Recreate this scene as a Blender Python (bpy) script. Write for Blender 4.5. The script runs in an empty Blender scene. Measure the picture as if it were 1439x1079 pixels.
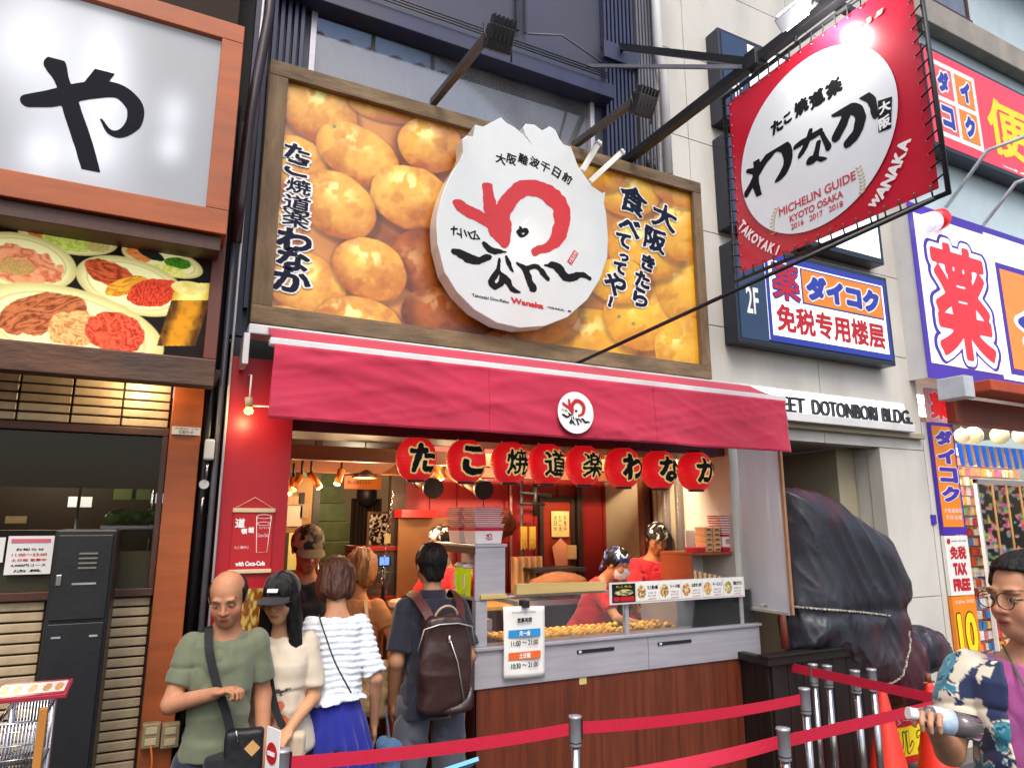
import bpy, bmesh, math, random
import numpy as np
from mathutils import Vector, Matrix

S = bpy.context.scene
COL = S.collection
# ------------------------------------------------------------------ camera, world, sun, exposure
CF, CCX, CCY = 960.0, 719.5, 539.5            # focal length and centre, in pixels of the 1439 px wide photograph
YAW, PITCH = math.radians(27.1), math.radians(11.5)
CAM = Vector((0.0, -3.6, 1.8))
cd = bpy.data.cameras.new('camera'); cam = bpy.data.objects.new('camera', cd); COL.objects.link(cam)
cam.location = CAM; cam.rotation_euler = (math.pi/2 + PITCH, 0, -YAW)
cd.sensor_width = 36.0; cd.lens = CF/1439*36.0; cd.clip_start = 0.05; cd.clip_end = 500
S.camera = cam
W = bpy.data.worlds.new('World'); S.world = W; W.use_nodes = True
wn = W.node_tree.nodes; wl = W.node_tree.links
sky = wn.new('ShaderNodeTexSky'); sky.sky_type = 'NISHITA'; sky.sun_disc = False
SUN_EL, SUN_AZ = math.radians(55), math.radians(200)
sky.sun_elevation = SUN_EL; sky.sun_rotation = SUN_AZ
sky.air_density = 1.2; sky.dust_density = 4.0; sky.ozone_density = 1.0
wl.new(sky.outputs[0], wn['Background'].inputs[0]); wn['Background'].inputs[1].default_value = 0.15
sl = bpy.data.lights.new('sun', 'SUN'); sun = bpy.data.objects.new('sun', sl); COL.objects.link(sun)
sl.energy = 0.9; sl.angle = math.radians(30); sl.color = (1.0, 0.95, 0.9)
sun.location = (0, -8, 12)
_sd = Vector((math.sin(SUN_AZ)*math.cos(SUN_EL), math.cos(SUN_AZ)*math.cos(SUN_EL), math.sin(SUN_EL)))
sun.rotation_euler = _sd.to_track_quat('Z', 'Y').to_euler()
S.view_settings.view_transform = 'Standard'; S.view_settings.look = 'None'
S.view_settings.exposure = 0.7; S.view_settings.gamma = 1.0
S.cycles.max_bounces = 8; S.cycles.transparent_max_bounces = 12
S.cycles.caustics_reflective = False; S.cycles.caustics_refractive = False
S.cycles.sample_clamp_indirect = 6.0
S.cycles.use_denoising = True

# ------------------------------------------------------------------ measuring from the photograph
_fw = Vector((math.sin(YAW)*math.cos(PITCH), math.cos(YAW)*math.cos(PITCH), math.sin(PITCH)))
_rt = Vector((math.cos(YAW), -math.sin(YAW), 0))
_up = _rt.cross(_fw)
def ray(px, py): return _fw + _rt*((px-CCX)/CF) - _up*((py-CCY)/CF)
def at(px, py, Y):
    d = ray(px, py); return CAM + d*((Y-CAM.y)/d.y)
def atx(px, py, X):
    d = ray(px, py); return CAM + d*((X-CAM.x)/d.x)
def atd(px, py, D):
    d = ray(px, py); return CAM + d*D
def rect(a, b, Y):
    """x0, x1, z0, z1 of a facade-parallel rectangle from its top-left and bottom-right corners"""
    p, q = at(a[0], a[1], Y), at(b[0], b[1], Y)
    return p.x, q.x, q.z, p.z

# ------------------------------------------------------------------ materials
def hx(h):
    h = h.lstrip('#'); v = [int(h[i:i+2], 16)/255 for i in (0, 2, 4)]
    return tuple(c/12.92 if c <= .04045 else ((c+.055)/1.055)**2.4 for c in v)
MATS = {}
def mat(name, col, rough=.5, metal=0., var=.12, scale=6., bump=.0, bscale=60., coat=0., emit=None, es=1., stretch=None,
        col2=None, dirt=0., spec=.5, sheen=0., trans=0., alpha=1., rvar=.12, sss=0.):
    if name in MATS: return MATS[name]
    if isinstance(col, str): col = hx(col)
    m = bpy.data.materials.new(name); m.use_nodes = True; MATS[name] = m
    n, l = m.node_tree.nodes, m.node_tree.links
    b = n['Principled BSDF']
    tc = n.new('ShaderNodeTexCoord'); mp = n.new('ShaderNodeMapping'); l.new(tc.outputs['Object'], mp.inputs[0])
    if stretch: mp.inputs['Scale'].default_value = stretch
    no = n.new('ShaderNodeTexNoise'); no.inputs['Scale'].default_value = scale; no.inputs['Detail'].default_value = 6
    no.inputs['Roughness'].default_value = .6; l.new(mp.outputs[0], no.inputs[0])
    mx = n.new('ShaderNodeMix'); mx.data_type = 'RGBA'
    if col2 is None:
        c1 = [max(0, c*(1-var)) for c in col]; c2 = [min(1, c*(1+var)) for c in col]
    else: c1, c2 = col, (hx(col2) if isinstance(col2, str) else col2)
    mx.inputs[6].default_value = (*c1, 1); mx.inputs[7].default_value = (*c2, 1)
    rp = n.new('ShaderNodeMapRange'); rp.inputs[1].default_value = .32; rp.inputs[2].default_value = .68
    l.new(no.outputs[0], rp.inputs[0]); l.new(rp.outputs[0], mx.inputs[0])
    last = mx.outputs[2]
    if dirt:
        nd = n.new('ShaderNodeTexNoise'); nd.inputs['Scale'].default_value = 2.3; nd.inputs['Detail'].default_value = 8
        mp2 = n.new('ShaderNodeMapping'); mp2.inputs['Scale'].default_value = (1, 1, .35); l.new(tc.outputs['Object'], mp2.inputs[0])
        l.new(mp2.outputs[0], nd.inputs[0])
        rd = n.new('ShaderNodeMapRange'); rd.inputs[1].default_value = .42; rd.inputs[2].default_value = .72; rd.inputs[4].default_value = dirt
        l.new(nd.outputs[0], rd.inputs[0])
        m2 = n.new('ShaderNodeMix'); m2.data_type = 'RGBA'; m2.inputs[7].default_value = (.05, .045, .04, 1)
        l.new(rd.outputs[0], m2.inputs[0]); l.new(last, m2.inputs[6]); last = m2.outputs[2]
    l.new(last, b.inputs['Base Color'])
    rr = n.new('ShaderNodeMapRange'); rr.inputs[3].default_value = max(.02, rough*(1-rvar)); rr.inputs[4].default_value = min(1, rough*(1+rvar))
    l.new(no.outputs[0], rr.inputs[0]); l.new(rr.outputs[0], b.inputs['Roughness'])
    b.inputs['Metallic'].default_value = metal; b.inputs['Coat Weight'].default_value = coat
    b.inputs['Specular IOR Level'].default_value = spec; b.inputs['Sheen Weight'].default_value = sheen
    b.inputs['Transmission Weight'].default_value = trans; b.inputs['Alpha'].default_value = alpha
    if sss: b.inputs['Subsurface Weight'].default_value = sss; b.inputs['Subsurface Radius'].default_value = (.01, .004, .002)
    if emit is not None:
        e = hx(emit) if isinstance(emit, str) else emit
        b.inputs['Emission Color'].default_value = (*e, 1); b.inputs['Emission Strength'].default_value = es
    if bump:
        nb = n.new('ShaderNodeTexNoise'); nb.inputs['Scale'].default_value = bscale; nb.inputs['Detail'].default_value = 5
        l.new(mp.outputs[0], nb.inputs[0])
        bp = n.new('ShaderNodeBump'); bp.inputs['Strength'].default_value = bump; bp.inputs['Distance'].default_value = .01
        l.new(nb.outputs[0], bp.inputs['Height']); l.new(bp.outputs[0], b.inputs['Normal'])
    return m
def vmat(name, rough=.5, emit=0., coat=0., bump=0., bscale=80., sheen=0., sss=0., spec=.5):
    """colour from the mesh's own colour attribute (printed pictures, patterned cloth, skin)"""
    if name in MATS: return MATS[name]
    m = bpy.data.materials.new(name); m.use_nodes = True; MATS[name] = m
    n, l = m.node_tree.nodes, m.node_tree.links; b = n['Principled BSDF']
    a = n.new('ShaderNodeAttribute'); a.attribute_name = 'Col'
    l.new(a.outputs['Color'], b.inputs['Base Color'])
    if emit: l.new(a.outputs['Color'], b.inputs['Emission Color']); b.inputs['Emission Strength'].default_value = emit
    tc = n.new('ShaderNodeTexCoord'); nb = n.new('ShaderNodeTexNoise'); nb.inputs['Scale'].default_value = bscale; nb.inputs['Detail'].default_value = 5
    l.new(tc.outputs['Object'], nb.inputs[0])
    rr = n.new('ShaderNodeMapRange'); rr.inputs[3].default_value = rough*.85; rr.inputs[4].default_value = min(1, rough*1.15)
    l.new(nb.outputs[0], rr.inputs[0]); l.new(rr.outputs[0], b.inputs['Roughness'])
    if bump:
        bp = n.new('ShaderNodeBump'); bp.inputs['Strength'].default_value = bump; bp.inputs['Distance'].default_value = .01
        l.new(nb.outputs[0], bp.inputs['Height']); l.new(bp.outputs[0], b.inputs['Normal'])
    b.inputs['Coat Weight'].default_value = coat; b.inputs['Sheen Weight'].default_value = sheen; b.inputs['Specular IOR Level'].default_value = spec
    if sss: b.inputs['Subsurface Weight'].default_value = sss; b.inputs['Subsurface Radius'].default_value = (.012, .004, .002); b.inputs['Subsurface Scale'].default_value = 1.0
    return m
def glassmat(name, tint=(.9, .95, .95), refl=1.0, opacity=.0, opcol=(.3, .3, .3), rough=.02, transl=0.):
    """thin pane: mostly see-through, fresnel reflection, optional milky layer"""
    if name in MATS: return MATS[name]
    m = bpy.data.materials.new(name); m.use_nodes = True; MATS[name] = m
    n, l = m.node_tree.nodes, m.node_tree.links
    n.remove(n['Principled BSDF']); out = n['Material Output']
    t = n.new('ShaderNodeBsdfTransparent'); t.inputs[0].default_value = (*tint, 1)
    g = n.new('ShaderNodeBsdfGlossy'); g.inputs['Roughness'].default_value = rough
    d = n.new('ShaderNodeBsdfDiffuse'); d.inputs[0].default_value = (*opcol, 1)
    if transl:
        tr = n.new('ShaderNodeBsdfTranslucent'); tr.inputs[0].default_value = (*opcol, 1); dm = n.new('ShaderNodeMixShader'); dm.inputs[0].default_value = transl
        l.new(d.outputs[0], dm.inputs[1]); l.new(tr.outputs[0], dm.inputs[2]); d = dm
    tc = n.new('ShaderNodeTexCoord'); no = n.new('ShaderNodeTexNoise'); no.inputs['Scale'].default_value = 3; no.inputs['Detail'].default_value = 6
    l.new(tc.outputs['Object'], no.inputs[0])
    om = n.new('ShaderNodeMath'); om.operation = 'MULTIPLY'; om.inputs[1].default_value = opacity*2; l.new(no.outputs[0], om.inputs[0])
    m1 = n.new('ShaderNodeMixShader'); l.new(om.outputs[0], m1.inputs[0]); l.new(t.outputs[0], m1.inputs[1]); l.new(d.outputs[0], m1.inputs[2])
    f = n.new('ShaderNodeFresnel'); f.inputs[0].default_value = 1.5
    fm = n.new('ShaderNodeMath'); fm.operation = 'MULTIPLY'; fm.inputs[1].default_value = refl; fm.use_clamp = True; l.new(f.outputs[0], fm.inputs[0])
    m2 = n.new('ShaderNodeMixShader'); l.new(fm.outputs[0], m2.inputs[0]); l.new(m1.outputs[0], m2.inputs[1]); l.new(g.outputs[0], m2.inputs[2])
    l.new(m2.outputs[0], out.inputs[0])
    return m

# ------------------------------------------------------------------ objects
def mk(name, me, parent=None):
    o = bpy.data.objects.new(name, me); COL.objects.link(o)
    if parent is not None: o.parent = parent
    return o
def thing(name, label, cat, loc=(0, 0, 0), rz=0., group=None):
    o = mk(name, None); o.location = loc; o.rotation_euler = (0, 0, rz); o.empty_display_size = .1
    o['label'] = label; o['category'] = cat
    if group: o['group'] = group
    return o
def tag(o, label, cat, group=None):
    o['label'] = label; o['category'] = cat
    if group: o['group'] = group
    return o
def kids(o): return [c for c in COL.objects if c.parent == o]
_kid = {}
def dup(root, loc=None, rz=None, label=None, group=None, scale=None):
    r = root.copy(); COL.objects.link(r)
    if loc is not None: r.location = loc
    if rz is not None: r.rotation_euler = (0, 0, rz)
    if scale: r.scale = (scale,)*3
    if label: r['label'] = label
    if group: r['group'] = group
    for ch in root.children:
        c = ch.copy(); COL.objects.link(c); c.parent = r
        for g in ch.children:
            d = g.copy(); COL.objects.link(d); d.parent = c
    return r
def wloc(o):
    v = Vector((0, 0, 0))
    while o is not None: v = v + o.location; o = o.parent
    return v
def np_mesh(name, V, F, smooth=False, cols=None):
    """V (n,3) array; F list of index lists or an (m,k) array"""
    me = bpy.data.meshes.new(name)
    V = np.asarray(V, dtype=np.float32)
    if isinstance(F, np.ndarray) and F.ndim == 2:
        nf, k = F.shape
        me.vertices.add(len(V)); me.vertices.foreach_set('co', V.ravel())
        me.loops.add(nf*k); me.loops.foreach_set('vertex_index', F.astype(np.int32).ravel())
        me.polygons.add(nf); me.polygons.foreach_set('loop_start', np.arange(0, nf*k, k, dtype=np.int32))
        try: me.polygons.foreach_set('loop_total', np.full(nf, k, dtype=np.int32))
        except Exception: pass
        me.update(calc_edges=True)
    else:
        me.from_pydata([tuple(map(float, v)) for v in V], [], F); me.update()
    me.validate()
    if smooth: me.polygons.foreach_set('use_smooth', [True]*len(me.polygons))
    if cols is not None:
        at_ = me.color_attributes.new('Col', 'FLOAT_COLOR', 'POINT')
        c4 = np.ones((len(V), 4), dtype=np.float32); c4[:, :3] = cols
        at_.data.foreach_set('color', c4.ravel())
    return me
class MB:
    def __init__(s): s.v = []; s.f = []; s.sm = []
    def add(s, V, F, smooth=False):
        b = len(s.v); s.v += [tuple(map(float, v)) for v in V]; s.f += [tuple(b+i for i in f) for f in F]; s.sm += [smooth]*len(F); return s
    def box(s, x0, x1, y0, y1, z0, z1):
        if x0 > x1: x0, x1 = x1, x0
        if y0 > y1: y0, y1 = y1, y0
        if z0 > z1: z0, z1 = z1, z0
        return s.add([(x0,y0,z0),(x1,y0,z0),(x1,y1,z0),(x0,y1,z0),(x0,y0,z1),(x1,y0,z1),(x1,y1,z1),(x0,y1,z1)],
            [(0,3,2,1),(4,5,6,7),(0,1,5,4),(1,2,6,5),(2,3,7,6),(3,0,4,7)])
    def obox(s, c, ax, ay, az):
        c, ax, ay, az = map(Vector, (c, ax, ay, az)); V = []
        for k in (-1, 1):
            for i, j in ((-1,-1),(1,-1),(1,1),(-1,1)): V.append(c+ax*i+ay*j+az*k)
        F = [(0,3,2,1),(4,5,6,7),(0,1,5,4),(1,2,6,5),(2,3,7,6),(3,0,4,7)]
        if ax.cross(ay).dot(az) < 0: F = [f[::-1] for f in F]
        return s.add(V, F)
    def beam(s, p, q, w, h, up=(0, 0, 1)):
        p, q = Vector(p), Vector(q); d = (q-p); L = d.length; d.normalize(); up = Vector(up)
        sd = d.cross(up)
        if sd.length < 1e-4: sd = d.cross(Vector((1, 0, 0)))
        sd.normalize(); u = sd.cross(d)
        return s.obox((p+q)/2, d*L/2, sd*w/2, u*h/2)
    def tube(s, pts, r, n=10, cap=True, closed=False):
        pts = [Vector(p) for p in pts]; m = len(pts); rs = r if isinstance(r, (list, tuple)) else [r]*m
        V = []; prev = None
        for i, p in enumerate(pts):
            a = pts[i-1] if (i > 0 or closed) else p; b = pts[(i+1) % m] if (i < m-1 or closed) else p
            d = (b-a).normalized()
            if prev is None:
                u = d.orthogonal().normalized()
            else:
                u = prev - d*prev.dot(d); u = u.normalized() if u.length > 1e-6 else d.orthogonal().normalized()
            prev = u; w = d.cross(u)
            for k in range(n):
                t = 2*math.pi*k/n; V.append(p+(u*math.cos(t)+w*math.sin(t))*rs[i])
        F = []
        for i in range(m if closed else m-1):
            i2 = (i+1) % m
            for k in range(n): F.append((i*n+k, i*n+(k+1) % n, i2*n+(k+1) % n, i2*n+k))
        if cap and not closed: s.add(V, F, True); b = len(s.v)-len(V); s.f.append(tuple(b+k for k in range(n))[::-1]); s.f.append(tuple(b+(m-1)*n+k for k in range(n))); s.sm += [False, False]
        else: s.add(V, F, True)
        return s
    def lathe(s, prof, n=24, c=(0, 0, 0), axis='z'):
        V = []; c = Vector(c)
        for r, z in prof:
            for k in range(n):
                t = 2*math.pi*k/n; x, y = r*math.cos(t), r*math.sin(t)
                V.append(c+(Vector((x, y, z)) if axis == 'z' else Vector((x, -z, y)) if axis == 'y' else Vector((z, x, y))))
        F = []
        for i in range(len(prof)-1):
            for k in range(n): F.append((i*n+k, i*n+(k+1) % n, (i+1)*n+(k+1) % n, (i+1)*n+k))
        s.add(V, F, True)
        b = len(s.v)-len(V)
        if prof[0][0] > 1e-5: s.f.append(tuple(b+k for k in range(n))[::-1]); s.sm.append(False)
        if prof[-1][0] > 1e-5: s.f.append(tuple(b+(len(prof)-1)*n+k for k in range(n))); s.sm.append(False)
        return s
    def prism(s, poly, fn0, fn1):
        """poly of (a,b); fn0/fn1 map (a,b) to front/back 3D points"""
        n = len(poly); V = [fn0(*p) for p in poly]+[fn1(*p) for p in poly]
        F = [tuple(range(n)), tuple(range(2*n-1, n-1, -1))]+[(i, i+n, (i+1) % n+n, (i+1) % n) for i in range(n)]
        return s.add(V, F)
    def grid(s, fn, nu, nv, smooth=True, thick=None):
        V = [fn(i/nu, j/nv) for j in range(nv+1) for i in range(nu+1)]
        F = [(j*(nu+1)+i, j*(nu+1)+i+1, (j+1)*(nu+1)+i+1, (j+1)*(nu+1)+i) for j in range(nv) for i in range(nu)]
        return s.add(V, F, smooth)
    def build(s, name, m, parent=None, bevel=0., seg=2, solid=0.):
        off = wloc(parent) if parent is not None else Vector((0, 0, 0))
        me = bpy.data.meshes.new(name)
        me.from_pydata([(v[0]-off.x, v[1]-off.y, v[2]-off.z) for v in s.v], [], s.f)
        me.polygons.foreach_set('use_smooth', s.sm); me.update()
        me.materials.append(m)
        o = mk(name, me, parent)
        if solid: md = o.modifiers.new('solid', 'SOLIDIFY'); md.thickness = solid; md.offset = 0
        if bevel: md = o.modifiers.new('bevel', 'BEVEL'); md.width = bevel; md.segments = seg; md.limit_method = 'ANGLE'; md.angle_limit = math.radians(50); md.harden_normals = False
        return o
def box(name, m, parent, x0, x1, y0, y1, z0, z1, bevel=0.):
    return MB().box(x0, x1, y0, y1, z0, z1).build(name, m, parent, bevel)
def struct(o): o['kind'] = 'structure'; return o
def stuff(o): o['kind'] = 'stuff'; return o

# ------------------------------------------------------------------ numpy noise
_rs = np.random.RandomState(5); _lat = _rs.rand(32, 32, 32).astype(np.float32)
def vnoise(p):
    p = np.asarray(p, dtype=np.float32); i = np.floor(p).astype(np.int64); f = p-i; f = f*f*(3-2*f); i &= 31; j = (i+1) & 31
    x0, y0, z0 = i[..., 0], i[..., 1], i[..., 2]; x1, y1, z1 = j[..., 0], j[..., 1], j[..., 2]; fx, fy, fz = f[..., 0], f[..., 1], f[..., 2]
    L = _lat
    a = L[x0,y0,z0]*(1-fx)+L[x1,y0,z0]*fx; b = L[x0,y1,z0]*(1-fx)+L[x1,y1,z0]*fx
    c = L[x0,y0,z1]*(1-fx)+L[x1,y0,z1]*fx; d = L[x0,y1,z1]*(1-fx)+L[x1,y1,z1]*fx
    return (a*(1-fy)+b*fy)*(1-fz)+(c*(1-fy)+d*fy)*fz
def fbm(p, o=4):
    p = np.asarray(p, dtype=np.float32)
    v = 0; a = .5; t = 0
    for k in range(o): v = v+a*vnoise(p*(2**k)+k*7.3); t += a; a *= .5
    return v/t
def n2(u, v, s=1., o=4, seed=0.): return fbm(np.stack([u*s, v*s, np.zeros_like(u)+seed], -1), o)

# ------------------------------------------------------------------ lettering: outlines -> distance field -> sheet
_glyph = {}
def glyph(s):
    """segments (n,4) of the outline of a string set in Blender's own font, em height 1"""
    if s in _glyph: return _glyph[s]
    cu = bpy.data.curves.new('t', 'FONT'); cu.body = s; cu.size = 1; cu.resolution_u = 4
    o = bpy.data.objects.new('t', cu); COL.objects.link(o)
    me = bpy.data.meshes.new_from_object(o.evaluated_get(bpy.context.evaluated_depsgraph_get()))
    bpy.data.objects.remove(o); bpy.data.curves.remove(cu)
    cnt = {}
    for p in me.polygons:
        for k in p.edge_keys: cnt[k] = cnt.get(k, 0)+1
    v = [(q.co.x, q.co.y) for q in me.vertices]
    seg = np.array([(*v[a], *v[b]) for (a, b), c in cnt.items() if c == 1], dtype=np.float64)
    bpy.data.meshes.remove(me)
    _glyph[s] = seg; return seg
def sd_outline(seg, P):
    d2 = np.full(len(P), 1e9); ins = np.zeros(len(P), dtype=bool)
    x, y = P[:, 0], P[:, 1]
    for ax, ay, bx, by in seg:
        ex, ey = bx-ax, by-ay; L = ex*ex+ey*ey+1e-12
        t = np.clip(((x-ax)*ex+(y-ay)*ey)/L, 0, 1); dx = x-ax-t*ex; dy = y-ay-t*ey
        np.minimum(d2, dx*dx+dy*dy, out=d2)
        if abs(ey) > 1e-9:
            c = ((ay > y) != (by > y)); xi = ax+(y-ay)*ex/ey; ins ^= (c & (x < xi))
    d = np.sqrt(d2); return np.where(ins, -d, d)
def catmull(pts, k=8):
    P = [np.array(p, dtype=float) for p in pts]; P = [2*P[0]-P[1]]+P+[2*P[-1]-P[-2]]; out = []
    for i in range(1, len(P)-2):
        for j in range(k):
            t = j/k; out.append(.5*((2*P[i])+(P[i+1]-P[i-1])*t+(2*P[i-1]-5*P[i]+4*P[i+1]-P[i+2])*t*t+(3*P[i]-P[i-1]-3*P[i+1]+P[i+2])*t**3))
    out.append(P[-2]); return out
def sd_strokes(strokes, P, dry=0., seed=0.):
    d = np.full(len(P), 1e9); x, y = P[:, 0], P[:, 1]
    for st in strokes:
        c = catmull(st, 6)
        for a, b in zip(c[:-1], c[1:]):
            ex, ey = b[0]-a[0], b[1]-a[1]; L = ex*ex+ey*ey+1e-12
            t = np.clip(((x-a[0])*ex+(y-a[1])*ey)/L, 0, 1)
            q = np.hypot(x-a[0]-t*ex, y-a[1]-t*ey)-(a[2]+(b[2]-a[2])*t)
            np.minimum(d, q, out=d)
    return d
class Art:
    """a flat shape: distance function over a box, evaluated lazily on a raster"""
    def __init__(s, fn, x0, y0, x1, y1): s.fn = fn; s.b = (x0, y0, x1, y1)
def text_art(t, rough=0., rs=14., seed=0., stroke=None, slant=0.):
    seg = stroke if stroke is not None else glyph(t)
    if slant: seg = seg.copy(); seg[:, 0] += slant*seg[:, 1]; seg[:, 2] += slant*seg[:, 3]
    x0 = min(seg[:, 0].min(), seg[:, 2].min()); x1 = max(seg[:, 0].max(), seg[:, 2].max())
    y0 = min(seg[:, 1].min(), seg[:, 3].min()); y1 = max(seg[:, 1].max(), seg[:, 3].max())
    def fn(P):
        Q = P
        if rough:
            w = np.stack([P[:, 0]*rs*.35, P[:, 1]*rs*.35, np.zeros(len(P))+seed], -1)
            Q = P+np.stack([fbm(w, 2)-.5, fbm(w+9.1, 2)-.5], -1)*rough*1.6
        d = sd_outline(seg, Q)
        if rough: d = d+(fbm(np.stack([P[:, 0]*rs, P[:, 1]*rs, np.zeros(len(P))+seed+3], -1), 3)-.5)*rough
        return d
    return Art(fn, x0, y0, x1, y1)
def stroke_art(strokes, rough=.0, rs=12., seed=0., b=(0, 0, 1, 1)):
    def fn(P):
        d = sd_strokes(strokes, P)
        if rough:
            d = d+(fbm(np.stack([P[:, 0]*rs, P[:, 1]*rs, np.zeros(len(P))+seed], -1), 4)-.5)*rough
        return d
    return Art(fn, *b)
def art_sheet(art, bold, res, mapfn, merge=True, clip=None):
    """verts and faces of {d < bold}; mapfn((n,2)) -> (n,3); res = cells per unit"""
    x0, y0, x1, y1 = art.b; m = bold+2.5/res; x0 -= m; y0 -= m; x1 += m; y1 += m
    nx, ny = max(2, int((x1-x0)*res)), max(2, int((y1-y0)*res))
    xs = np.linspace(x0, x1, nx+1); ys = np.linspace(y0, y1, ny+1)
    X, Y = np.meshgrid(xs, ys); P = np.stack([X.ravel(), Y.ravel()], -1)
    D = art.fn(P).reshape(ny+1, nx+1)-bold
    if clip is not None: D = np.maximum(D, clip(P).reshape(ny+1, nx+1))
    D[0, :] = D[-1, :] = 1; D[:, 0] = D[:, -1] = 1
    I = D < 0
    c = I[:-1, :-1].astype(int)+I[:-1, 1:]+I[1:, 1:]+I[1:, :-1]
    V = []; F = []; vid = {}
    def corner(j, i):
        k = (j, i)
        if k not in vid: vid[k] = len(V); V.append((xs[i], ys[j]))
        return vid[k]
    def cross(j0, i0, j1, i1):
        k = (j0, i0, j1, i1) if (j0, i0) < (j1, i1) else (j1, i1, j0, i0)
        if k not in vid:
            a, b = D[j0, i0], D[j1, i1]; t = a/(a-b)
            vid[k] = len(V); V.append((xs[i0]+(xs[i1]-xs[i0])*t, ys[j0]+(ys[j1]-ys[j0])*t))
        return vid[k]
    for j in range(ny):
        row = c[j]; full = np.where(row == 4)[0]
        if merge and len(full):
            sp = np.split(full, np.where(np.diff(full) > 1)[0]+1)
            for r in sp: F.append((corner(j, r[0]), corner(j, r[-1]+1), corner(j+1, r[-1]+1), corner(j+1, r[0])))
        else:
            for i in full: F.append((corner(j, i), corner(j, i+1), corner(j+1, i+1), corner(j+1, i)))
    for j, i in zip(*np.where((c > 0) & (c < 4))):
        cs = ((j, i), (j, i+1), (j+1, i+1), (j+1, i)); f = []
        for k in range(4):
            a, b = cs[k], cs[(k+1) % 4]
            if I[a]: f.append(corner(*a))
            if I[a] != I[b]: f.append(cross(*a, *b))
        if len(f) > 2: F.append(tuple(f))
    if not V: return np.zeros((0, 3)), []
    return mapfn(np.array(V)), F
class Sheets:
    def __init__(s): s.V = []; s.F = []; s.n = 0
    def add(s, V, F):
        if len(V) == 0: return s
        s.V.append(np.asarray(V)); s.F += [tuple(s.n+i for i in f) for f in F]; s.n += len(V); return s
    def build(s, name, m, parent=None):
        off = wloc(parent) if parent is not None else Vector((0, 0, 0))
        V = np.concatenate(s.V)-np.array(off)
        me = bpy.data.meshes.new(name); me.from_pydata(V.tolist(), [], s.F); me.update(); me.materials.append(m)
        return mk(name, me, parent)
def fit(art, x0, x1, y0, y1, O, U, Vv, rot=0., keep=False, bend=None):
    """map the art's box onto a rectangle (in metres) of the plane O + a*U + b*V"""
    ax0, ay0, ax1, ay1 = art.b; O, U, Vv = map(lambda q: np.array(q, dtype=float), (O, U, Vv))
    sx, sy = (x1-x0)/(ax1-ax0), (y1-y0)/(ay1-ay0)
    if keep: sx = sy = min(sx, sy)
    cx, cy = (x0+x1)/2, (y0+y1)/2; mx, my = (ax0+ax1)/2, (ay0+ay1)/2
    cr, sr = math.cos(rot), math.sin(rot)
    def fn(Q):
        a = (Q[:, 0]-mx)*sx; b = (Q[:, 1]-my)*sy
        a, b = cx+a*cr-b*sr, cy+a*sr+b*cr
        return O+a[:, None]*U+b[:, None]*Vv
    return fn, (abs(sx)+abs(sy))/2
def words(name, t, m, parent, x0, x1, z0, z1, Y=0., bold=0., res=40, rough=0., rot=0., O=None, U=(1, 0, 0), V=(0, 0, 1), keep=False,
          out=None, outm=None, vertical=False, seed=0., slant=0., gap=.0015, clip=None):
    """lettering that fills a rectangle. Facade plane y=Y by default. bold/out in metres"""
    if O is None: O = (0, Y, 0)
    nrm = np.cross(np.array(U, float), np.array(V, float))
    jobs = []
    if vertical:
        n = len(t); h = (z1-z0)/n
        for i, ch in enumerate(t):
            g = h*.06; jobs.append((ch, x0, x1, z1-(i+1)*h+g, z1-i*h-g))
    else: jobs.append((t, x0, x1, z0, z1))
    top, low = Sheets(), Sheets()
    for i, (ch, a, b, c, d) in enumerate(jobs):
        ar = text_art(ch, rough, seed=seed+i*2.7, slant=slant)
        kp = keep
        fn, sc = fit(ar, a+bold, b-bold, c+bold, d-bold, O, U, V, rot, kp)
        top.add(*art_sheet(ar, bold/sc, res, fn))
        if out:
            f2, _ = fit(ar, a+bold, b-bold, c+bold, d-bold, np.array(O, float)-nrm*gap, U, V, rot, kp)
            low.add(*art_sheet(ar, (bold+out)/sc, res, f2))
    o = top.build(name, m, parent)
    if out: low.build('letter_border', outm, parent)
    return o
def paint(name, x0, x1, z0, z1, Y, nx, nz, fn, m, parent, O=None, U=(1, 0, 0), V=(0, 0, 1), back=0.):
    """a printed picture: fn(u,v) -> (n,3) linear colour, u to the right, v up, 0..1"""
    if O is None: O = (0, Y, 0)
    O, U, V = map(lambda q: np.array(q, dtype=float), (O, U, V))
    u, v = np.meshgrid(np.linspace(0, 1, nx+1), np.linspace(0, 1, nz+1)); u, v = u.ravel(), v.ravel()
    off = wloc(parent) if parent is not None else Vector((0, 0, 0))
    P = O+(x0+(x1-x0)*u)[:, None]*U+(z0+(z1-z0)*v)[:, None]*V-np.array(off)
    i, j = np.meshgrid(np.arange(nx), np.arange(nz)); i, j = i.ravel(), j.ravel(); w = nx+1
    F = np.stack([j*w+i, j*w+i+1, (j+1)*w+i+1, (j+1)*w+i], -1)
    me = np_mesh(name, P, F, cols=np.clip(fn(u, v), 0, 1)); me.materials.append(m)
    return mk(name, me, parent)
def sm(a, b, x):
    t = np.clip((x-a)/(b-a+1e-9), 0, 1); return t*t*(3-2*t)
def lerp(a, b, t): return a+(b-a)*t[:, None] if isinstance(t, np.ndarray) else a+(b-a)*t
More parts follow.
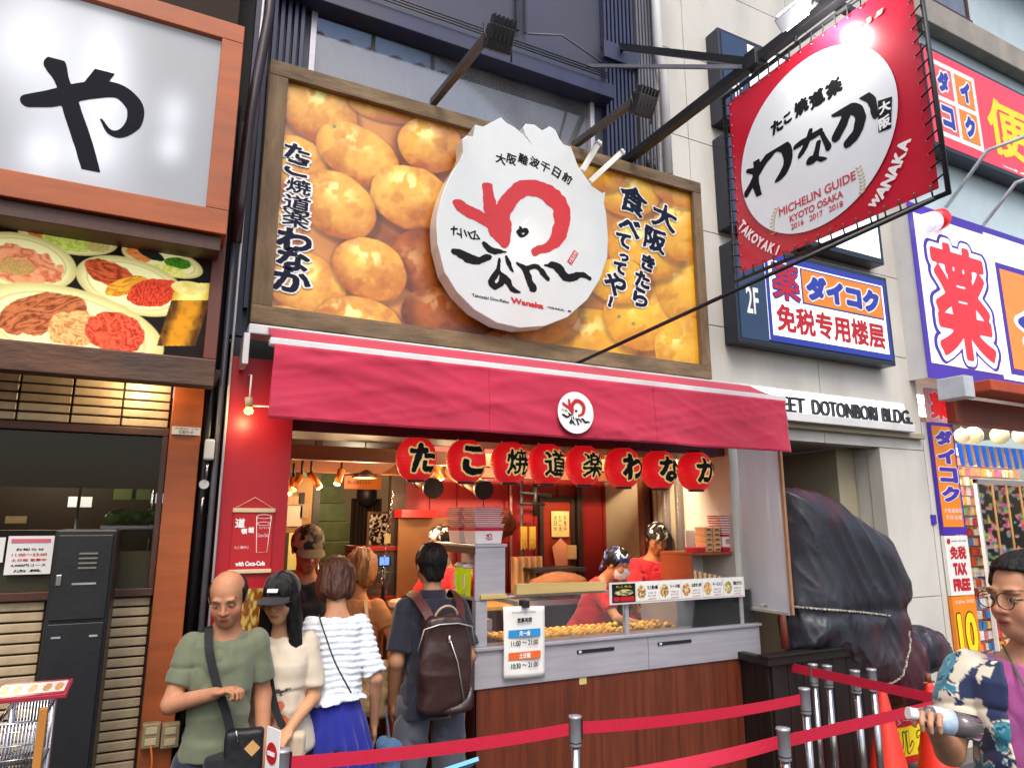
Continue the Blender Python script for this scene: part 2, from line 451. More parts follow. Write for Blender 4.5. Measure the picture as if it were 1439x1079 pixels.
# ================================================================== MATERIALS
BLACK = mat('black_paint', (.012, .012, .014), .45, var=.3)
ORANGE_W = mat('orange_timber', '#a8531f', .5, var=.18, stretch=(1, 1, 6), scale=3, bump=.1, dirt=.3)
BROWN_W = mat('brown_timber', '#4a2416', .5, var=.25, stretch=(3, 1, 1), scale=8, bump=.15, dirt=.4)
OLD_W = mat('weathered_timber', '#8b7355', .8, col2='#5c4a35', scale=14, stretch=(.25, 1, 1), bump=.6, bscale=40, dirt=.35)
OLD_WV = mat('weathered_timber_upright', '#8b7355', .8, col2='#5c4a35', scale=14, stretch=(1, 1, .25), bump=.6, bscale=40, dirt=.35)
REDWALL = mat('red_painted_wall', '#b01222', .42, var=.1, scale=2, bump=.05)
NAVY = mat('navy_cladding', '#343850', .5, var=.15, scale=2, dirt=.5, bump=.08)
NAVY_D = mat('navy_louvre', '#2a3050', .45, var=.15, dirt=.4)
GREY_L = mat('grey_louvre', '#6b6d78', .5, var=.15, dirt=.6)
WHITE_W = mat('cream_wall_panel', '#cfccc4', .6, var=.06, scale=1.5, bump=.06, dirt=.24)
BEIGE_W = mat('beige_wall', '#a59c84', .6, var=.06, scale=2, dirt=.1)
STEEL = mat('stainless_steel', '#b9b6be', .36, metal=.35, var=.1, scale=3, stretch=(1, 1, 12), bump=.03, dirt=.1)
STEEL_B = mat('brushed_post_steel', '#b8b8ba', .22, metal=1, var=.08, scale=3)
WOODPANEL = mat('walnut_laminate', '#74381f', .42, col2='#522314', scale=9, stretch=(3, 1, .18), bump=.08, coat=.1)
DKGLASS = glassmat('restaurant_glass', (.8, .8, .78), .4, .0)
GLASS = glassmat('clear_glass', refl=1.0, opacity=.04, opcol=(.7, .7, .7))
WHITE_P = mat('white_paint', '#dcdcdc', .4, var=.05, dirt=.15)
PAPER = mat('white_paper', '#e9e7e2', .7, var=.03)
INK = mat('black_ink', (.01, .01, .012), .7, var=.2, spec=.12)
RED_INK = mat('red_ink', '#bd1420', .5, var=.06)
WHITE_INK = mat('white_ink', '#f0f0ee', .5, var=.03)
BLUE_INK = mat('blue_ink', '#2a3aa8', .45, var=.05)
ORANGE_INK = mat('orange_ink', '#f08a1c', .45, var=.06)
YEL_INK = mat('yellow_ink', '#f7e01c', .45, var=.05)
ASPH = mat('asphalt', (.055, .053, .055), .85, var=.3, scale=30, bump=.5, bscale=200, dirt=.3)
WARM = mat('warm_lamp_glass', '#fff0c0', .4, emit='#ffdf90', es=14)
COOLL = mat('white_lamp_glass', '#ffffff', .4, emit='#f4f8ff', es=8)

# ================================================================== GROUND
g = MB().box(-40, 40, -30, -.12, -.3, 0.); struct(g.build('ground', ASPH))
PAVE = mat('paving_stone', '#6d6964', .7, var=.2, scale=5, bump=.2, dirt=.4)
g = MB().box(-40, 40, -.12, 12, -.3, -.004); struct(g.build('shop_ground', PAVE))

# ================================================================== LEFT RESTAURANT
LX1 = .156
rest = thing('restaurant_building', 'dark restaurant front with cream tile bands, orange timber pillar and a wide window', 'building', (-.8, .3, 0))
DARKW = mat('dark_brown_wall', '#2a1812', .6, var=.2)
GROUT = mat('dark_grout', '#2b2018', .9, var=.2)
wz0 = rect((0, 600), (222, 825), 0)          # window opening
WX1 = wz0[1]; WZ0 = 1.515; WZ1 = 2.20
b = MB(); b.box(-3, .02, .03, .1, 0, WZ0-.03); b.box(-3, .02, .03, .1, WZ1, 2.6); b.box(-3, LX1, .03, .2, 2.6, 6.5)
b.build('wall', GROUT, rest)
box('side_wall', DARKW, rest, LX1-.02, LX1, .06, 3, 0, 6.5)
box('pillar', ORANGE_W, rest, .022, LX1, -.03, .06, 0, 2.47, .004)
# window: frame, blind, panes, inner room
b = MB(); b.box(-3, .02, -.01, .06, WZ1, WZ1+.035); b.box(-3, .02, -.015, .06, WZ0-.035, WZ0); b.box(-.005, .02, -.008, .06, WZ0, WZ1); b.box(-1.5, -1.46, -.008, .06, WZ0, WZ1)
wf = b.build('window_frame', BROWN_W, rest, .003)
box('pane', DKGLASS, wf, -1.46, -.005, .02, .026, WZ0, WZ1)
box('blind', mat('dark_roller_blind', '#1d1411', .8, var=.2), wf, -1.46, -.006, .05, .055, WZ0+.44, WZ1)
box('frosted_strip', mat('frosted_film', '#6f6a52', .6, var=.1), wf, -1.46, -.006, .04, .045, WZ0, WZ0+.16)
b = MB(); b.box(-3, LX1-.02, 1.6, 1.65, 0, 2.6); b.box(-3, LX1-.02, .1, 1.6, 2.35, 2.4); b.box(-3, LX1-.021, .1, 1.6, 1.0, 1.05)
b.build('inner_room', DARKW, rest)
# tiles: long thin cream tiles laid in bands with dark open joints
TILE = mat('cream_tile', '#cbb896', .35, col2='#a68f70', scale=9, bump=.05, coat=.15)
tm = bpy.data.meshes.new('tile'); bmq = bmesh.new(); bmesh.ops.create_cube(bmq, size=1)
for v in bmq.verts: v.co = Vector((v.co.x*.192, v.co.y*.016, v.co.z*.034))
bmesh.ops.bevel(bmq, geom=bmq.edges[:], offset=.003, segments=1, affect='EDGES'); bmq.to_mesh(tm); bmq.free(); tm.materials.append(TILE)
ro = Vector((-.8, .3, 0)); rnd = random.Random(3)
def tile_at(x, z):
    o = mk('tile', tm, rest); o.location = Vector((x, .024+rnd.uniform(-.0012, .0012), z))-ro; o.rotation_euler = (rnd.uniform(-.01, .01), 0, rnd.uniform(-.006, .006))
z = WZ0-.06; r = 0
while z > .02:
    for k in range(5): tile_at(-.085-k*.2, z)
    z -= .0425; r += 1
for q in range(5):
    for k in range(5): tile_at(-.085-k*.2, WZ1+.06+q*.0425)
# soffit, timber beam, downlight
b = MB(); b.box(-3, .2, -.33, .03, 2.455, 2.475); b.build('soffit', mat('dark_soffit', '#1c120e', .7, var=.2), rest)
p = at(298, 548, -.33); q = at(298, 512, -.33)
box('beam', mat('scuffed_timber', '#6b4630', .7, col2='#3f281c', scale=10, stretch=(.3, 1, 1), bump=.4, dirt=.4), rest, -3, p.x, -.42, -.33, p.z, q.z, .004)
dl = thing('downlight', 'small round lit downlight recessed under the brown timber canopy', 'ceiling light', (-.12, -.12, 2.455))
MB().lathe([(.035, 0), (.035, -.006), (.028, -.008)], 20, (-.12, -.12, 2.455)).build('trim', WHITE_P, dl)
MB().lathe([(.026, -.004), (.0, -.006)], 16, (-.12, -.12, 2.453)).build('lens', WARM, dl)
def point(name, loc, e, col=(1, .75, .45), r=.03, parent=None, spot=None, rot=None):
    l = bpy.data.lights.new(name, 'SPOT' if spot else 'POINT'); l.energy = e; l.color = col; l.shadow_soft_size = r
    if spot: l.spot_size = math.radians(spot); l.spot_blend = .5
    o = bpy.data.objects.new(name, l); COL.objects.link(o)
    if parent is not None: o.parent = parent; loc = Vector(loc)-wloc(parent)
    o.location = loc
    if rot is not None: o.rotation_euler = rot
    return o
point('downlight_lamp', (-.12, -.12, 2.42), 3.0, (1, .72, .42), .02, dl)
point('kitchen_lamp', (-.6, 1.0, 2.2), 9, (1, .8, .5), .05)
# vegetables on a shelf behind the window
def blob(name, c, r, m, parent, sq=(1, 1, 1), amp=.35, fr=3., sub=3, seed=0):
    bmq = bmesh.new(); bmesh.ops.create_icosphere(bmq, subdivisions=sub, radius=1)
    P = np.array([v.co[:] for v in bmq.verts]); n = (fbm(P*fr+seed+11, 3)-.5)*2*amp
    off = wloc(parent) if parent is not None else Vector((0, 0, 0))
    for v, k in zip(bmq.verts, n): v.co = Vector((v.co.x*sq[0], v.co.y*sq[1], v.co.z*sq[2]))*r*(1+k)+Vector(c)-off
    me = bpy.data.meshes.new(name); bmq.to_mesh(me); bmq.free(); me.polygons.foreach_set('use_smooth', [True]*len(me.polygons)); me.materials.append(m)
    return mk(name, me, parent)
p = at(195, 738, .35)
veg = thing('vegetable_tray', 'tray of leafy green lettuce and onions on the shelf behind the restaurant window', 'food tray', (p.x, .35, p.z))
MB().box(p.x-.16, p.x+.24, .25, .45, p.z-.02, p.z).build('tray', STEEL, veg, .004)
LET = mat('lettuce', '#5d8a2c', .6, col2='#27501a', scale=20, bump=.4); CARR = mat('onion_skin', '#c98d55', .5, var=.2)
for k in range(7): blob('lettuce_leaf', (p.x-.1+k*.03, .33+.02*(k % 3), p.z+.035+.012*(k % 2)), .042, LET, veg, (1.2, 1, .8), .6, 3, 3, k)
for k in range(6): blob('onion', (p.x+.12+k*.02, .34+.03*(k % 2), p.z+.02), .022, CARR, veg, (1, 1, .8), .15, 2, 2, k)
b = MB().box(-1.4, -.02, .2, .5, p.z-.06, p.z-.021); b.build('window_shelf', DARKW, rest)
# dim kitchen equipment: hanging green notes, hood, poles
for k, (px, py, w, h, c) in enumerate([(235, 690, .06, .05, '#6f8a52'), (265, 690, .05, .05, '#6f8a52'), (300, 700, .05, .03, '#c8d6e8'), (30, 730, .05, .02, '#9a8a70'), (150, 705, .06, .03, '#dfe4ea')]):
    q = at(px*.75, py, 1.2)
    o = tag(box('note', mat('note_%d' % k, c, .7, emit=c if k in (2, 4) else None, es=.6), None, q.x-w, q.x+w, 1.2, 1.205, q.z-h, q.z+h), ['green paper note pinned deep inside the restaurant', 'second green paper note further right inside the restaurant', 'pale bluish card at the right inside the restaurant', 'brownish card at the far left inside the restaurant', 'small bright white card glowing above the lettuce inside the restaurant'][k], 'note')  # the two pale cards carry emission of their own, though only paper
q = at(212, 740, .7)
tag(MB().tube([(q.x, .7, 1.05), (q.x, .7, 2.35)], .008).tube([(q.x-.35, .7, 1.05), (q.x-.35, .7, 2.35)], .008).build('kitchen_pole', STEEL_B), 'thin steel poles standing behind the restaurant window', 'pole')
tag(MB().add([(q.x-.02, .8, q.z-.05), (q.x+.2, .8, q.z-.05), (q.x+.14, .8, q.z+.1), (q.x+.05, .8, q.z+.1), (q.x-.02, 1.1, q.z-.05), (q.x+.2, 1.1, q.z-.05), (q.x+.14, 1.1, q.z+.1), (q.x+.05, 1.1, q.z+.1)],
   [(0,1,2,3),(7,6,5,4),(0,4,5,1),(1,5,6,2),(2,6,7,3),(3,7,4,0)]).build('extractor_hood', STEEL), 'grey tapered extractor hood inside the restaurant at the right of its window', 'hood')
# notices stuck on the window
r_ = rect((12, 753), (70, 806), -.0); no = thing('notice', 'white notice with a pink heading taped inside the restaurant window', 'notice', (r_[0], .0, r_[2]))
box('sheet', PAPER, no, r_[0], r_[1], .006, .008, r_[2], r_[3]); box('heading', mat('pink_ink', '#d9687c', .6), no, r_[0]+.012, r_[1]-.012, .003, .005, r_[3]-.028, r_[3]-.012)
for k in range(5):
    zz = r_[3]-.05-k*.022; xi = .02+.012*(k in (0, 4))
    words('lettering', ['お知らせ', '11:00～23:00', '土日祝 営業中', '4,000円コース', '店長'][k], [INK, RED_INK, RED_INK, INK, INK][k], no, r_[0]+xi, r_[1]-xi, zz-.012, zz, .0045, bold=.0004, res=14)
r_ = rect((-14, 755), (3, 790), 0); tag(box('paper_note', PAPER, None, r_[0], r_[1], .006, .008, r_[2], r_[3]), 'plain white paper cut off by the left picture edge, in the restaurant window', 'notice')
# address plate on the pillar
r_ = rect((242, 599), (281, 612), -.034); ap = thing('address_plate', 'small white address plate screwed to the top of the orange pillar', 'sign', (r_[0], -.034, r_[2]))
box('plate', WHITE_P, ap, r_[0], r_[1], -.04, -.031, r_[2], r_[3]); words('lettering', '道頓堀1丁目', INK, ap, r_[0]+.01, r_[1]-.01, r_[2]+.025, r_[3]-.004, -.0415, res=16); words('lettering', '営業所 47', INK, ap, r_[0]+.03, r_[1]-.03, r_[2]+.004, r_[2]+.021, -.0415, res=16)
# や light box
YY = -.45
a, c = at(345, 38, YY), at(318, 330, YY)
yb = thing('light_box_sign', 'large white light box sign with one black brush character in an orange wooden frame', 'sign', (-.4, YY, c.z))
x1, z1, z0 = (a.x+c.x)/2, a.z, c.z; fw_ = .095
b = MB(); b.box(-2.5, x1, YY, YY+.4, z1-fw_, z1); b.box(-2.5, x1, YY, YY+.4, z0, z0+fw_+.02); b.box(x1-fw_, x1, YY, YY+.4, z0+fw_+.02, z1-fw_)
b.build('frame', ORANGE_W, yb, .004)
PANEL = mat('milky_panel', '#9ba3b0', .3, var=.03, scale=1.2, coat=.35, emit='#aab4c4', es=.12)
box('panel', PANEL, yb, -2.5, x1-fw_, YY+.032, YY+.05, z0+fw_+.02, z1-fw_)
def glow(u, v):  # soft bright spots painted into the sheet's colour and emission
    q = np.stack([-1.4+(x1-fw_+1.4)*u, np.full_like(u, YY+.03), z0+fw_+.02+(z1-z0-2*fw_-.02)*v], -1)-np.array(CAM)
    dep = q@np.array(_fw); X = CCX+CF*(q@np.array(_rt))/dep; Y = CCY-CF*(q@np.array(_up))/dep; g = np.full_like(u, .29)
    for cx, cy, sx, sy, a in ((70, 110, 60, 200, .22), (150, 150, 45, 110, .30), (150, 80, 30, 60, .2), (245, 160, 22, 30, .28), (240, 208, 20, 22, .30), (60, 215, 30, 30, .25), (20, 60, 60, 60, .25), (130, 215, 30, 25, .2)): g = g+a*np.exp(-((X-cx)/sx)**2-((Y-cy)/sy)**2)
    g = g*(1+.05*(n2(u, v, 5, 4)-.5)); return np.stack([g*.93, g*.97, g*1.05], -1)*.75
paint('painted_glow_sheet', -1.4, x1-fw_, z0+fw_+.02, z1-fw_, YY+.03, 80, 60, glow, vmat('backlit_milky', .35, emit=.45, coat=.15), yb)
P0, P1 = at(35, 75, YY+.03), at(200, 252, YY+.03)
def ys(px, py): q = at(px, py, YY+.028); return q.x, q.z
s1 = [(*ys(40, 142), .028), (*ys(75, 138), .038), (*ys(120, 128), .04), (*ys(165, 128), .035), (*ys(189, 150), .035), (*ys(188, 172), .03), (*ys(172, 187), .02), (*ys(155, 186), .012), (*ys(142, 168), .004)]
s2 = [(*ys(148, 100), .034), (*ys(130, 122), .034)]
s3 = [(*ys(78, 92), .042), (*ys(88, 115), .028), (*ys(100, 150), .034), (*ys(118, 205), .034), (*ys(128, 240), .033)]
ar = stroke_art([s1, s2, s3], .006, 14, 1, (min(P0.x, P1.x), P1.z, P1.x, P0.z))
Sheets().add(*art_sheet(ar, 0, 160, lambda q: np.stack([q[:, 0], np.full(len(q), YY+.028), q[:, 1]], -1))).build('brush_character', mat('navy_black_ink', '#14161f', .7, var=.1, spec=.12), yb)
box('under_box', BROWN_W, yb, -2.5, x1-.02, YY+.03, YY+.4, z0-.07, z0-.002, .003)
# food picture sign
FY = -.3
a, c = at(322, 345, FY), at(299, 513, FY); x1, z1, z0 = (a.x+c.x)/2, at(322, 330, FY).z, at(299, 520, FY).z
fb = thing('food_picture_sign', 'framed picture sign of meat and salad plates with a beer mug above the restaurant', 'sign', (-.4, FY, z0))
FR = mat('dark_red_timber', '#6a2c16', .5, var=.2, scale=5, dirt=.3)
b = MB(); b.box(-2.5, x1, FY, FY+.3, z1-.05, z1); b.box(-2.5, x1, FY, FY+.3, z0, z0+.05); b.box(x1-.055, x1, FY, FY+.3, z0+.05, z1-.05); b.build('frame', FR, fb, .004)
fx0, fx1, fz0, fz1 = -.80, x1-.055, z0+.05, z1-.05
def food(u, v):
    # coordinates in pixels of the photograph's picture (0..300 by 305..495)
    q = np.stack([fx0+(fx1-fx0)*u, np.full_like(u, FY+.03), fz0+(fz1-fz0)*v], -1)-np.array(CAM)
    dep = q@np.array(_fw); X = CCX+CF*(q@np.array(_rt))/dep; Y = CCY-CF*(q@np.array(_up))/dep
    wob = lambda s, o=0: fbm(np.stack([X*s, Y*s, np.zeros_like(X)+o], -1), 3)
    C = lerp(np.array(hx('#20201f')), np.array(hx('#3a2c26')), wob(.03))
    def E(cx, cy, rx, ry, an):
        ca, sa = math.cos(math.radians(an)), math.sin(math.radians(an)); dx, dy = X-cx, Y-cy
        return np.hypot((dx*ca+dy*sa)/rx, (-dx*sa+dy*ca)/ry)
    def put(m, col): return C*(1-m[:, None])+col*m[:, None]
    def two(c1, c2, n): return lerp(np.array(hx(c1)), np.array(hx(c2)), np.clip(n, 0, 1))
    def plate(cx, cy, rx, ry, an):
        nonlocal C
        e = E(cx, cy, rx, ry, an); m = 1-sm(.98, 1.0, e)
        C = put(m, two('#f4eebc', '#cfc58a', sm(.7, 1.05, e)))
        C = put((1-sm(.80, .82, e))*sm(.76, .78, e)*.4, two('#a89a55', '#a89a55', e))
    def meat(cx, cy, rx, ry, an, c1, c2, s=.12, th=30, st=3., edge=.25, seed=0):
        nonlocal C
        t = math.radians(th); A = X*math.cos(t)+Y*math.sin(t); B = -X*math.sin(t)+Y*math.cos(t)
        w = fbm(np.stack([A*s/st, B*s, np.zeros_like(X)+seed], -1), 4)
        e = E(cx, cy, rx, ry, an)+(wob(.09, seed)-.5)*edge; m = 1-sm(.94, 1.0, e)
        r = np.abs(np.sin(w*14+B*s*2)); C = put(m, two(c1, c2, r*.75+wob(.2, 4+seed)*.35))
    plate(95, 333, 72, 24, 10); meat(55, 325, 20, 11, 20, '#b5602c', '#e8a060', .3, 10, 1, seed=1); meat(95, 337, 40, 16, 12, '#a8c83c', '#e0e48c', .12, 20, 2, seed=2); meat(138, 346, 18, 9, 0, '#b8a860', '#d8cc90', .4, 60, 3, seed=3)
    plate(228, 366, 60, 20, 17); meat(195, 358, 20, 8, 25, '#d0743a', '#efab6a', .2, 20, 3, seed=4); meat(212, 357, 22, 7, 25, '#1a1e20', '#3a4640', .25, 30, 5, seed=5); meat(250, 370, 20, 8, 10, '#1f5a24', '#6ea83c', .2, 50, 1, seed=6); meat(235, 380, 28, 7, 10, '#cfd060', '#f1ee9c', .12, 20, 2, seed=7)
    plate(30, 368, 80, 40, 12); meat(28, 372, 62, 26, 14, '#c87050', '#f2b48c', .06, 15, 2, .35, seed=8); meat(22, 376, 30, 12, 10, '#8aa03c', '#e2ac80', .3, 0, 1, .8, seed=9)
    plate(185, 402, 82, 38, 17); meat(155, 385, 40, 17, 20, '#8a2c18', '#dd7c50', .12, 12, 4, seed=10); meat(178, 402, 34, 12, -18, '#c87c20', '#f0c050', .12, -20, 3, seed=11); meat(215, 412, 38, 20, -10, '#9c2014', '#ec6c4c', .2, 100, 2, seed=12)
    plate(95, 462, 140, 58, 14); meat(55, 442, 68, 29, -8, '#7a3418', '#cf8c60', .1, -15, 4, .35, seed=13); meat(105, 462, 42, 26, 0, '#b87840', '#eec890', .1, 10, 1.5, .3, seed=14); meat(162, 467, 46, 30, 12, '#a02618', '#ee7c5c', .11, 35, 1.5, .3, seed=15)
    # beer mug
    mm = (np.abs((X-262)+(Y-440)*.32) < 27) & (np.abs(Y-442) < 44)
    e = np.abs((X-262)+(Y-440)*.32)/27
    beer = two('#d8a032', '#6a4a24', sm(.2, .9, e)+(wob(.15, 3)-.5)*.8); beer = np.where((Y < 422)[:, None], two('#fbf0a0', '#d8b850', sm(.3, 1, e)), beer)
    C = np.where(mm[:, None], beer, C)
    C = put(((1-sm(.9, 1, E(266, 405, 27, 10, 8)))), two('#fbf2b0', '#e2cc70', wob(.15)))
    return C**1.35
paint('picture', fx0, fx1, fz0, fz1, FY+.03, 340, 200, food, vmat('backlit_print', .6, emit=.30, spec=.15), fb)
box('backing', BLACK, fb, -2.5, fx1, FY+.04, FY+.06, fz0, fz1)
# black steel cabinet in front of the tiles
CY_ = -.4
a, c = at(79, 744, CY_), at(166, 744, CY_); cz = (a.z+c.z)/2
cab = thing('steel_cabinet', 'tall black steel cabinet with louvred top door standing against the tiled wall', 'cabinet', ((a.x+c.x)/2, CY_, 0))
CABM = mat('black_enamel', '#16171b', .38, var=.3, scale=4, bump=.06, dirt=.1)
box('body', CABM, cab, a.x, c.x, CY_, CY_+.36, .02, cz, .006)
midz = at(110, 872, CY_).z
for (z0, z1) in ((midz+.006, cz-.02), (.06, midz-.006)):
    d = box('door', CABM, cab, a.x+.012, c.x-.012, CY_-.018, CY_-.001, z0, z1, .003)
    dn = d
    if z0 > midz:
        for k in range(4): MB().beam((a.x+.15, CY_-.02, z1-.07-k*.018), (c.x-.12, CY_-.02, z1-.07-k*.018), .01, .006).build('vent_slot', STEEL_B, d)
    MB().box(a.x+.022, a.x+.04, CY_-.026, CY_-.0185, (z0+z1)/2-.03+(z0 > midz)*.0, (z0+z1)/2+.01).build('lock', STEEL_B, d, .002)
WT = mat('worn_tape', '#8f9096', .6, var=.4)
for px, py, w in ((118, 820, .04), (78, 896, .015), (131, 893, .014)):
    q = at(px, py, CY_-.02); MB().box(q.x-w, q.x+w, CY_-.0205, CY_-.0185, q.z-.003, q.z+.004).build('tape_scrap', WT, cab)
# menu trolley, bottom left, nearer the camera
TY = -1.25
a, c = at(-25, 992, TY), at(90, 985, TY)
tr = thing('menu_trolley', 'wire basket trolley carrying a laminated picture menu board, bottom left corner', 'trolley', (a.x+.1, TY, 0))
mbm = MB().obox(((a.x+c.x)/2, TY+.14, a.z+.0), ((c.x-a.x)/2, 0, 0), (0, .085, .004), (0, 0, .006)); mbd = mbm.build('menu_board', mat('menu_edge', '#a02038', .4), tr, .002)
U_ = (1, 0, 0); V_ = Vector((0, .085, .004)).normalized()
def menu_pic(u, v):
    C = np.tile(np.array(hx('#ece6dc')), (len(u), 1)); n = n2(u, v, 30, 3)
    for k, (cx, cc) in enumerate(((.1, '#b5652c'), (.28, '#8a3a1c'), (.5, '#a86428'), (.72, '#9a4020'), (.9, '#c08038'))):
        e = np.hypot((u-cx)/.07, (v-.5)/.3); m = (1-sm(.85, 1, e)); C = C*(1-m[:, None])+lerp(np.array(hx(cc)), np.array(hx('#e8c080')), n)*m[:, None]
    m = ((v < .14) | (v > .88)).astype(float); return C*(1-m[:, None])+np.array(hx('#b3243c'))*m[:, None]
paint('menu_print', -(c.x-a.x)/2+.01, (c.x-a.x)/2-.01, -.08, .08, 0, 120, 40, menu_pic, vmat('laminated_print', .25, coat=.5), mbd, O=Vector(((a.x+c.x)/2, TY+.14, a.z+.0))+Vector((0, -.004, .085)).normalized()*.0075, U=U_, V=V_)
b = MB()
for xx in (a.x+.03, c.x-.05):
    for yy in (TY+.03, TY+.3): b.tube([(xx, yy, .04), (xx, yy, a.z-.05)], .009)
for zz in (a.z-.06, a.z-.2, .3):
    b.tube([(a.x+.03, TY+.03, zz), (c.x-.05, TY+.03, zz), (c.x-.05, TY+.3, zz), (a.x+.03, TY+.3, zz)], .006, closed=True)
b.build('trolley_frame', STEEL_B, tr)
b = MB()
for k in range(14):
    xx = a.x+.03+(c.x-.08-a.x)*k/13
    b.tube([(xx, TY+.03, a.z-.06), (xx, TY+.03, a.z-.2), (xx, TY+.3, a.z-.2), (xx, TY+.3, a.z-.06)], .0025, 6)
for k in range(4): b.tube([(a.x+.03, TY+.03, a.z-.08-k*.035), (c.x-.05, TY+.03, a.z-.08-k*.035)], .0022, 6)
b.build('wire_basket', STEEL_B, tr)
box('wooden_leg', mat('yellow_pine', '#b3762f', .6, var=.2, stretch=(4, 1, .4)), tr, c.x-.055, c.x-.035, TY-.005, TY+.015, .02, a.z-.02, .002)
# outlets and orange flex at the foot of the pillar
for k, (px, py) in enumerate(((212, 1030), (239, 1030))):
    q = at(px, py, -.03)
    o = thing('power_outlet', ['beige power outlet cover low on the orange pillar, nearer the tiles, with an orange flex', 'beige power outlet cover low on the orange pillar, nearer the dark pipes'][k], 'outlet', (q.x, -.03, q.z), group='outlet covers on the pillar')
    box('cover', mat('aged_beige_plastic', '#9a8a66', .5, dirt=.4), o, q.x-.036, q.x+.036, -.075, -.031, q.z-.05, q.z+.05, .006)
    for s in (-1, 1): box('socket', mat('socket_beige', '#b9a988', .5), o, q.x-.022, q.x+.022, -.079, -.0755, q.z+s*.022-.014, q.z+s*.022+.014, .003)
q = at(212, 1045, -.05)
pts = [(q.x, -.08, q.z), (q.x+.01, -.1, q.z-.08), (q.x-.01, -.11, q.z-.25), (q.x-.02, -.12, .02)]
tag(MB().tube([Vector(p_[:3]) for p_ in catmull([(*p_,) for p_ in pts], 6)], .005, 8).build('orange_flex', mat('orange_rubber', '#c65a1c', .5)), 'orange electric flex hanging from the outlet on the pillar', 'cable')
# pipes in the gap
def pipe(name, pts, r, m, label, cat='pipe', group=None, n=12):
    return tag(MB().tube(pts, r, n).build(name, m), label, cat, group)
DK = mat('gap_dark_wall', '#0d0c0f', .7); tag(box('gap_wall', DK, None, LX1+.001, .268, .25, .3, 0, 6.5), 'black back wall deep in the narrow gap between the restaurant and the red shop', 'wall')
pipe('black_drainpipe', [(.185, .03, 0), (.185, .03, 4.0)], .026, mat('black_pvc', '#0f0f12', .35), 'thick black drainpipe beside the orange pillar')
pipe('grey_conduit', [(.232, .0, 0), (.232, .0, 3.9)], .014, mat('grey_pvc', '#55545a', .4, var=.15), 'grey conduit running up next to the red wall')
pipe('bent_downpipe', [(.3, -.12, 6), (.3, -.12, 4.5), (.25, -.1, 3.9), (.235, -.1, 3.4), (.235, -.05, 3.2)], .028, mat('maroon_black_pvc', '#2b1c20', .3), 'glossy dark bent downpipe between the light box sign and the timber framed billboard')
pipe('slim_cable', [(.262, -.03, .2), (.262, -.03, 3.6), (.28, -.06, 5.5)], .006, WHITE_P, 'thin pale cable running up the gap', 'cable')
for k, (px, py) in enumerate(((294, 632), (287, 680))):
    q = at(px, py, -.03); o = thing('junction_box', ['upper grey junction box on the conduit in the gap', 'lower round junction box on the conduit in the gap'][k], 'junction box', (q.x, -.03, q.z))
    if k == 0: MB().box(q.x-.022, q.x+.022, -.06, -.012, q.z-.05, q.z+.05).build('case', WHITE_P, o, .01)
    else: MB().lathe([(.022, -.05), (.022, 0)], 16, (q.x, -.012, q.z), 'y').build('case', WHITE_P, o)
    MB().tube([(q.x, -.03, q.z-.06), (q.x-.004, -.03, q.z-.14)], .006, 8).build('gland', STEEL_B, o)

# ================================================================== CENTRE: THE SHOP
RX0, RX1 = .269, .582
SX1 = 3.72                                    # right end of the counter
shop = thing('takoyaki_shop_building', 'red fronted takoyaki shop with a dark navy upper storey and an open warm interior', 'building', (1.5, .5, 0))
box('red_pier', REDWALL, shop, RX0, RX1, .0, .25, 0, 2.62, .003)
q = at(410, 640, 0)
b = MB(); b.box(RX1+.002, 3.66, .14, .5, 2.28, 2.60); b.build('fascia', mat('dark_red_board', '#4d0c14', .55, var=.2), shop)
b = MB(); b.box(RX0, RX0+.05, .26, 3.4, 0, 2.62); b.build('left_wall', REDWALL, shop)
box('ceiling', mat('warm_brown_ceiling', '#6b3a22', .6, var=.2, scale=2), shop, RX0, 5.0, .5, 3.6, 2.5, 2.56)
box('upper_slab', BLACK, shop, RX0, 3.35, .12, .6, 2.64, 2.75)
FLO = mat('worn_shop_floor', '#6e5232', .5, col2='#4a3826', scale=6, bump=.1, dirt=.4)
struct(box('shop_floor', FLO, None, RX0, 5.2, .02, 6, -.003, .02))
# upper storey
UY = .12
ux1 = at(920, 150, UY).x
upx0 = at(436, 40, UY).x; upx1 = at(832, 150, UY).x; uz0 = 4.1; uz1 = at(436, 5, UY).z
b = MB(); b.box(.25, ux1, UY, UY+.1, uz1, 7.5); b.box(.25, upx0, UY, UY+.1, 2.76, uz1); b.box(upx1, ux1, UY, UY+.1, 2.76, uz1); b.box(upx0, upx1, UY, UY+.1, 2.76, uz0)
b.build('upper_wall', NAVY, shop)
b = MB(); b.box(upx0, upx1, UY-.03, UY+.05, uz1-.035, uz1); b.box(upx0, upx1, UY-.03, UY+.05, uz0, uz0+.04); b.box(upx0, upx0+.035, UY-.03, UY+.05, uz0+.04, uz1-.035); b.box(upx1-.035, upx1, UY-.03, UY+.05, uz0+.04, uz1-.035)
uw = b.build('upper_window', STEEL, shop, .004)
UG = glassmat('reflecting_window_glass', (.75, .77, .8), 2.2, .22, (.50, .51, .55), .03)  # grey milky layer imitates part of the reflected daylight
box('pane', UG, uw, upx0+.035, upx1-.035, UY+.01, UY+.016, uz0+.04, uz1-.035)
b = MB()
for k in range(1, 5):
    xx = upx0+(upx1-upx0)*k/5; b.box(xx-.012, xx+.012, UY+.07, UY+.09, uz0, uz1)
b.box(upx0, upx1, UY+.09, UY+.1, uz0, uz0+.02); b.build('mullion', mat('faded_pink_post', '#8a6a72', .6), uw)
CUR = mat('pale_room_curtain', '#b9b4b8', .8, var=.1, scale=3, stretch=(8, 1, .3)); RCUR = mat('red_room_banner', '#b0283a', .7)
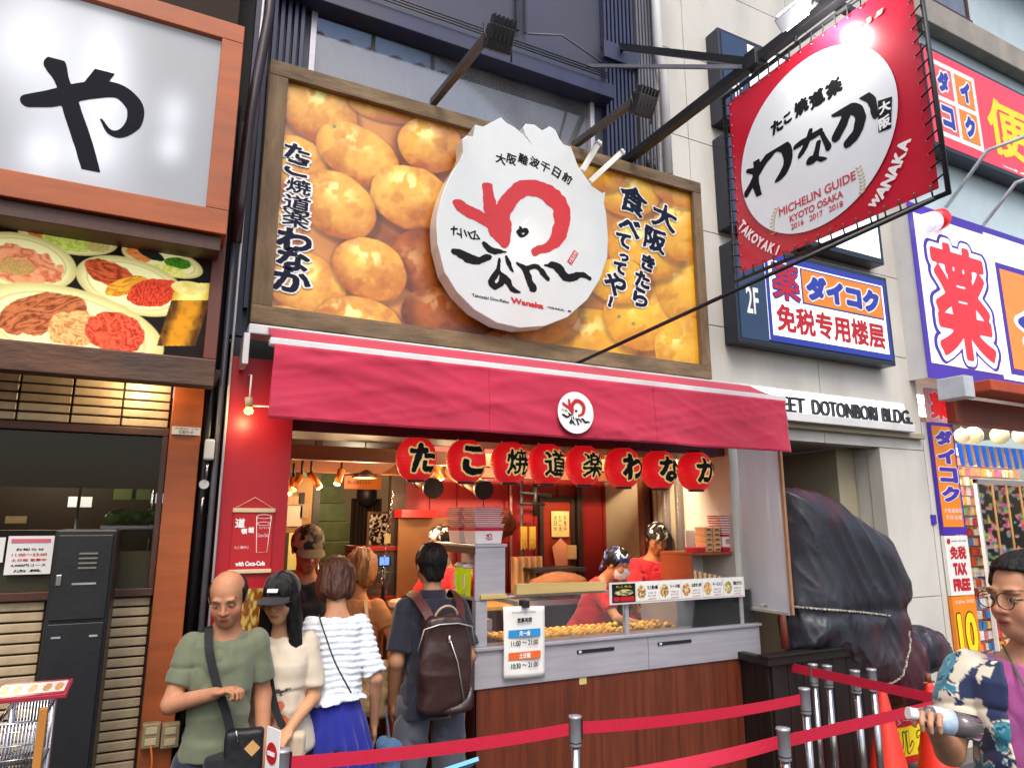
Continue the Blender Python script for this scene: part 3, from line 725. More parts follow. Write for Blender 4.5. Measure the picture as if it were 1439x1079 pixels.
b = MB().grid(lambda u, v: (upx0+(upx1-upx0)*u, UY+.5+.03*math.sin(u*70), uz0-.2+(uz1-uz0+.4)*v), 140, 1); b.build('curtain', CUR, uw)
q = at(560, 60, UY+.4)
MB().grid(lambda u, v: (q.x-.05+.1*u+.02*math.sin(v*9), UY+.4, uz0+(uz1-uz0)*v), 4, 20).build('hanging_banner', RCUR, uw)
# strip of navy awning boards and the horizontal girder
ga, gb_ = at(396, -4, -.02), at(862, 105, -.02)
b = MB(); zt = (at(640, 52, -.02).z); b.box(.36, at(862, 105, -.02).x, -.02, UY-.002, zt-.06, zt+.05); b.build('girder', NAVY_D, shop, .004)
b = MB(); b.box(.36, upx1+.1, UY-.04, UY-.001, uz1+.02, uz1+.1); b.build('window_head', STEEL, shop, .01)
b = MB()
for k in range(3): b.tube([(.5, -.04, zt+.07+k*.02), (2.6, -.04, zt+.07+k*.02)], .005, 6)
b.build('loose_cable', BLACK, shop)
# louvres (each slat a part)
def louvre(x0, x1, n, z0, z1, Y, m, name='louvre_slat', dep=.05):
    w = (x1-x0)/n
    for k in range(n):
        box(name, m, shop, x0+k*w+w*.18, x0+k*w+w*.72, Y-dep, Y, z0, z1)
lx0, lx1 = .30, upx0-.03
louvre(lx0, lx1, 6, 2.9, 7.0, UY-.005, NAVY_D)
l1, l2, l3 = at(843, 80, UY).x, at(886, 80, UY).x, at(919, 80, UY).x
zc = at(865, 85, UY).z
louvre(l1, l2, 8, 2.9, zc-.08, UY-.005, NAVY_D); louvre(l1, l2, 8, zc+.06, 7.2, UY-.005, NAVY_D)
box('louvre_rail', NAVY_D, shop, l1-.02, l2+.01, UY-.09, UY-.058, zc-.08, zc+.06, .003)
louvre(l2+.02, l3-.03, 6, 2.9, 7.2, UY-.005, GREY_L)
# white downpipe at the corner
q = at(921, 150, .0)
pipe('white_downpipe', [(l3-.06, -.0, 7.2), (l3-.06, -.0, 5.35), (l3+.03, .055, 5.2), (l3+.03, .055, 4.35)], .035, WHITE_P, 'white plastic downpipe with a double bend at the corner of the navy wall')
# thin conduits and stays on the navy wall
q1, q2 = at(728, 0, .08), at(728, 42, .08); tag(MB().tube([(q1.x, .09, 7), (q1.x, .09, q2.z)], .014).tube([(q1.x+.06, .09, 7), (q1.x+.06, .09, q2.z)], .01).build('twin_conduit', GREY_L), 'pair of grey conduits on the navy wall above the girder', 'pipe')
a, c = at(742, 48, .02), at(790, 50, .02); e = at(845, 88, .02)
tag(MB().tube([a, c, e], .007, 8).build('stay_rod', GREY_L), 'thin bent grey stay rod on the navy wall above the girder', 'rod')
# interior walls
WARMW = mat('warm_partition', '#8a6a40', .6, var=.1, scale=2); RWI = mat('inner_red_wall', '#8c1818', .45, var=.15, scale=2)
BACKY = 1.7
xa = at(440, 700, BACKY+1.2).x
box('back_wall', RWI, shop, at(560, 700, BACKY).x, 5.0, BACKY, BACKY+.08, 0, 2.5)
box('rear_wall', WARMW, shop, RX0, 4.0, 5.6, 5.7, 0, 4.2)
box('right_wall', mat('whitewashed_wall', '#b5b2ad', .6, var=.05), shop, 4.05, 4.1, .45, BACKY, 0, 2.5)
box('inner_left_wall', WARMW, shop, RX0, .32, 3.4, 5.6, 0, 4.2)
# planks on the inner back wall
pk = MB()
for k in range(12):
    xx = at(560, 700, BACKY).x+.02+k*.24
    box('wall_plank', RWI, shop, xx, xx+.228, BACKY-.015, BACKY-.001, .02, 2.49)
# ================================================================== BILLBOARD
bx0, bx1, bz0, bz1 = .336, 3.432, 2.80, 4.315
BY = 0.0
bb = thing('takoyaki_billboard', 'long billboard of golden takoyaki balls in a weathered wooden frame with vertical brush lettering', 'billboard', (bx0, BY, bz0))
ft = .1
b = MB(); b.box(bx0, bx1, BY-.02, BY+.11, bz1-ft*.9, bz1); b.box(bx0, bx1, BY-.02, BY+.11, bz0, bz0+ft); b.build('frame_rail', OLD_W, bb, .004)
b = MB(); b.box(bx0, bx0+ft, BY-.018, BY+.108, bz0+ft, bz1-ft*.9); b.build('frame_stile', OLD_WV, bb, .004); box('frame_stile', OLD_WV, bb, bx1-ft*.8, bx1, BY-.018, BY+.108, bz0+ft, bz1-ft*.9, .004)
TAKO = [(446,154,58,38,35),(545,150,52,20,10),(640,170,40,20,10),(605,203,45,35,20),(413,235,46,40,30),(503,217,58,34,30),(578,278,56,41,22),(474,288,57,38,35),(381,330,34,48,40),(600,372,42,52,-50),
 (430,400,58,40,30),(520,378,52,38,30),(505,455,60,34,15),(632,443,64,37,12),(660,330,40,40,0),(735,483,52,24,5),(832,477,60,40,10),(899,446,48,42,25),(959,396,36,52,-10),(962,488,38,40,-10),(905,350,50,38,20),(955,320,36,44,0),
 (882,272,42,30,15),(835,240,44,26,10),(955,262,36,26,20),(760,440,50,40,0),(870,395,40,30,10),(400,460,50,28,10)]
def tako(u, v):
    x0_, x1_, z0_, z1_ = bx0+ft*.9, bx1-ft*.7, bz0+ft*.9, bz1-ft*.8
    q = np.stack([x0_+(x1_-x0_)*u, np.full_like(u, BY+.02), z0_+(z1_-z0_)*v], -1)-np.array(CAM)
    dep = q@np.array(_fw); X = CCX+CF*(q@np.array(_rt))/dep; Y = CCY-CF*(q@np.array(_up))/dep
    nz = lambda s, o=0, oc=4: fbm(np.stack([X*s, Y*s, np.zeros_like(X)+o], -1), oc)
    H = lambda h: np.array(hx(h))
    rt_ = sm(620, 900, X)[:, None]
    C = lerp(H('#8a4a22'), H('#cf8a44'), sm(.35, .65, nz(.012))); C = C*(1-rt_*.6)+lerp(H('#c87a20'), H('#e8a540'), nz(.03))*rt_*.6
    for k, (cx, cy, rx, ry, an) in enumerate(TAKO):
        ca, sa = math.cos(math.radians(an)), math.sin(math.radians(an)); dx, dy = X-cx, Y-cy
        a, b_ = (dx*ca+dy*sa)/rx/1.1, (-dx*sa+dy*ca)/ry/1.1
        e = np.hypot(a, b_)*(1+(nz(.035, k, 3)-.5)*.16)
        # dark hollow of the pan round the ball
        hol = (1-sm(.98, 1.16, np.hypot(a-.08, b_-.10)))[:, None]*.6; C = C*(1-hol)+H('#3d1a0c' if cx < 700 else '#6a3610')*hol
        m = (1-sm(.965, 1.0, e))[:, None]
        dark = (632 == cx or 735 == cx or 600 == cx)
        lo, hi = ('#52200a', '#b5601c') if dark else (('#b8641c', '#ffc652') if cx < 700 else ('#cc7c10', '#ffc82c'))
        sh = np.clip(.66-.30*b_-.18*a-.42*e**3+(nz(.03, 5+k)-.5)*.9+(nz(.16, 9+k, 3)-.5)*.35, 0, 1)
        B = lerp(H(lo), H(hi), sh)
        spec = np.exp(-(((a+.25)/.4)**2+((b_+.4)/.3)**2))*sm(.42, .6, nz(.10, 31+k, 3))*.9; B = B+spec[:, None]*H('#fff0b0')*(0.3 if dark else .8)
        B = B*(1-(sm(.54, .68, nz(.05, 20+k, 4))*.35)[:, None]*(1-H('#b8581c')))
        C = C*(1-m)+B*m
    for (cx, cy) in ((470, 178), (870, 445), (890, 455), (402, 140)):
        m = (1-sm(2, 6, np.hypot(X-cx, Y-cy)*(1+nz(.2)))); C = C*(1-m[:, None])+H('#7a8a3a')*m[:, None]
    return C
paint('printed_picture', bx0+ft*.9, bx1-ft*.7, bz0+ft*.9, bz1-ft*.8, BY+.02, 560, 260, tako, vmat('vinyl_print', .32, coat=.3, bump=.02, bscale=3), bb)
box('backing_board', BLACK, bb, bx0+.02, bx1-.02, BY+.03, BY+.1, bz0+.02, bz1-.02)
def ctext(ch, cx, cy, size, Y, m, parent, rot=0., bold=.004, rough=.03, out=0., outm=None, sq=(1., 1.), seed=0., name='lettering', res=44, topl=None, lowl=None, gap=.002):
    """one character centred on a pixel of the facade-parallel plane y=Y; size in pixels of the photograph there"""
    q = at(cx, cy, Y); e = at(cx, cy-size, Y); s_ = abs(e.z-q.z)
    ar = text_art(ch, rough, seed=seed)
    w = s_*(ar.b[2]-ar.b[0])/max(ar.b[3]-ar.b[1], ar.b[2]-ar.b[0])*sq[0]; h = s_*(ar.b[3]-ar.b[1])/max(ar.b[3]-ar.b[1], ar.b[2]-ar.b[0])*sq[1]
    fn, sc = fit(ar, q.x-w/2, q.x+w/2, q.z-h/2, q.z+h/2, (0, Y, 0), (1, 0, 0), (0, 0, 1), rot)
    topl.add(*art_sheet(ar, bold/sc, res, fn))
    if out:
        f2, _ = fit(ar, q.x-w/2, q.x+w/2, q.z-h/2, q.z+h/2, (0, Y+gap, 0), (1, 0, 0), (0, 0, 1), rot); lowl.add(*art_sheet(ar, (bold+out)/sc, res, f2))
t_, l_ = Sheets(), Sheets()
for k, (ch, x, y, s_) in enumerate([('た',418,214,22),('こ',417,237,21),('焼',420,262,22),('道',418,286,24),('楽',416,308,24),('わ',414,337,32),('な',412,365,30),('か',410,394,36)]):
    ctext(ch, x, y, s_, BY+.012, None, bb, -.06, .0075 if k > 4 else (.0045 if k < 2 else .002), .03, .010, None, (1.3 if k > 4 else 1.4, .92), k, topl=t_, lowl=l_)
for k, (ch, x, y, s_, r) in enumerate([('大',934,305,33,-.2),('阪',921,337,31,-.2),('き',911,370,21,-.2),('た',903,393,20,-.15),('ら',900,418,24,-.1),('食',890,282,37,-.25),('べ',885,319,29,-.2),('て',876,338,19,-.1),('っ',877,362,11,-.1),('て',871,377,16,-.1),('や',865,400,30,-.1),('！',858,424,13,-.3)]):
    ctext(ch, x, y, s_, BY+.012, None, bb, r, .0075, .04, .010, None, (1.1, 1), 20+k, topl=t_, lowl=l_)
NAVYINK = mat('navy_ink', '#161c33', .6, spec=.15); t_.build('lettering', NAVYINK, bb); l_.build('letter_border', WHITE_INK, bb)

# the brush emblem, in its own pixel frame (zoom of the plate: 1177 x 1079)
EMB_R = [[(100,262,18),(150,300,40),(230,350,38),(330,400,45),(400,440,60)], [(318,165,36),(330,240,44),(345,330,48),(400,420,85),(430,530,42),(440,560,26)],
         [(400,440,80),(420,340,60),(480,240,58),(560,180,58),(650,168,55),(740,205,58),(810,280,60),(835,370,56),(815,470,55),(750,555,48),(655,605,32)]]
EMB_K = [[(80,600,18),(150,630,30),(235,670,28),(330,640,20)], [(295,545,14),(345,595,24),(450,610,4)], [(400,655,8),(392,740,20),(345,810,26),(375,850,22),(415,815,18),(410,760,14)], [(400,745,16),(450,800,20),(495,865,20),(540,885,8)],
         [(450,640,10),(468,690,14),(495,742,5)], [(525,685,12),(580,740,22),(635,865,24)], [(590,722,16),(665,715,18),(735,795,16)], [(715,700,12),(790,705,26),(870,785,30),(960,765,22),(1020,790,14)],
         [(545,440,6),(585,450,8),(590,480,10),(560,500,12),(530,470,10),(560,460,16)]]
EMB_S = [[(70,450,5),(110,450,5)],[(88,435,5),(85,490,4)],[(110,480,4),(130,490,4)],[(135,450,4),(140,510,4)],[(160,460,4),(175,500,4)],[(185,470,4),(205,510,5)],[(200,480,4),(235,465,4)],[(235,470,4),(225,520,4)],[(245,490,4),(265,520,4)],[(210,515,4),(255,520,3)]]
def emblem(place, parent, res=.16, rough=9., small=True, eye=True):
    """place((n,2) emblem pixels) -> 3D"""
    f = lambda Q: place(np.stack([Q[:, 0], -Q[:, 1]], -1))
    flip = lambda L: [[(x, -y, r) for x, y, r in s] for s in L]
    R_ = stroke_art(flip(EMB_R), rough*3.2, .022, 1, (60, -640, 900, -110)); K_ = stroke_art(flip(EMB_K), rough*2.4, .03, 2, (50, -900, 1040, -425)); S_ = stroke_art(flip(EMB_S), 1, .05, 2, (60, -530, 275, -425))
    # dry-brush hollow inside the ring
    hol = lambda P: -(np.hypot((P[:, 0]-655)/118, (P[:, 1]+390)/165)-1)*110*(1-.0) if eye else None
    def clip(P):
        a = np.radians(-14); dx, dy = P[:, 0]-650, P[:, 1]+395
        u, v = dx*np.cos(a)-dy*np.sin(a), dx*np.sin(a)+dy*np.cos(a)
        return -(np.hypot(u/112, v/170)-1)*110
    o = Sheets().add(*art_sheet(R_, 0, res, f, clip=clip)).build('red_brush_mark', RED_INK, parent)
    Sheets().add(*art_sheet(K_, 0, res, f)).build('black_brush_mark', INK, parent)
    if small: Sheets().add(*art_sheet(S_, 1, res*2, f)).build('small_brush_letters', INK, parent)
    return o
PY_ = -.13
plate = thing('emblem_plate', 'round white emblem plate with jagged top and red brush mark on the billboard', 'sign', (at(733, 320, PY_).x, BY-.02, at(733, 320, PY_).z))
out = [(140,130),(160,115),(185,120),(192,72),(225,80),(262,60),(295,42),(318,65),(350,82),(385,112),(418,150),(392,112),(384,85),(395,68),(430,72),(460,95),(490,78),(512,92),(530,130),(545,150),(575,160),(595,215),(605,240),(640,290),(660,318),(700,345),(713,340),(706,385),(715,420),(723,520),(720,600),(690,690),(640,770),(560,840),(470,875),(370,882),(280,862),(190,810),(120,740),(70,660),(42,550),(38,460),(55,370),(90,280),(132,212),(144,180)]
rr_ = random.Random(2); poly = []
out = out[:40]+[tuple(p_[:2]) for p_ in catmull([(x_, y_, 0) for x_, y_ in out[40:58]], 5)]+out[58:]
for i, (a, b_) in enumerate(out):
    q = at(600+a/2.84, 150+b_/2.84, PY_); poly.append((q.x, q.z))
poly = poly[::-1]
MB().prism(poly, lambda a, b_: (a, PY_, b_), lambda a, b_: (a, -.02, b_)).build('plate', mat('white_enamel_board', '#d0d5d4', .25, var=.03, coat=.4, dirt=.05), plate, .003)
def from_px(px, py, Y):
    dx = np.asarray(px)-CCX; dy = np.asarray(py)-CCY
    d = np.array(_fw)[None]+dx[:, None]/CF*np.array(_rt)[None]-dy[:, None]/CF*np.array(_up)[None]
    t = (Y-CAM.y)/d[:, 1]; return np.array(CAM)[None]+d*t[:, None]
emblem(lambda Q: from_px(620+Q[:, 0]/4.904, 230+Q[:, 1]/4.904, PY_-.002), plate)
t_ = Sheets()
for k, (ch, x, y) in enumerate([('大',295,208),('阪',338,210),('難',384,210),('波',430,222),('千',472,240),('日',517,262),('前',560,286)]):
    ctext(ch, 600+x/2.84, 150+y/2.84, 13.5, PY_-.002, None, plate, -.1-.06*k, .002, .03, topl=t_, seed=k)
t_.build('lettering', INK, plate)
for (t, a, b_, m, bo) in (('Takoyaki Dou-Raku', (663, 413), (715, 427), INK, .0006), ('Wanaka', (718, 418), (764, 434), RED_INK, .003), ('-OSAKA-  ©', (768, 430), (803, 439), INK, .0006)):
    q, e = at(*a, PY_-.002), at(*b_, PY_-.002)
    words('lettering', t, m, plate, q.x, e.x, e.z, q.z, PY_-.002, bold=bo, res=40, rough=.04, rot=-.03)
q = at(805, 362, PY_-.002); d_ = (math.cos(.85), math.sin(.85))
o = MB().add([(q.x+s*.052*math.cos(1.02)-t*.019*math.sin(1.02), PY_-.002, q.z+s*.052*math.sin(1.02)+t*.019*math.cos(1.02)) for s, t in ((-1,-1),(1,-1),(1,1),(-1,1))], [(0,1,2,3)]).build('red_stamp', RED_INK, plate)
words('stamp_lettering', '大阪名物', WHITE_INK, plate, -.045, .045, -.014, .014, 0, O=(q.x, PY_-.0035, q.z), U=(math.cos(1.02), 0, math.sin(1.02)), V=(-math.sin(1.02), 0, math.cos(1.02)), res=30)
TP = mat('bleached_toothpick', '#e6e6de', .6)
for (a, b_) in (((618, 258), (688, 140)), ((648, 302), (782, 178))):
    p, e = at(600+a[0]/2.84, 150+a[1]/2.84, PY_+.04), at(600+b_[0]/2.84, 150+b_[1]/2.84, PY_+.0)
    MB().beam(p, e, .035, .04, (0, 1, 0)).build('toothpick', TP, plate, .004)
    dd = (e-p).normalized(); MB().beam(e-dd*.035, e-dd*.02, .042, .047, (0, 1, 0)).build('toothpick_ring', mat('toothpick_groove', '#9a9c98', .6), plate)

# ================================================================== PROJECTING SIGN
GX = 2.79
def sg(px, py): q = atx(px, py, GX); return -q.y, q.z
u0, u1, gz0, gz1 = .955, 2.067, 3.17, 4.235
ps = thing('projecting_banner_sign', 'red projecting banner sign with a white oval, laced into a black frame', 'sign', (GX, -u0, gz0))
BAN = mat('red_banner_vinyl', '#c51f34', .28, var=.05, scale=2, coat=.25, bump=.03, bscale=6)
MB().grid(lambda a, c: (GX+.004*math.sin(a*9)*math.sin(c*7), -(u0+(u1-u0)*a), gz0+(gz1-gz0)*c), 24, 24).build('banner', BAN, ps)
ou = (0, -1, 0); ov = (0, 0, 1); OG = lambda k: (GX-.006-.0015*k, 0, 0)
L_, R_, T_, B_ = sg(1042, 240), sg(1262, 130), sg(1205, 33), sg(1110, 338)
cu, cz_ = (L_[0]+R_[0])/2, (T_[1]+B_[1])/2; ru, rz_ = (R_[0]-L_[0])/2, (T_[1]-B_[1])/2
MB().add([(GX-.006, -(cu+ru*math.cos(t*math.pi/36)), cz_+rz_*math.sin(t*math.pi/36)) for t in range(72)], [tuple(range(72))]).build('white_oval', mat('white_banner_vinyl', '#e4e9ec', .25, var=.02, coat=.3), ps)
def gw(t, a, b_, m=INK, bold=.0, rot=0., rough=0., res=40, seed=0., name='lettering', **k):
    p, e = sg(*a), sg(*b_); return words(name, t, m, ps, p[0], e[0], e[1], p[1], bold=bold, rot=rot, rough=rough, res=res, O=OG(1), U=ou, V=ov, seed=seed, **k)
def gchars(chars, m, bold, rough=0., name='lettering', res=40, sq=1.):
    s = Sheets()
    for k, (ch, px, py, size, rot) in enumerate(chars):
        c = sg(px, py); h = abs(sg(px, py-size)[1]-c[1]); ar = text_art(ch, rough, seed=k*3.)
        mxx = max(ar.b[3]-ar.b[1], ar.b[2]-ar.b[0]); w_, h_ = h*(ar.b[2]-ar.b[0])/mxx*sq, h*(ar.b[3]-ar.b[1])/mxx
        fn, sc = fit(ar, c[0]-w_/2, c[0]+w_/2, c[1]-h_/2, c[1]+h_/2, OG(1), ou, ov, rot); s.add(*art_sheet(ar, bold/sc, res, fn))
    return s.build(name, m, ps)
gchars([('た',1093,178,17,.1),('こ',1108,167,12,.1),('焼',1127,151,20,.12),('道',1149,139,21,.12),('楽',1173,124,22,.12)], INK, .005, .05)
# わ な か as brush strokes, in a 680 x 400 frame of the zoom
def g2(x, y): return sg(980+x/2.697, 0+y/2.697)
def GS(L): return [[(*g2(x, y), r) for x, y, r in s] for s in L]
WA = [[(215,565,.018),(228,625,.022),(225,690,.024),(238,740,.02)],[(195,650,.014),(230,645,.02),(268,600,.022),(300,560,.026),(335,560,.03),(348,600,.03),(330,655,.022),(300,690,.006)],[(190,735,.02),(228,668,.018),(265,612,.012)]]
NA = [[(375,560,.014),(420,530,.018),(470,500,.014)],[(432,500,.014),(415,550,.018),(390,595,.012)],[(478,510,.012),(500,560,.016)],[(462,545,.016),(450,600,.02),(425,618,.016),(440,600,.012),(490,610,.012)]]
KA = [[(525,430,.02),(590,415,.026),(620,440,.028),(610,500,.026),(575,545,.024)],[(570,390,.018),(565,450,.026),(530,520,.024)],[(610,350,.018),(660,380,.022),(680,440,.014)]]
b_ = (*g2(180, 770), *g2(700, 330)); ar = stroke_art(GS(WA+NA+KA), .012, 26, 2, (b_[0], b_[1], b_[2], b_[3]))
Sheets().add(*art_sheet(ar, 0, 210, lambda Q: np.stack([np.full(len(Q), GX-.0075), -Q[:, 0], Q[:, 1]], -1))).build('brush_lettering', INK, ps)
# small black plate 大阪
pa = [g2(688, 385), g2(742, 368), g2(738, 488), g2(690, 505)]
MB().add([(GX-.0075, -u_, z_) for u_, z_ in pa][::-1], [(3, 2, 1, 0)]).build('black_tag', INK, ps)
s = Sheets()
for ch, x, y in (('大', 714, 408), ('阪', 714, 465)):
    c = g2(x, y); ar = text_art(ch); fn, sc = fit(ar, c[0]-.026, c[0]+.026, c[1]-.026, c[1]+.026, (GX-.009, 0, 0), ou, ov, .03); s.add(*art_sheet(ar, .0025/sc, 40, fn))
s.build('tag_lettering', WHITE_INK, ps)
MR = mat('dull_red_ink', '#c4474e', .5)
def line_on(t, ax, ay, bx_, by_, hpx, m, bold, sp=None):
    p, e = sg(ax, ay), sg(bx_, by_); h = abs(sg(ax, ay-hpx)[1]-p[1]); a_ = math.atan2(e[1]-p[1], e[0]-p[0]); L = math.hypot(e[0]-p[0], e[1]-p[1])
    words('lettering', t, m, ps, 0, L, -h/2, h/2, O=(GX-.0075, -p[0], p[1]), U=(0, -math.cos(a_), math.sin(a_)), V=(0, math.sin(a_), math.cos(a_)), bold=bold, res=34)
line_on('MICHELIN GUIDE', 1096, 300, 1204, 246, 12, MR, .0014); line_on('KYOTO OSAKA', 1111, 309, 1186, 272, 10, MR, .0014); line_on('2016   2017   2018', 1113, 320, 1186, 286, 8, MR, .001)
# laurels
GOLD = mat('gold_ink', '#b9a25a', .45); b = MB()
for (cx, cy, sgn_) in ((1087, 313, -1), (1214, 256, 1)):
    for k in range(8):
        c = sg(cx+sgn_*(-6+abs(k-3.0)*.0+6*math.sin(k/7*2.2))*1.0, cy-18+k*5)
        for s_ in (-1, 1): b.add([(GX-.0075, -(c[0]+s_*.0), c[1]), (GX-.0075, -(c[0]+s_*.012), c[1]+.004), (GX-.0075, -(c[0]+s_*.018), c[1]+.014), (GX-.0075, -(c[0]+s_*.004), c[1]+.008)], [(0, 1, 2, 3)])
stuff(b.build('laurel', GOLD, ps))
def arcw(t, P, size, bold, sq=1.):
    n = len(t); chars = []
    for k, ch in enumerate(t):
        f = k/(n-1); x = (1-f)**2*P[0][0]+2*f*(1-f)*P[1][0]+f*f*P[2][0]; y = (1-f)**2*P[0][1]+2*f*(1-f)*P[1][1]+f*f*P[2][1]
        dx = 2*(1-f)*(P[1][0]-P[0][0])+2*f*(P[2][0]-P[1][0]); dy = 2*(1-f)*(P[1][1]-P[0][1])+2*f*(P[2][1]-P[1][1])
        p, e = sg(x, y), sg(x+dx*.05, y+dy*.05); chars.append((ch, x, y, size, math.atan2(e[1]-p[1], e[0]-p[0])))
    gchars(chars, WHITE_INK, bold, sq=sq)
arcw('WANAKA', [(1231, 284), (1256, 250), (1271, 205)], 15.5, .0035); arcw('TAKOYAKI', [(1044, 317), (1062, 342), (1094, 352)], 12, .003, .85)
# pale curl motif top right
pk_ = mat('pale_pink_ink', '#e79a96', .5)
ar = stroke_art(GS([[(618,95,.012),(640,50,.014),(665,10,.016),(690,5,.016),(695,45,.014),(675,85,.012),(655,100,.008)],[(640,60,.006),(655,78,.01),(650,95,.006)],[(700,70,.01),(730,45,.01),(755,22,.006)],[(680,90,.008),(705,80,.01),(722,88,.005)]]), .008, 30, 3, (*g2(600, 120), *g2(775, -10)))
Sheets().add(*art_sheet(ar, 0, 180, lambda Q: np.stack([np.full(len(Q), GX-.0075), -Q[:, 0], Q[:, 1]], -1))).build('curl_motif', pk_, ps)
e_ = .035
b = MB(); yy0, yy1 = -(u0-e_), -(u1+e_)
b.tube([(GX, yy0, gz0-e_), (GX, yy1, gz0-e_), (GX, yy1, gz1+e_+.01), (GX, yy0, gz1+e_+.01)], .014, 8, closed=True); b.build('steel_frame', BLACK, ps)
b = MB(); nn = 15
for k in range(nn+1):
    f = k/nn
    for (Ye, Yf) in ((-(u0+.02), yy0), (-(u1-.02), yy1)):
        zz = gz0+.03+(gz1-gz0-.06)*f; b.tube([(GX-.008, Ye, zz), (GX-.018, Yf, zz+.015), (GX+.014, Yf, zz+.03)], .004, 5)
    yy = -(u0+.03+(u1-u0-.06)*f)
    b.tube([(GX-.008, yy, gz0+.02), (GX-.016, yy-.01, gz0-e_)], .004, 5); b.tube([(GX-.008, yy, gz1-.02), (GX-.016, yy-.01, gz1+e_)], .004, 5)
stuff(b.build('lacing', mat('black_cord', '#131318', .8), ps))
b = MB()
for k in range(nn+1):
    f = k/nn
    for Ye in (-(u0+.02), -(u1-.02)): b.box(GX-.009, GX-.007, Ye-.003, Ye+.003, gz0+.027+(gz1-gz0-.06)*f, gz0+.033+(gz1-gz0-.06)*f)
    yy = -(u0+.03+(u1-u0-.06)*f)
    for zz in (gz0+.02, gz1-.02): b.box(GX-.009, GX-.007, yy-.003, yy+.003, zz-.003, zz+.003)
stuff(b.build('eyelet', WHITE_P, ps))
bz_ = 4.36
sup = thing('sign_support_frame', 'black steel beams and stays that carry the projecting banner sign out from the navy wall', 'steel frame', (GX, UY, bz_))
b = MB().box(GX-.028, GX+.028, -2.5, UY, bz_-.028, bz_+.028); b.build('main_beam', BLACK, sup, .003)
MB().box(GX-.1, GX+.22, -1.66, -1.62, bz_+.03, bz_+.07).build('cross_bar', BLACK, sup, .003)
p, e = at(872, 66, .04), atx(1064, 89, GX-.01)
MB().beam(p, e, .032, .045).build('stay', BLACK, sup); p, e = at(826, 93, .04), atx(1052, 95, GX-.01); MB().beam(p, e, .02, .022).build('stay', GREY_L, sup)
b = MB()
for yy in (-1.15, -1.45, -1.95):
    for k in range(4): b.tube([(GX+(.008 if k % 2 else 0), yy-.008, bz_-.03-k*.012), (GX-(.008 if k % 2 else 0), yy+.008, bz_-.045-k*.012)], .005, 5)
b.build('chain', BLACK, sup)
MB().box(GX-.05, GX+.05, -1.22, -1.14, bz_-.05, bz_+.05).build('clamp', BLACK, sup, .004)
p = at(808, 512, -.03); e = Vector((GX-.03, -2.06, gz0-.05))
pipe('lower_stay_rod', [p, e], .011, BLACK, 'thin black stay rod from the billboard foot to the banner sign corner', 'rod')
b = MB(); q = at(945, 190, .0)
tag(MB().tube([(2.98, .03, 4.33), (2.98, .03, bz_+.12)], .014).tube([(3.04, .03, 4.33), (3.04, .03, bz_+.08)], .011).build('wall_conduit', BLACK), 'pair of black conduits behind the billboard corner on the cream wall', 'pipe')
# floodlights on arms
def flood(label, start, end_px, lit=False, face=(0, 1, -.4)):
    st = at(*start, .06); en = atx(*end_px, st.x)
    t = thing('floodlight', label, 'floodlight', st, group='floodlights on arms')
    MB().beam(st, en, .04, .045).build('arm', mat('weathered_arm', '#4c4440', .5, var=.3, dirt=.4), t, .003)
    MB().obox(en+Vector((.045, -.02, -.03)), (.07, 0, 0), (0, .03, .02), (0, -.035, .05)).build('housing', BLACK, t, .006)
    b = MB()
    for k in range(6): b.obox(en+Vector((-.015+k*.024, -.055, .0)), (.004, 0, 0), (0, .022, .012), (0, -.03, .05))
    b.build('cooling_fin', BLACK, t)
    MB().tube([en+Vector((-.035, 0, .05)), en+Vector((-.035, -.02, -.02)), en+Vector((.0, .0, -.09)), en+Vector((.125, 0, -.06)), en+Vector((.125, -.02, .0))], .006, 6).build('bracket', BLACK, t)
    MB().tube([en+Vector((.0, .02, .06)), en+Vector((.04, .0, .1)), en+Vector((.1, 0, .07)), en+Vector((.14, .02, -.04)), en+Vector((.14, .03, -.1))], .005, 6).build('flex', BLACK, t)
    return t
flood('black floodlight on a square arm above the left half of the billboard', (608, 145), (688, 48)); flood('black floodlight on a square arm above the right end of the billboard', (806, 205), (892, 142))
# the lit lamp above the banner
en = atx(1118, 18, GX-.1)
lt = thing('lit_floodlight', 'lit white floodlight hanging from the beam above the banner sign', 'floodlight', en, group=None)
MB().obox(en, (.0, .075, .0), (.05, 0, .05), (.028, 0, -.028)).build('housing', mat('grey_lamp_body', '#8a8f96', .4), lt, .006)
MB().add([en+Vector(v) for v in ((-.055, .07, .012), (-.055, -.07, .012), (.012, -.07, -.055), (.012, .07, -.055))], [(0, 1, 2, 3), (3, 2, 1, 0)]).build('lens', COOLL, lt)
MB().tube([en+Vector((.03, .075, .0)), en+Vector((.06, .085, .08)), en+Vector((.08, .0, .1)), en+Vector((.06, -.085, .08)), en+Vector((.03, -.075, 0))], .006, 6).build('bracket', BLACK, lt)
point('lamp_light', (GX-.12, -1.70, 4.2), 10, (1, .97, .92), .05, lt)

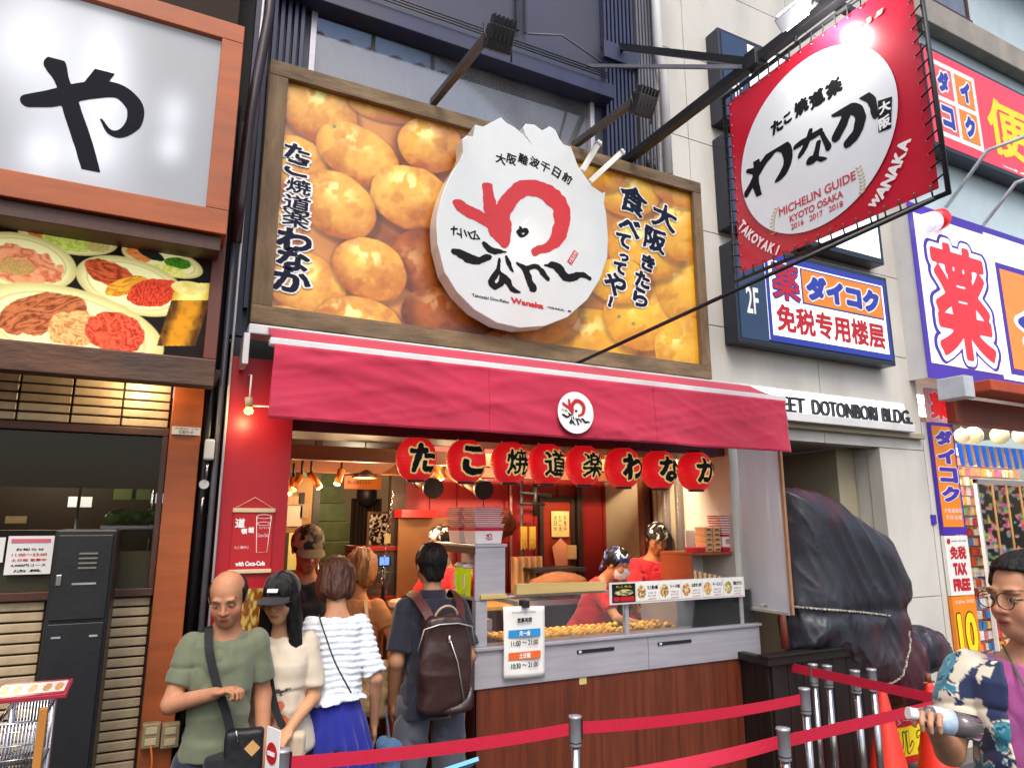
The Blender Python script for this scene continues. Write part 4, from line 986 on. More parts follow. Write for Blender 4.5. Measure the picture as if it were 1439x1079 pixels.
# ================================================================== AWNING
awn = thing('awning', 'red retractable awning with a deep front valance over the takoyaki counter', 'awning', (2, 0, 2.4))
AWM = mat('red_awning_cloth', '#bd1f43', .75, var=.10, scale=2.5, stretch=(1, 1, 2), bump=.12, bscale=260, sheen=.2, dirt=.10)
ax0 = at(348, 462, -.1).x; az = at(348, 458, -.1).z
b = MB(); b.box(ax0, 3.66, -.16, -.022, az-.05, az); b.build('cassette', WHITE_P, awn, .006)
box('end_bracket', WHITE_P, awn, ax0-.02, ax0+.008, -.17, -.02, at(342, 515, -.1).z, az-.052, .003)
FYV = -.42
vx0 = at(385, 485, FYV).x; vx1 = at(1100, 575, FYV).x; vz1 = at(388, 486, FYV).z; vz0 = at(386, 590, FYV).z
b = MB(); b.box(vx0-.02, vx1+.02, FYV-.02, FYV+.03, vz1, vz1+.035); b.build('front_bar', WHITE_P, awn, .006)
b = MB().grid(lambda u, v: (vx0+(vx1-vx0)*u, -.16+(FYV+.16)*v, az-.012+(vz1+.03-az+.012)*v-.01*math.sin(v*math.pi)), 30, 6); b.build('sloping_cloth', AWM, awn, solid=.002)
def val(u, v):
    x = vx0+(vx1-vx0)*u-.004*math.sin(u*9)*0+.01*(1-v)*(1 if u > .5 else -1)*abs(2*u-1)
    d = .013*math.sin(u*21+1)*(1-v)+.0045*float(AWN[int(u*219.9), int(v*23.9)])+.006*math.sin(u*47+v*3)*(1-v)+.008*math.exp(-((v-(.85-u*1.2))/.10)**2)
    return (x, FYV-.022-d-.01*(1-v)**2, vz0+(vz1+.004-vz0)*v)
_u, _v = np.meshgrid(np.linspace(0, 1, 221), np.linspace(0, 1, 25), indexing='ij'); _n = fbm(np.stack([_u*16+_v*4, _v*2.2, _u*0+2], -1), 3); _m = fbm(np.stack([_u*9-_v*5, _v*1.5, _u*0+8], -1), 3)
AWN = (1-np.abs(2*_n-1))**6*1.1+(1-np.abs(2*_m-1))**8*1.2
MB().grid(val, 220, 24).build('valance', AWM, awn, solid=.002)
b = MB()
for uu in (.33, .66): b.tube([Vector(val(uu, v/20))+Vector((0, -.0015, 0)) for v in range(21)], .0016, 5)
b.tube([Vector(val(k/60, .035))+Vector((0, -.0015, 0)) for k in range(61)], .0014, 4, cap=False)
b.build('seam', mat('awning_seam', '#a81c34', .8), awn)
q = at(808, 580, FYV-.035); R_e = abs(at(808, 553, FYV).z-q.z)
def disc(c, r, m, parent, name='white_disc', U=(1, 0, 0), V=(0, 0, 1), n=48):
    U, V = Vector(U), Vector(V); return MB().add([Vector(c)+U*r*math.cos(2*math.pi*k/n)+V*r*math.sin(2*math.pi*k/n) for k in range(n)], [tuple(range(n))]).build(name, m, parent)
EY = FYV-.046
dsc = disc((q.x, EY+.002, q.z), R_e, WHITE_INK, awn)
def mini(c, r, parent, Yo=-.001, res=.1, U=(1, 0, 0), V=(0, 0, 1), rough=9, small=True):
    U, V = np.array(U, float), np.array(V, float); N = np.cross(U, V); c = np.array(c, float)
    return emblem(lambda Q: c+((Q[:, 0]-560)/620*r)[:, None]*U+((-Q[:, 1]+500)/620*r)[:, None]*V+N*abs(Yo), parent, res, rough, small)
mini((q.x, EY, q.z+.004), R_e, awn, -.0015)
b = MB()
for xx in (.9, 3.2):
    b.tube([(xx, -.1, az-.08), (xx+.22, -.25, az-.12), (xx, FYV+.03, vz1+.01)], .014, 8)
b.build('folding_arm', WHITE_P, awn)
# wall lamp on the left under the awning
q = at(350, 570, -.12)
sp = thing('clip_spotlight', 'small lit yellow spotlight on a rod at the left end of the awning', 'spotlight', q)
MB().tube([q+Vector((0, .1, .17)), q+Vector((0, 0, .15)), q], .005, 6).tube([q, q+Vector((.17, -.03, -.0))], .004, 6).build('rod', WHITE_P, sp)
MB().tube([q+Vector((-.005, 0, .04)), q+Vector((.0, 0, -.01))], .018, 12).build('socket', mat('beige_plastic', '#b8a384', .4), sp)
MB().lathe([(.0, -.035), (.018, -.03), (.022, -.015), (.012, 0)], 14, q+Vector((0, 0, -.008))).build('bulb', mat('yellow_bulb', '#ffe25a', .4, emit='#ffd24a', es=5), sp)
point('clip_lamp', q+Vector((0, 0, -.06)), .8, (1, .8, .4), .02, sp)

# ================================================================== PAPER LANTERNS
LANM = mat('lantern_red_paper', '#d3101c', .5, var=.05, scale=8, emit='#e0101a', es=.28, sheen=.1)
CREAM_I = mat('cream_ink', '#f2cf80', .6, emit='#f2cf80', es=.15)
LY = -.2
names = ['first', 'second', 'third', 'fourth', 'fifth', 'sixth', 'seventh', 'eighth']
nb = 28
for k, (ch, px, py, rpx) in enumerate([('た',585,645,29.5),('こ',655,648,29),('焼',716,650,28),('道',768,652,27.5),('楽',820,654,27),('わ',875,657,27),('な',926,660,26),('か',977,662,26)]):
    c = at(px, py, LY); dpt = (c-CAM).dot(_fw); r = rpx/CF*dpt*.97; H_ = r*1.08
    L = thing('paper_lantern', 'red paper lantern with the black brush character %s, %s from the left under the awning' % (ch, names[k]), 'lantern', (c.x, c.y, c.z-H_), group='red paper lanterns under the awning')
    prof = []; NR = 17
    for i in range(NR*4+1):
        t = i/(NR*4); a = -1.25+2.5*t; w = abs(math.sin(t*NR*math.pi))
        prof.append((r*math.cos(a)**.8*(1-.018*(1-w)), H_*math.sin(a)/math.sin(1.25)*.96))
    MB().lathe(prof, nb, c).build('paper_body', LANM, L)
    rc_ = r*math.cos(1.25)**.8
    MB().lathe([(rc_*.6, H_*.955), (rc_+.006, H_*.95), (rc_+.006, H_*1.04), (rc_*.6, H_*1.04)], 20, c).build('top_cap', BLACK, L)
    MB().lathe([(rc_*.4, -H_*1.04), (rc_+.004, -H_*1.04), (rc_+.004, -H_*.95), (rc_*.6, -H_*.955)], 20, c).build('bottom_cap', BLACK, L)
    MB().tube([c+Vector((-rc_, 0, H_*1.03)), c+Vector((-rc_*.8, 0, H_*1.18)), c+Vector((0, 0, H_*1.25)), c+Vector((rc_*.8, 0, H_*1.18)), c+Vector((rc_, 0, H_*1.03))], .0025, 6).tube([c+Vector((0, 0, H_*1.25)), (c.x, c.y, 2.41)], .002, 5).build('wire_hanger', BLACK, L)
    ar = text_art(ch, .05, rs=12, seed=k*1.7); S_ = r*1.28
    def mp(Q, rad, c=c, ar=ar, S_=S_, r=r, H_=H_):
        m_ = max(ar.b[2]-ar.b[0], ar.b[3]-ar.b[1]); a = (Q[:, 0]-(ar.b[0]+ar.b[2])/2)/m_*S_/r; z_ = (Q[:, 1]-(ar.b[1]+ar.b[3])/2)/m_*S_
        a = a+.06; e = np.arcsin(np.clip(z_/(H_*1.012), -.95, .95)); rr = rad*np.cos(e)**.8
        return np.array(c)+np.stack([rr*np.sin(a), -rr*np.cos(a), z_], -1)
    bold = .045 if ch not in '焼楽道' else .02
    Sheets().add(*art_sheet(ar, bold, 34, lambda Q: mp(Q, r+.0035), merge=False)).build('lettering', INK, L)
    Sheets().add(*art_sheet(ar, bold+.055, 30, lambda Q: mp(Q, r+.0018), merge=False)).build('letter_border', CREAM_I, L)
pipe('lantern_rail', [(1.0, LY, 2.42), (3.6, LY, 2.42)], .01, BLACK, 'thin black rail behind the valance from which the lanterns hang', 'rail')

# ================================================================== CREAM COMMERCIAL BUILDING
CX0, CX1 = l3-.005, 5.97
com = thing('commercial_building', 'cream panelled building with a recessed entrance, stacked floor signs and black letters', 'building', (4.5, .6, 0))
WY = .10
ox0 = 3.75; ox1 = at(1243, 700, WY).x; oz = at(1243, 629, WY).z
fz = at(1292, 610, WY).z
pa = []
# wall panels: real pieces with open joints
def panel(x0, x1, z0, z1): box('wall_panel', WHITE_W, com, x0+.003, x1-.003, WY, WY+.12, z0+.003, z1-.003, .002)
zz = [oz, 3.25, 4.0, 4.75, 5.5, 6.25, 7.0, 8.0, 9.0]
xsj = [CX0, 3.45, 4.7, CX1]
box('wall_core', mat('joint_grey', '#77746c', .8), com, CX0, CX1, WY+.08, WY+.3, oz+.01, 9)
for i in range(len(zz)-1):
    for j in range(3): panel(xsj[j], xsj[j+1], zz[i], zz[i+1])
for i, (a, c) in enumerate(((0, 1.2), (1.2, oz))): panel(ox1, CX1, a, c)
box('pier_core', WHITE_W, com, ox1+.01, CX1, WY+.1, 1.4, 0, oz+.005)
box('left_pier', WHITE_W, com, 3.66, ox0, WY, .6, 0, oz)
# raised portal surround
b = MB(); b.box(3.7, at(1292, 610, WY).x, WY-.05, WY-.001, fz-.05, fz-.005); b.build('portal_ledge', BEIGE_W, com, .004)
b = MB(); b.box(ox1-.22, ox1-.002, WY+.25, 1.4, 0, oz); b.build('entrance_jamb', BEIGE_W, com, .004)
box('entrance_soffit', mat('entrance_soffit', '#8f8a7c', .5), com, ox0, ox1-.225, WY+.1, 2.6, oz, oz+.02)
box('entrance_back', BEIGE_W, com, ox0, ox1+.3, 2.5, 2.6, 0, oz)
box('entrance_side', BEIGE_W, com, ox0-.08, ox0, .6, 2.5, 0, oz)
p = at(1128, 645, 2.4)
LED = mat('led_strip', '#fff6dc', .4, emit='#fff2cf', es=10)
o = thing('led_strip_light', 'thin glowing LED line on the wall inside the recessed entrance', 'strip light', (p.x, 2.47, 1.0)); box('tube', LED, o, p.x-.012, p.x+.012, 2.47, 2.498, 1.1, oz-.12); box('ceiling_tube', LED, o, p.x-.9, p.x-.013, 2.47, 2.498, oz-.145, oz-.12)
point('led_light', (p.x+.1, 1.6, 1.9), 26, (1, .93, .78), .2, o)
q = at(1190, 655, 1.5); tag(box('entrance_speaker', mat('grey_box', '#77736a', .5), None, q.x-.07, q.x+.07, 1.4, 1.6, q.z-.16, q.z+.14, .01), 'grey box mounted high inside the recessed entrance', 'wall box')
# letters STREET DOTONBORI BLDG. on a lit ledge
lz0, lz1 = at(1180, 586, WY-.06).z, at(1180, 563, WY-.06).z
xl0, xl1 = at(1060, 560, WY-.06).x, at(1283, 590, WY-.06).x
dt = thing('building_name_letters', 'black raised serif letters on a white glowing ledge over the entrance', 'sign', ((xl0+xl1)/2, WY, lz0))
GLOW = mat('lit_white_ledge', '#ffffff', .4, emit='#f6f8ff', es=1.2)
box('ledge', WHITE_P, dt, xl0-.1, xl1-.06, WY-.11, WY-.002, lz0-.075, lz0-.01, .004)
box('lit_back', GLOW, dt, xl0-.1, xl1-.02, WY-.006, WY-.002, lz0-.009, lz1+.05)
def solid_words(name, t, m, parent, x0, x1, z0, z1, Y, depth, bold=0., res=40, rough=0.):
    ar = text_art(t, rough); fn, sc = fit(ar, x0+bold, x1-bold, z0+bold, z1-bold, (0, 0, 0), (1, 0, 0), (0, 0, 1))
    V, F = art_sheet(ar, bold/sc, res, fn); n = len(V)
    cnt = {}
    for f in F:
        for i in range(len(f)):
            e = (f[i], f[(i+1) % len(f)]); cnt[e] = 1
    VV = np.concatenate([V+np.array([0, Y, 0]), V+np.array([0, Y+depth, 0])]); FF = list(F)
    for (a, b_) in list(cnt):
        if (b_, a) not in cnt: FF.append((a, a+n, b_+n, b_))
    return Sheets().add(VV, FF).build(name, m, parent)
def serif_word(t, x0, x1):
    solid_words('letter', t, BLACK, dt, x0, x1, lz0, lz1-.01, WY-.05, .02, .0022, 70)
serif_word('STREET', at(1062, 560, WY-.06).x, at(1134, 572, WY-.06).x); serif_word('DOTONBORI', at(1144, 570, WY-.06).x, at(1236, 585, WY-.06).x); serif_word('BLDG.', at(1243, 585, WY-.06).x, at(1284, 590, WY-.06).x)

# window high on the cream wall + ledge line
q0, q1 = at(1295, -30, WY), at(1362, 35, WY)
# floor signs
SIGNBLK = mat('sign_case_dark', '#1b2233', .35, var=.1); SIGNNAVY = mat('sign_face_navy', '#1a3558', .3, coat=.3)
LITW = mat('backlit_white', '#f4f4f4', .35, emit='#ffffff', es=.55)
def floorsign(z0, z1, label, txt, wx0, empty):
    x0, x1 = 3.691, 5.50
    t = thing('floor_sign', label, 'sign', ((x0+x1)/2, WY, z0), group=None)
    box('case', SIGNBLK, t, x0, x1, WY-.14, WY-.001, z0, z1, .006)
    box('navy_face', SIGNNAVY, t, x0+.03, wx0-.01, WY-.144, WY-.141, z0+.03, z1-.03)
    box('lit_face', LITW, t, wx0, x1-.05, WY-.146, WY-.141, z0+.05, z1-.05)
    if txt: words('lettering', txt, WHITE_INK, t, x0+.1, wx0-.09, z0+.23, z0+.44, WY-.1455, bold=.004, res=34)
    return t
s2z0, s2z1 = 3.11, 3.90
wx0 = at(1078, 430, WY-.14).x
z3 = at(1080, 300, WY-.14)
fs4 = floorsign(4.92, 5.74, 'dark floor sign with a blank white lit face and the mark 4F, topmost of three', '4F', wx0, True)
fs3 = floorsign(4.02, 4.80, 'blank white lit floor sign, middle of three and half hidden by the banner', '', wx0, True)
fs2 = floorsign(s2z0, s2z1, 'dark 2F floor sign with a pharmacy panel in blue, orange and red, lowest of three', '2F', wx0, False)
Y2 = WY-.147
def p2(px, py): q = at(px, py, Y2); return q.x, q.z
def rb(parent, m, a, b_, Y, name): (x0, z1), (x1, z0) = p2(*a), p2(*b_); return box(name, m, parent, x0, x1, Y-.001, Y+.001, z0, z1)
fx0_, fx1_ = wx0+.0, 5.455; zb0, zb1 = s2z0+.04, s2z1-.04
b = MB()
for (a, b1, c, d) in ((fx0_, fx1_, zb0, zb0+.05), (fx0_, fx1_, zb1-.05, zb1), (fx0_, fx0_+.035, zb0+.05, zb1-.05), (fx1_-.035, fx1_, zb0+.05, zb1-.05)): b.box(a, b1, Y2-.002, Y2, c, d)
b.build('blue_border', BLUE_INK, fs2)
ow0, ow1 = fx0_+.40, fx1_-.07; oz0, oz1 = zb0+.36, zb1-.075
box('blue_panel', BLUE_INK, fs2, ow0-.012, ow1+.012, Y2-.002, Y2, oz0-.012, oz1+.012); box('orange_panel', ORANGE_INK, fs2, ow0, ow1, Y2-.004, Y2-.0025, oz0, oz1)
words('lettering', 'ダイコク', BLUE_INK, fs2, ow0+.04, ow1-.04, oz0+.03, oz1-.03, Y2-.0075, bold=.018, res=40, out=.014, outm=WHITE_INK)
words('lettering', '薬', RED_INK, fs2, fx0_+.065, ow0-.04, oz0-.01, oz1+.02, Y2-.0055, bold=.005, res=50, out=.012, outm=BLUE_INK)
words('lettering', '免税专用楼层', RED_INK, fs2, fx0_+.08, fx1_-.08, zb0+.085, oz0-.05, Y2-.004, bold=.008, res=36)

# ================================================================== DRUGSTORE
DX0 = 5.982
drug = thing('drugstore_building', 'pharmacy building with huge red and purple signs and a bright open shop front', 'building', (7.6, .6, 0))
LBLUE = mat('pale_blue_render', '#b9cbd3', .6, var=.04, dirt=.1)
uzz = at(1439, 120, WY).z
b = MB(); b.box(DX0, 12, .12, .5, 3.05, 12); b.build('upper_wall', LBLUE, drug)
b = MB(); b.box(DX0, 12, -.02, .118, 6.95, 7.25); b.build('cornice', mat('concrete_cornice', '#9c968c', .7, dirt=.3), drug, .01)
b = MB(); b.box(DX0, 12, -.25, .118, 8.35, 8.6); b.build('upper_ledge', mat('brown_ledge', '#6f5f55', .7, dirt=.3), drug, .01)
wa, wb = at(1295, -20, .1), at(1362, 35, .1)
b = MB(); b.box(wa.x, wb.x, .06, .119, wb.z-.03, wb.z+.02); b.box(wb.x-.05, wb.x, .08, .119, wb.z+.02, wa.z+.8); b.build('window_frame', BROWN_W, drug)
box('window_pane', UG, drug, wa.x, wb.x-.052, .09, .1, wb.z+.02, wa.z+.8)
# red upper sign
r0, r1 = at(1296, 65, -.05), at(1304, 195, -.05)
REDS = mat('lit_red_panel', '#e02a38', .3, emit='#e02a38', es=.25, coat=.3)
us = thing('upper_store_sign', 'long red pharmacy fascia sign with yellow characters above the street', 'sign', (r0.x, .1, r1.z))
box('case', SIGNBLK, us, r0.x-.02, 12, -.05, .118, r1.z-.04, r0.z+.03); box('red_face', REDS, us, r0.x, 12, -.053, -.051, r1.z, r0.z)
def p3(px, py): q = at(px, py, -.056); return q.x, q.z
a0, a1 = p3(1299, 72), p3(1372, 205); bxr = at(1374, 150, -.056).x; zt_, zb_ = r0.z-.10, r1.z+.10; zm = (zt_+zb_)/2; xm = (r0.x+.06+bxr)/2
box('white_square', WHITE_INK, us, r0.x+.05, bxr, -.056, -.054, zb_, zt_)
for i, (xa, xb, za, zc_) in enumerate(((r0.x+.1, xm-.03, zm+.03, zt_-.06), (xm+.03, bxr-.06, zm+.03, zt_-.06), (r0.x+.1, xm-.03, zb_+.06, zm-.03), (xm+.03, bxr-.06, zb_+.06, zm-.03))):
    box('tile_panel', [mat('salmon_ink', '#e05a5a', .4, emit='#e05a5a', es=.2), ORANGE_INK][i % 2], us, xa, xb, -.059, -.057, za, zc_)
    words('lettering', 'ダイコク'[i], BLUE_INK, us, xa+.06, xb-.06, za+.05, zc_-.05, -.064, bold=.018, res=44, out=.02, outm=WHITE_INK)
words('lettering', '便東', YEL_INK, us, bxr+.15, bxr+1.75, zm-.38, zt_-.12, -.056, bold=.018, res=54)
words('lettering', '저렴하고', WHITE_INK, us, bxr+.3, bxr+1.6, zb_-.06, zm-.50, -.056, bold=.01, res=34)
b = MB(); 
for px, py in ((1380, 215), (1420, 260)):
    q = at(px, py, -.3); b.tube([(q.x, .1, q.z-.4), (q.x, -.35, q.z), (q.x+.25, -.6, q.z+.1)], .018)
b.build('sign_lamp_arm', mat('grey_arm', '#b2b6ba', .4), us)
# big pharmacy sign
h0, h1 = at(1274, 282, -.08), at(1303, 530, -.08)
ms = thing('pharmacy_sign', 'huge white sign with a purple border, one red character and a red and white capsule', 'sign', (h0.x, .1, h1.z))
PURP = mat('purple_ink', '#42259a', .4, emit='#42259a', es=.15); LITP = mat('backlit_pale', '#eceaf4', .35, emit='#f2f0ff', es=.35)
REDL = mat('lit_red_ink', '#e0242c', .35, emit='#e0242c', es=.2)
sx1 = 12; sz1, sz0 = h0.z, h1.z
box('case', WHITE_P, ms, h0.x+.01, sx1, -.075, .118, sz0+.005, sz1-.005); box('purple_border', PURP, ms, h0.x, sx1, -.08, -.0755, sz0, sz1); box('lit_face', LITP, ms, h0.x+.07, at(1399, 450, -.08).x, -.083, -.081, sz0+.14, sz1-.10)
xo = at(1399, 450, -.08).x
box('orange_edge', PURP, ms, xo+.13, sx1, -.0850, -.0835, sz0+.16, sz1-.36); box('orange_face', mat('lit_orange', '#f0802a', .35, emit='#f0802a', es=.3), ms, xo+.19, sx1, -.0870, -.0855, sz0+.22, sz1-.42)
box('white_edge', LITP, ms, xo-.001, sx1, -.0829, -.0809, sz0+.10, sz1-.07)
k0, k1 = at(1295, 360, -.083).x, at(1425, 500, -.083).x
words('lettering', '薬', REDL, ms, h0.x+.22, xo-.08, sz0+.22, sz1-.32, -.088, bold=.032, res=70, out=.045, outm=LITP, gap=.0015)
words('letter_outline', '薬', PURP, ms, h0.x+.13, xo+.01, sz0+.15, sz1-.25, -.0845, bold=.10, res=50)  # purple outline printed behind the character
words('lettering', 'ダ', BLUE_INK, ms, xo+.4, xo+1.5, sz0+.4, sz1-.6, -.0915, bold=.08, res=30, out=.05, outm=LITP)
cc_ = at(1309, 320, -.09)
cp = MB().tube([(cc_.x-.16, -.10, cc_.z+.0), (cc_.x-.13, -.10, cc_.z+.0), (cc_.x+.02, -.10, cc_.z+.06)], [.02, .095, .095], 20).build('capsule_white', LITP, ms)
MB().tube([(cc_.x+.02, -.10, cc_.z+.06), (cc_.x+.15, -.10, cc_.z+.115), (cc_.x+.18, -.10, cc_.z+.125)], [.097, .097, .03], 20).build('capsule_red', REDL, ms)
# rolled shutter awning under the sign
b = MB(); b.box(6.3, 12, -.35, -.081, sz0-.12, sz0-.02); b.build('rolled_awning', mat('orange_awning_cloth', '#b5492a', .6, var=.15, bump=.1), drug, .01)
box('awning_end', mat('grey_end_cap', '#b9bec4', .4), drug, DX0-.02, DX0+.118, -.32, -.081, sz0-.2, sz0-.01, .01)
b = MB().box(6.3, 12, -.02, .118, sz0-.35, sz0-.13); b.build('shutter_box', mat('rust_red_beam', '#7c3a2a', .6, dirt=.3), drug)
# shop interior
dz = sz0-.36
ix0 = 6.35
box('interior_ceiling', mat('shop_ceiling', '#d8d6cc', .6), drug, DX0, 14, .12, 7, 3.35, 3.4)
box('interior_back', mat('peach_wall', '#dfa286', .6), drug, DX0, 14, 5, 5.1, 0, 3.35); box('interior_side', mat('peach_wall', '#dfa286', .6), drug, DX0, DX0+.05, .5, 5, 0, 3.35)
FLUO = mat('fluorescent', '#ffffff', .4, emit='#fbfdff', es=7)
tubes = [(0, .9), (1, 1.5), (2, 2.15)]
for k, yy in tubes:
    o = tag(box('fluorescent_tube', FLUO, None, DX0+.5, 12, yy, yy+.09, 3.27, 3.34), ['nearest row of white fluorescent tubes on the pharmacy ceiling', 'middle row of white fluorescent tubes on the pharmacy ceiling', 'farthest row of white fluorescent tubes on the pharmacy ceiling'][k], 'ceiling light')
def area(name, loc, e, sx, sy, rot, col=(1, 1, 1)):
    l = bpy.data.lights.new(name, 'AREA'); l.energy = e; l.shape = 'RECTANGLE'; l.size = sx; l.size_y = sy; l.color = col
    o = bpy.data.objects.new(name, l); COL.objects.link(o); o.location = loc; o.rotation_euler = rot; return o
area('pharmacy_tubes', (8.5, 1.5, 3.2), 60, 4, 1.5, (0, 0, 0), (1, 1, .98))
# product wall: many small packets on shelves (too many to count)
prw = random.Random(8); pc = ['#e8b04a', '#d8502a', '#e8e0d0', '#4a8ac8', '#e07890', '#78b050', '#f0d8a0', '#c83040', '#f6f0ea', '#e89a70']
pm_ = [mat('packet_%s' % c[1:], c, .4, var=.2, scale=12) for c in pc]
sh = thing('product_shelf', 'tall pharmacy shelves packed with small bright packets behind the banner post', 'shelf', (7.2, 1.7, 0))
box('shelf_board', WHITE_P, sh, DX0+.3, 11, 1.6, 1.95, .1, .14)
mbs = [MB() for _ in pc]
for row in range(22):
    z = .15+row*.125; x = DX0+.3
    if z > 2.75: break
    while x < 10.5:
        w = prw.uniform(.04, .1); k = prw.randrange(len(pc)) if z < 2.0 else prw.choice([0, 2, 6, 9, 9, 4])
        mbs[k].box(x, x+w*.9, 1.6+prw.uniform(0, .05), 1.75, z, z+prw.uniform(.07, .11)); x += w
for k, m_ in enumerate(mbs): stuff(m_.build('packets', pm_[k], sh))
# dark display board of character goods
da, db = at(1372, 680, .9), at(1439, 780, .9)
ds = thing('goods_display_board', 'black display board hung with small colourful charms inside the pharmacy front', 'display board', (da.x, .9, db.z-.2))
def goods(u, v):
    c1 = vnoise(np.stack([u*40, v*26, u*0+1], -1)); c2 = vnoise(np.stack([u*40, v*26, u*0+5], -1)); c3 = vnoise(np.stack([u*40, v*26, u*0+9], -1)); m = sm(.52, .6, vnoise(np.stack([u*30, v*22, u*0+13], -1)))
    C = np.tile(np.array(hx('#12100f')), (len(u), 1)); P = np.stack([c1*.9+.05, c2*.6+.05, c3*.55+.05], -1)**1.5*1.6
    g_ = sm(.0, .1, v)*0+(v < .1)*.8; P = P*(1-g_[:, None])+np.array(hx('#2a9a4a'))*g_[:, None]; return C*(1-m[:, None])+P*m[:, None]
paint('goods_print', da.x, da.x+2.2, db.z-.05, da.z, .9, 160, 90, goods, vmat('glossy_goods', .3, coat=.4), ds)
b = MB(); b.box(da.x-.03, da.x-.002, .88, .92, .2, da.z+.06); b.box(da.x-.03, da.x+2.2, .88, .92, da.z+.005, da.z+.06); b.build('white_frame', WHITE_P, ds, .003)
for k in range(1, 5): MB().tube([(da.x+k*.28, .89, db.z-.1), (da.x+k*.28, .89, da.z)], .012, 8).build('gold_divider', mat('gold_divider', '#d9a86a', .4, emit='#d9a86a', es=.2), ds)
# white round lanterns and pleated bunting
for k, px in enumerate((1352, 1368, 1405, 1436, 1460)):
    q = at(px, 612, 1.1); L = thing('round_paper_lantern', ['pale peach round lantern, leftmost above the blue bunting', 'large cream round lantern, second from the left above the blue bunting', 'grey-cream round lantern, third from the left above the blue bunting', 'yellowish round lantern cut by the right picture edge', 'cream round lantern just beyond the right picture edge'][k], 'lantern', q, group='round lanterns over the bunting')
    R = .105 if k else .085
    MB().lathe([(R*math.cos(-1.4+2.8*i/24)*(1-.02*(i % 2)), R*math.sin(-1.4+2.8*i/24)) for i in range(25)], 24, q).build('paper_body', mat('cream_lantern_%d' % (k % 3), ['#e8c0a0', '#ded8a8', '#c8c094'][k % 3], .6, emit='#ded8a8', es=.15), L)
    MB().tube([q+Vector((0, 0, R)), q+Vector((0, 0, .35))], .003, 5).build('cord', WHITE_P, L)
bt = thing('pleated_bunting', 'row of blue, pink and white pleated pennants hung across the pharmacy front', 'bunting', at(1400, 650, .8))
BLU = mat('bright_blue_cloth', '#1a86d8', .6, emit='#1a86d8', es=.15); PNK = mat('hot_pink_cloth', '#e23a9c', .6); WHC = mat('cream_cloth', '#ead8c8', .6)
x = at(1346, 640, .8).x; zt2, zb2 = at(1380, 626, .8).z, at(1380, 656, .8).z
for k in range(16):
    w = .15
    MB().add([(x, .8, zt2), (x+w*.62, .8, zt2), (x+w*.62, .79, zb2), (x+w*.2, .79, zb2)], [(3, 2, 1, 0), (0, 1, 2, 3)]).build('blue_pleat', BLU, bt)
    MB().add([(x+w*.62, .8, zt2), (x+w, .8, zt2), (x+w*.86, .77, zb2+.02), (x+w*.62, .79, zb2)], [(3, 2, 1, 0)]).build('white_pleat', WHC, bt)
    MB().add([(x-.004, .795, zt2-.04), (x+.01, .795, zt2-.02), (x+w*.2, .788, zb2), (x+w*.1, .788, zb2)], [(3, 2, 1, 0)]).build('pink_pleat', PNK, bt)
    x += w
# vertical banners on the drugstore pier
pier = box('pier', WHITE_W, drug, CX1+.005, 6.28, .1, .6, 0, sz0-.36)
def banner(label, tl, br, Y, m, cat='banner'):
    x0, x1, z0, z1 = rect(tl, br, Y); t = thing('vertical_banner', label, cat, (x0, Y, z0)); box('sheet', m, t, x0, x1, Y, Y+.004, z0, z1); return t, x0, x1, z0, z1
BYY = .06
bX0, bX1 = at(1303, 560, BYY).x, at(1334, 560, BYY).x
zA, zB, zC, zD, zE = at(1305, 545, BYY).z, at(1310, 593, BYY).z, at(1325, 752, BYY).z, at(1335, 838, BYY).z, at(1345, 905, BYY).z
def vb(label, z1, z0, m): t = thing('vertical_banner', label, 'banner', (bX0, BYY, z0), group='banners on the pharmacy pier'); box('sheet', m, t, bX0, bX1, BYY, BYY+.03, z0+.004, z1); return t
t1 = vb('square pink banner with a red medicine character, topmost on the pharmacy pier', zA, zB, mat('pink_banner', '#e8a8b0', .4)); words('lettering', '薬', REDL, t1, bX0+.02, bX1-.02, zB+.03, zA-.03, BYY-.004, bold=.012, res=40, out=.01, outm=WHITE_INK)
t2 = vb('orange vertical banner with purple katakana on the pharmacy pier', zB-.004, zC, PURP); box('orange_face', ORANGE_INK, t2, bX0+.006, bX1-.03, BYY-.003, BYY-.001, zC+.07, zB-.03)
words('lettering', 'ダイコク', PURP, t2, bX0+.04, bX1-.04, zC+.27, zB-.05, BYY-.007, bold=.016, res=40, out=.010, outm=WHITE_INK, vertical=True)
words('lettering', '大阪道頓堀', WHITE_INK, t2, bX0+.035, bX1-.035, zC+.19, zC+.23, BYY-.005, res=24); words('lettering', '平日/日曜', WHITE_INK, t2, bX0+.05, bX1-.05, zC+.13, zC+.17, BYY-.005, res=24)
t3 = vb('white tax free banner with red words on the pharmacy pier', zC-.004, zD, PAPER)
hh = zC-zD
words('lettering', '免税', RED_INK, t3, bX0+.05, bX1-.05, zD+hh*.60, zD+hh*.82, BYY-.003, bold=.005); words('lettering', 'TAX', RED_INK, t3, bX0+.07, bX1-.07, zD+hh*.34, zD+hh*.54, BYY-.003, bold=.008); words('lettering', 'FREE', RED_INK, t3, bX0+.045, bX1-.045, zD+hh*.08, zD+hh*.28, BYY-.003, bold=.008)
disc((bX0+.05, BYY-.003, zC-.05), .024, RED_INK, t3, 'red_dot'); words('lettering', 'JAPAN TAX-FREE', INK, t3, bX0+.09, bX1-.03, zC-.058, zC-.042, BYY-.003, res=24)
t4 = vb('orange banner with a big yellow number, lowest on the pharmacy pier', zD-.004, zE-.1, ORANGE_INK)
words('lettering', '10', YEL_INK, t4, bX0+.03, bX1-.03, zE-.1, zD-.14, BYY-.004, bold=.016, out=.010, outm=BLACK); words('lettering', '12.Dec 2023', WHITE_INK, t4, bX0+.03, bX1-.03, zD-.06, zD-.035, BYY-.003, res=24)
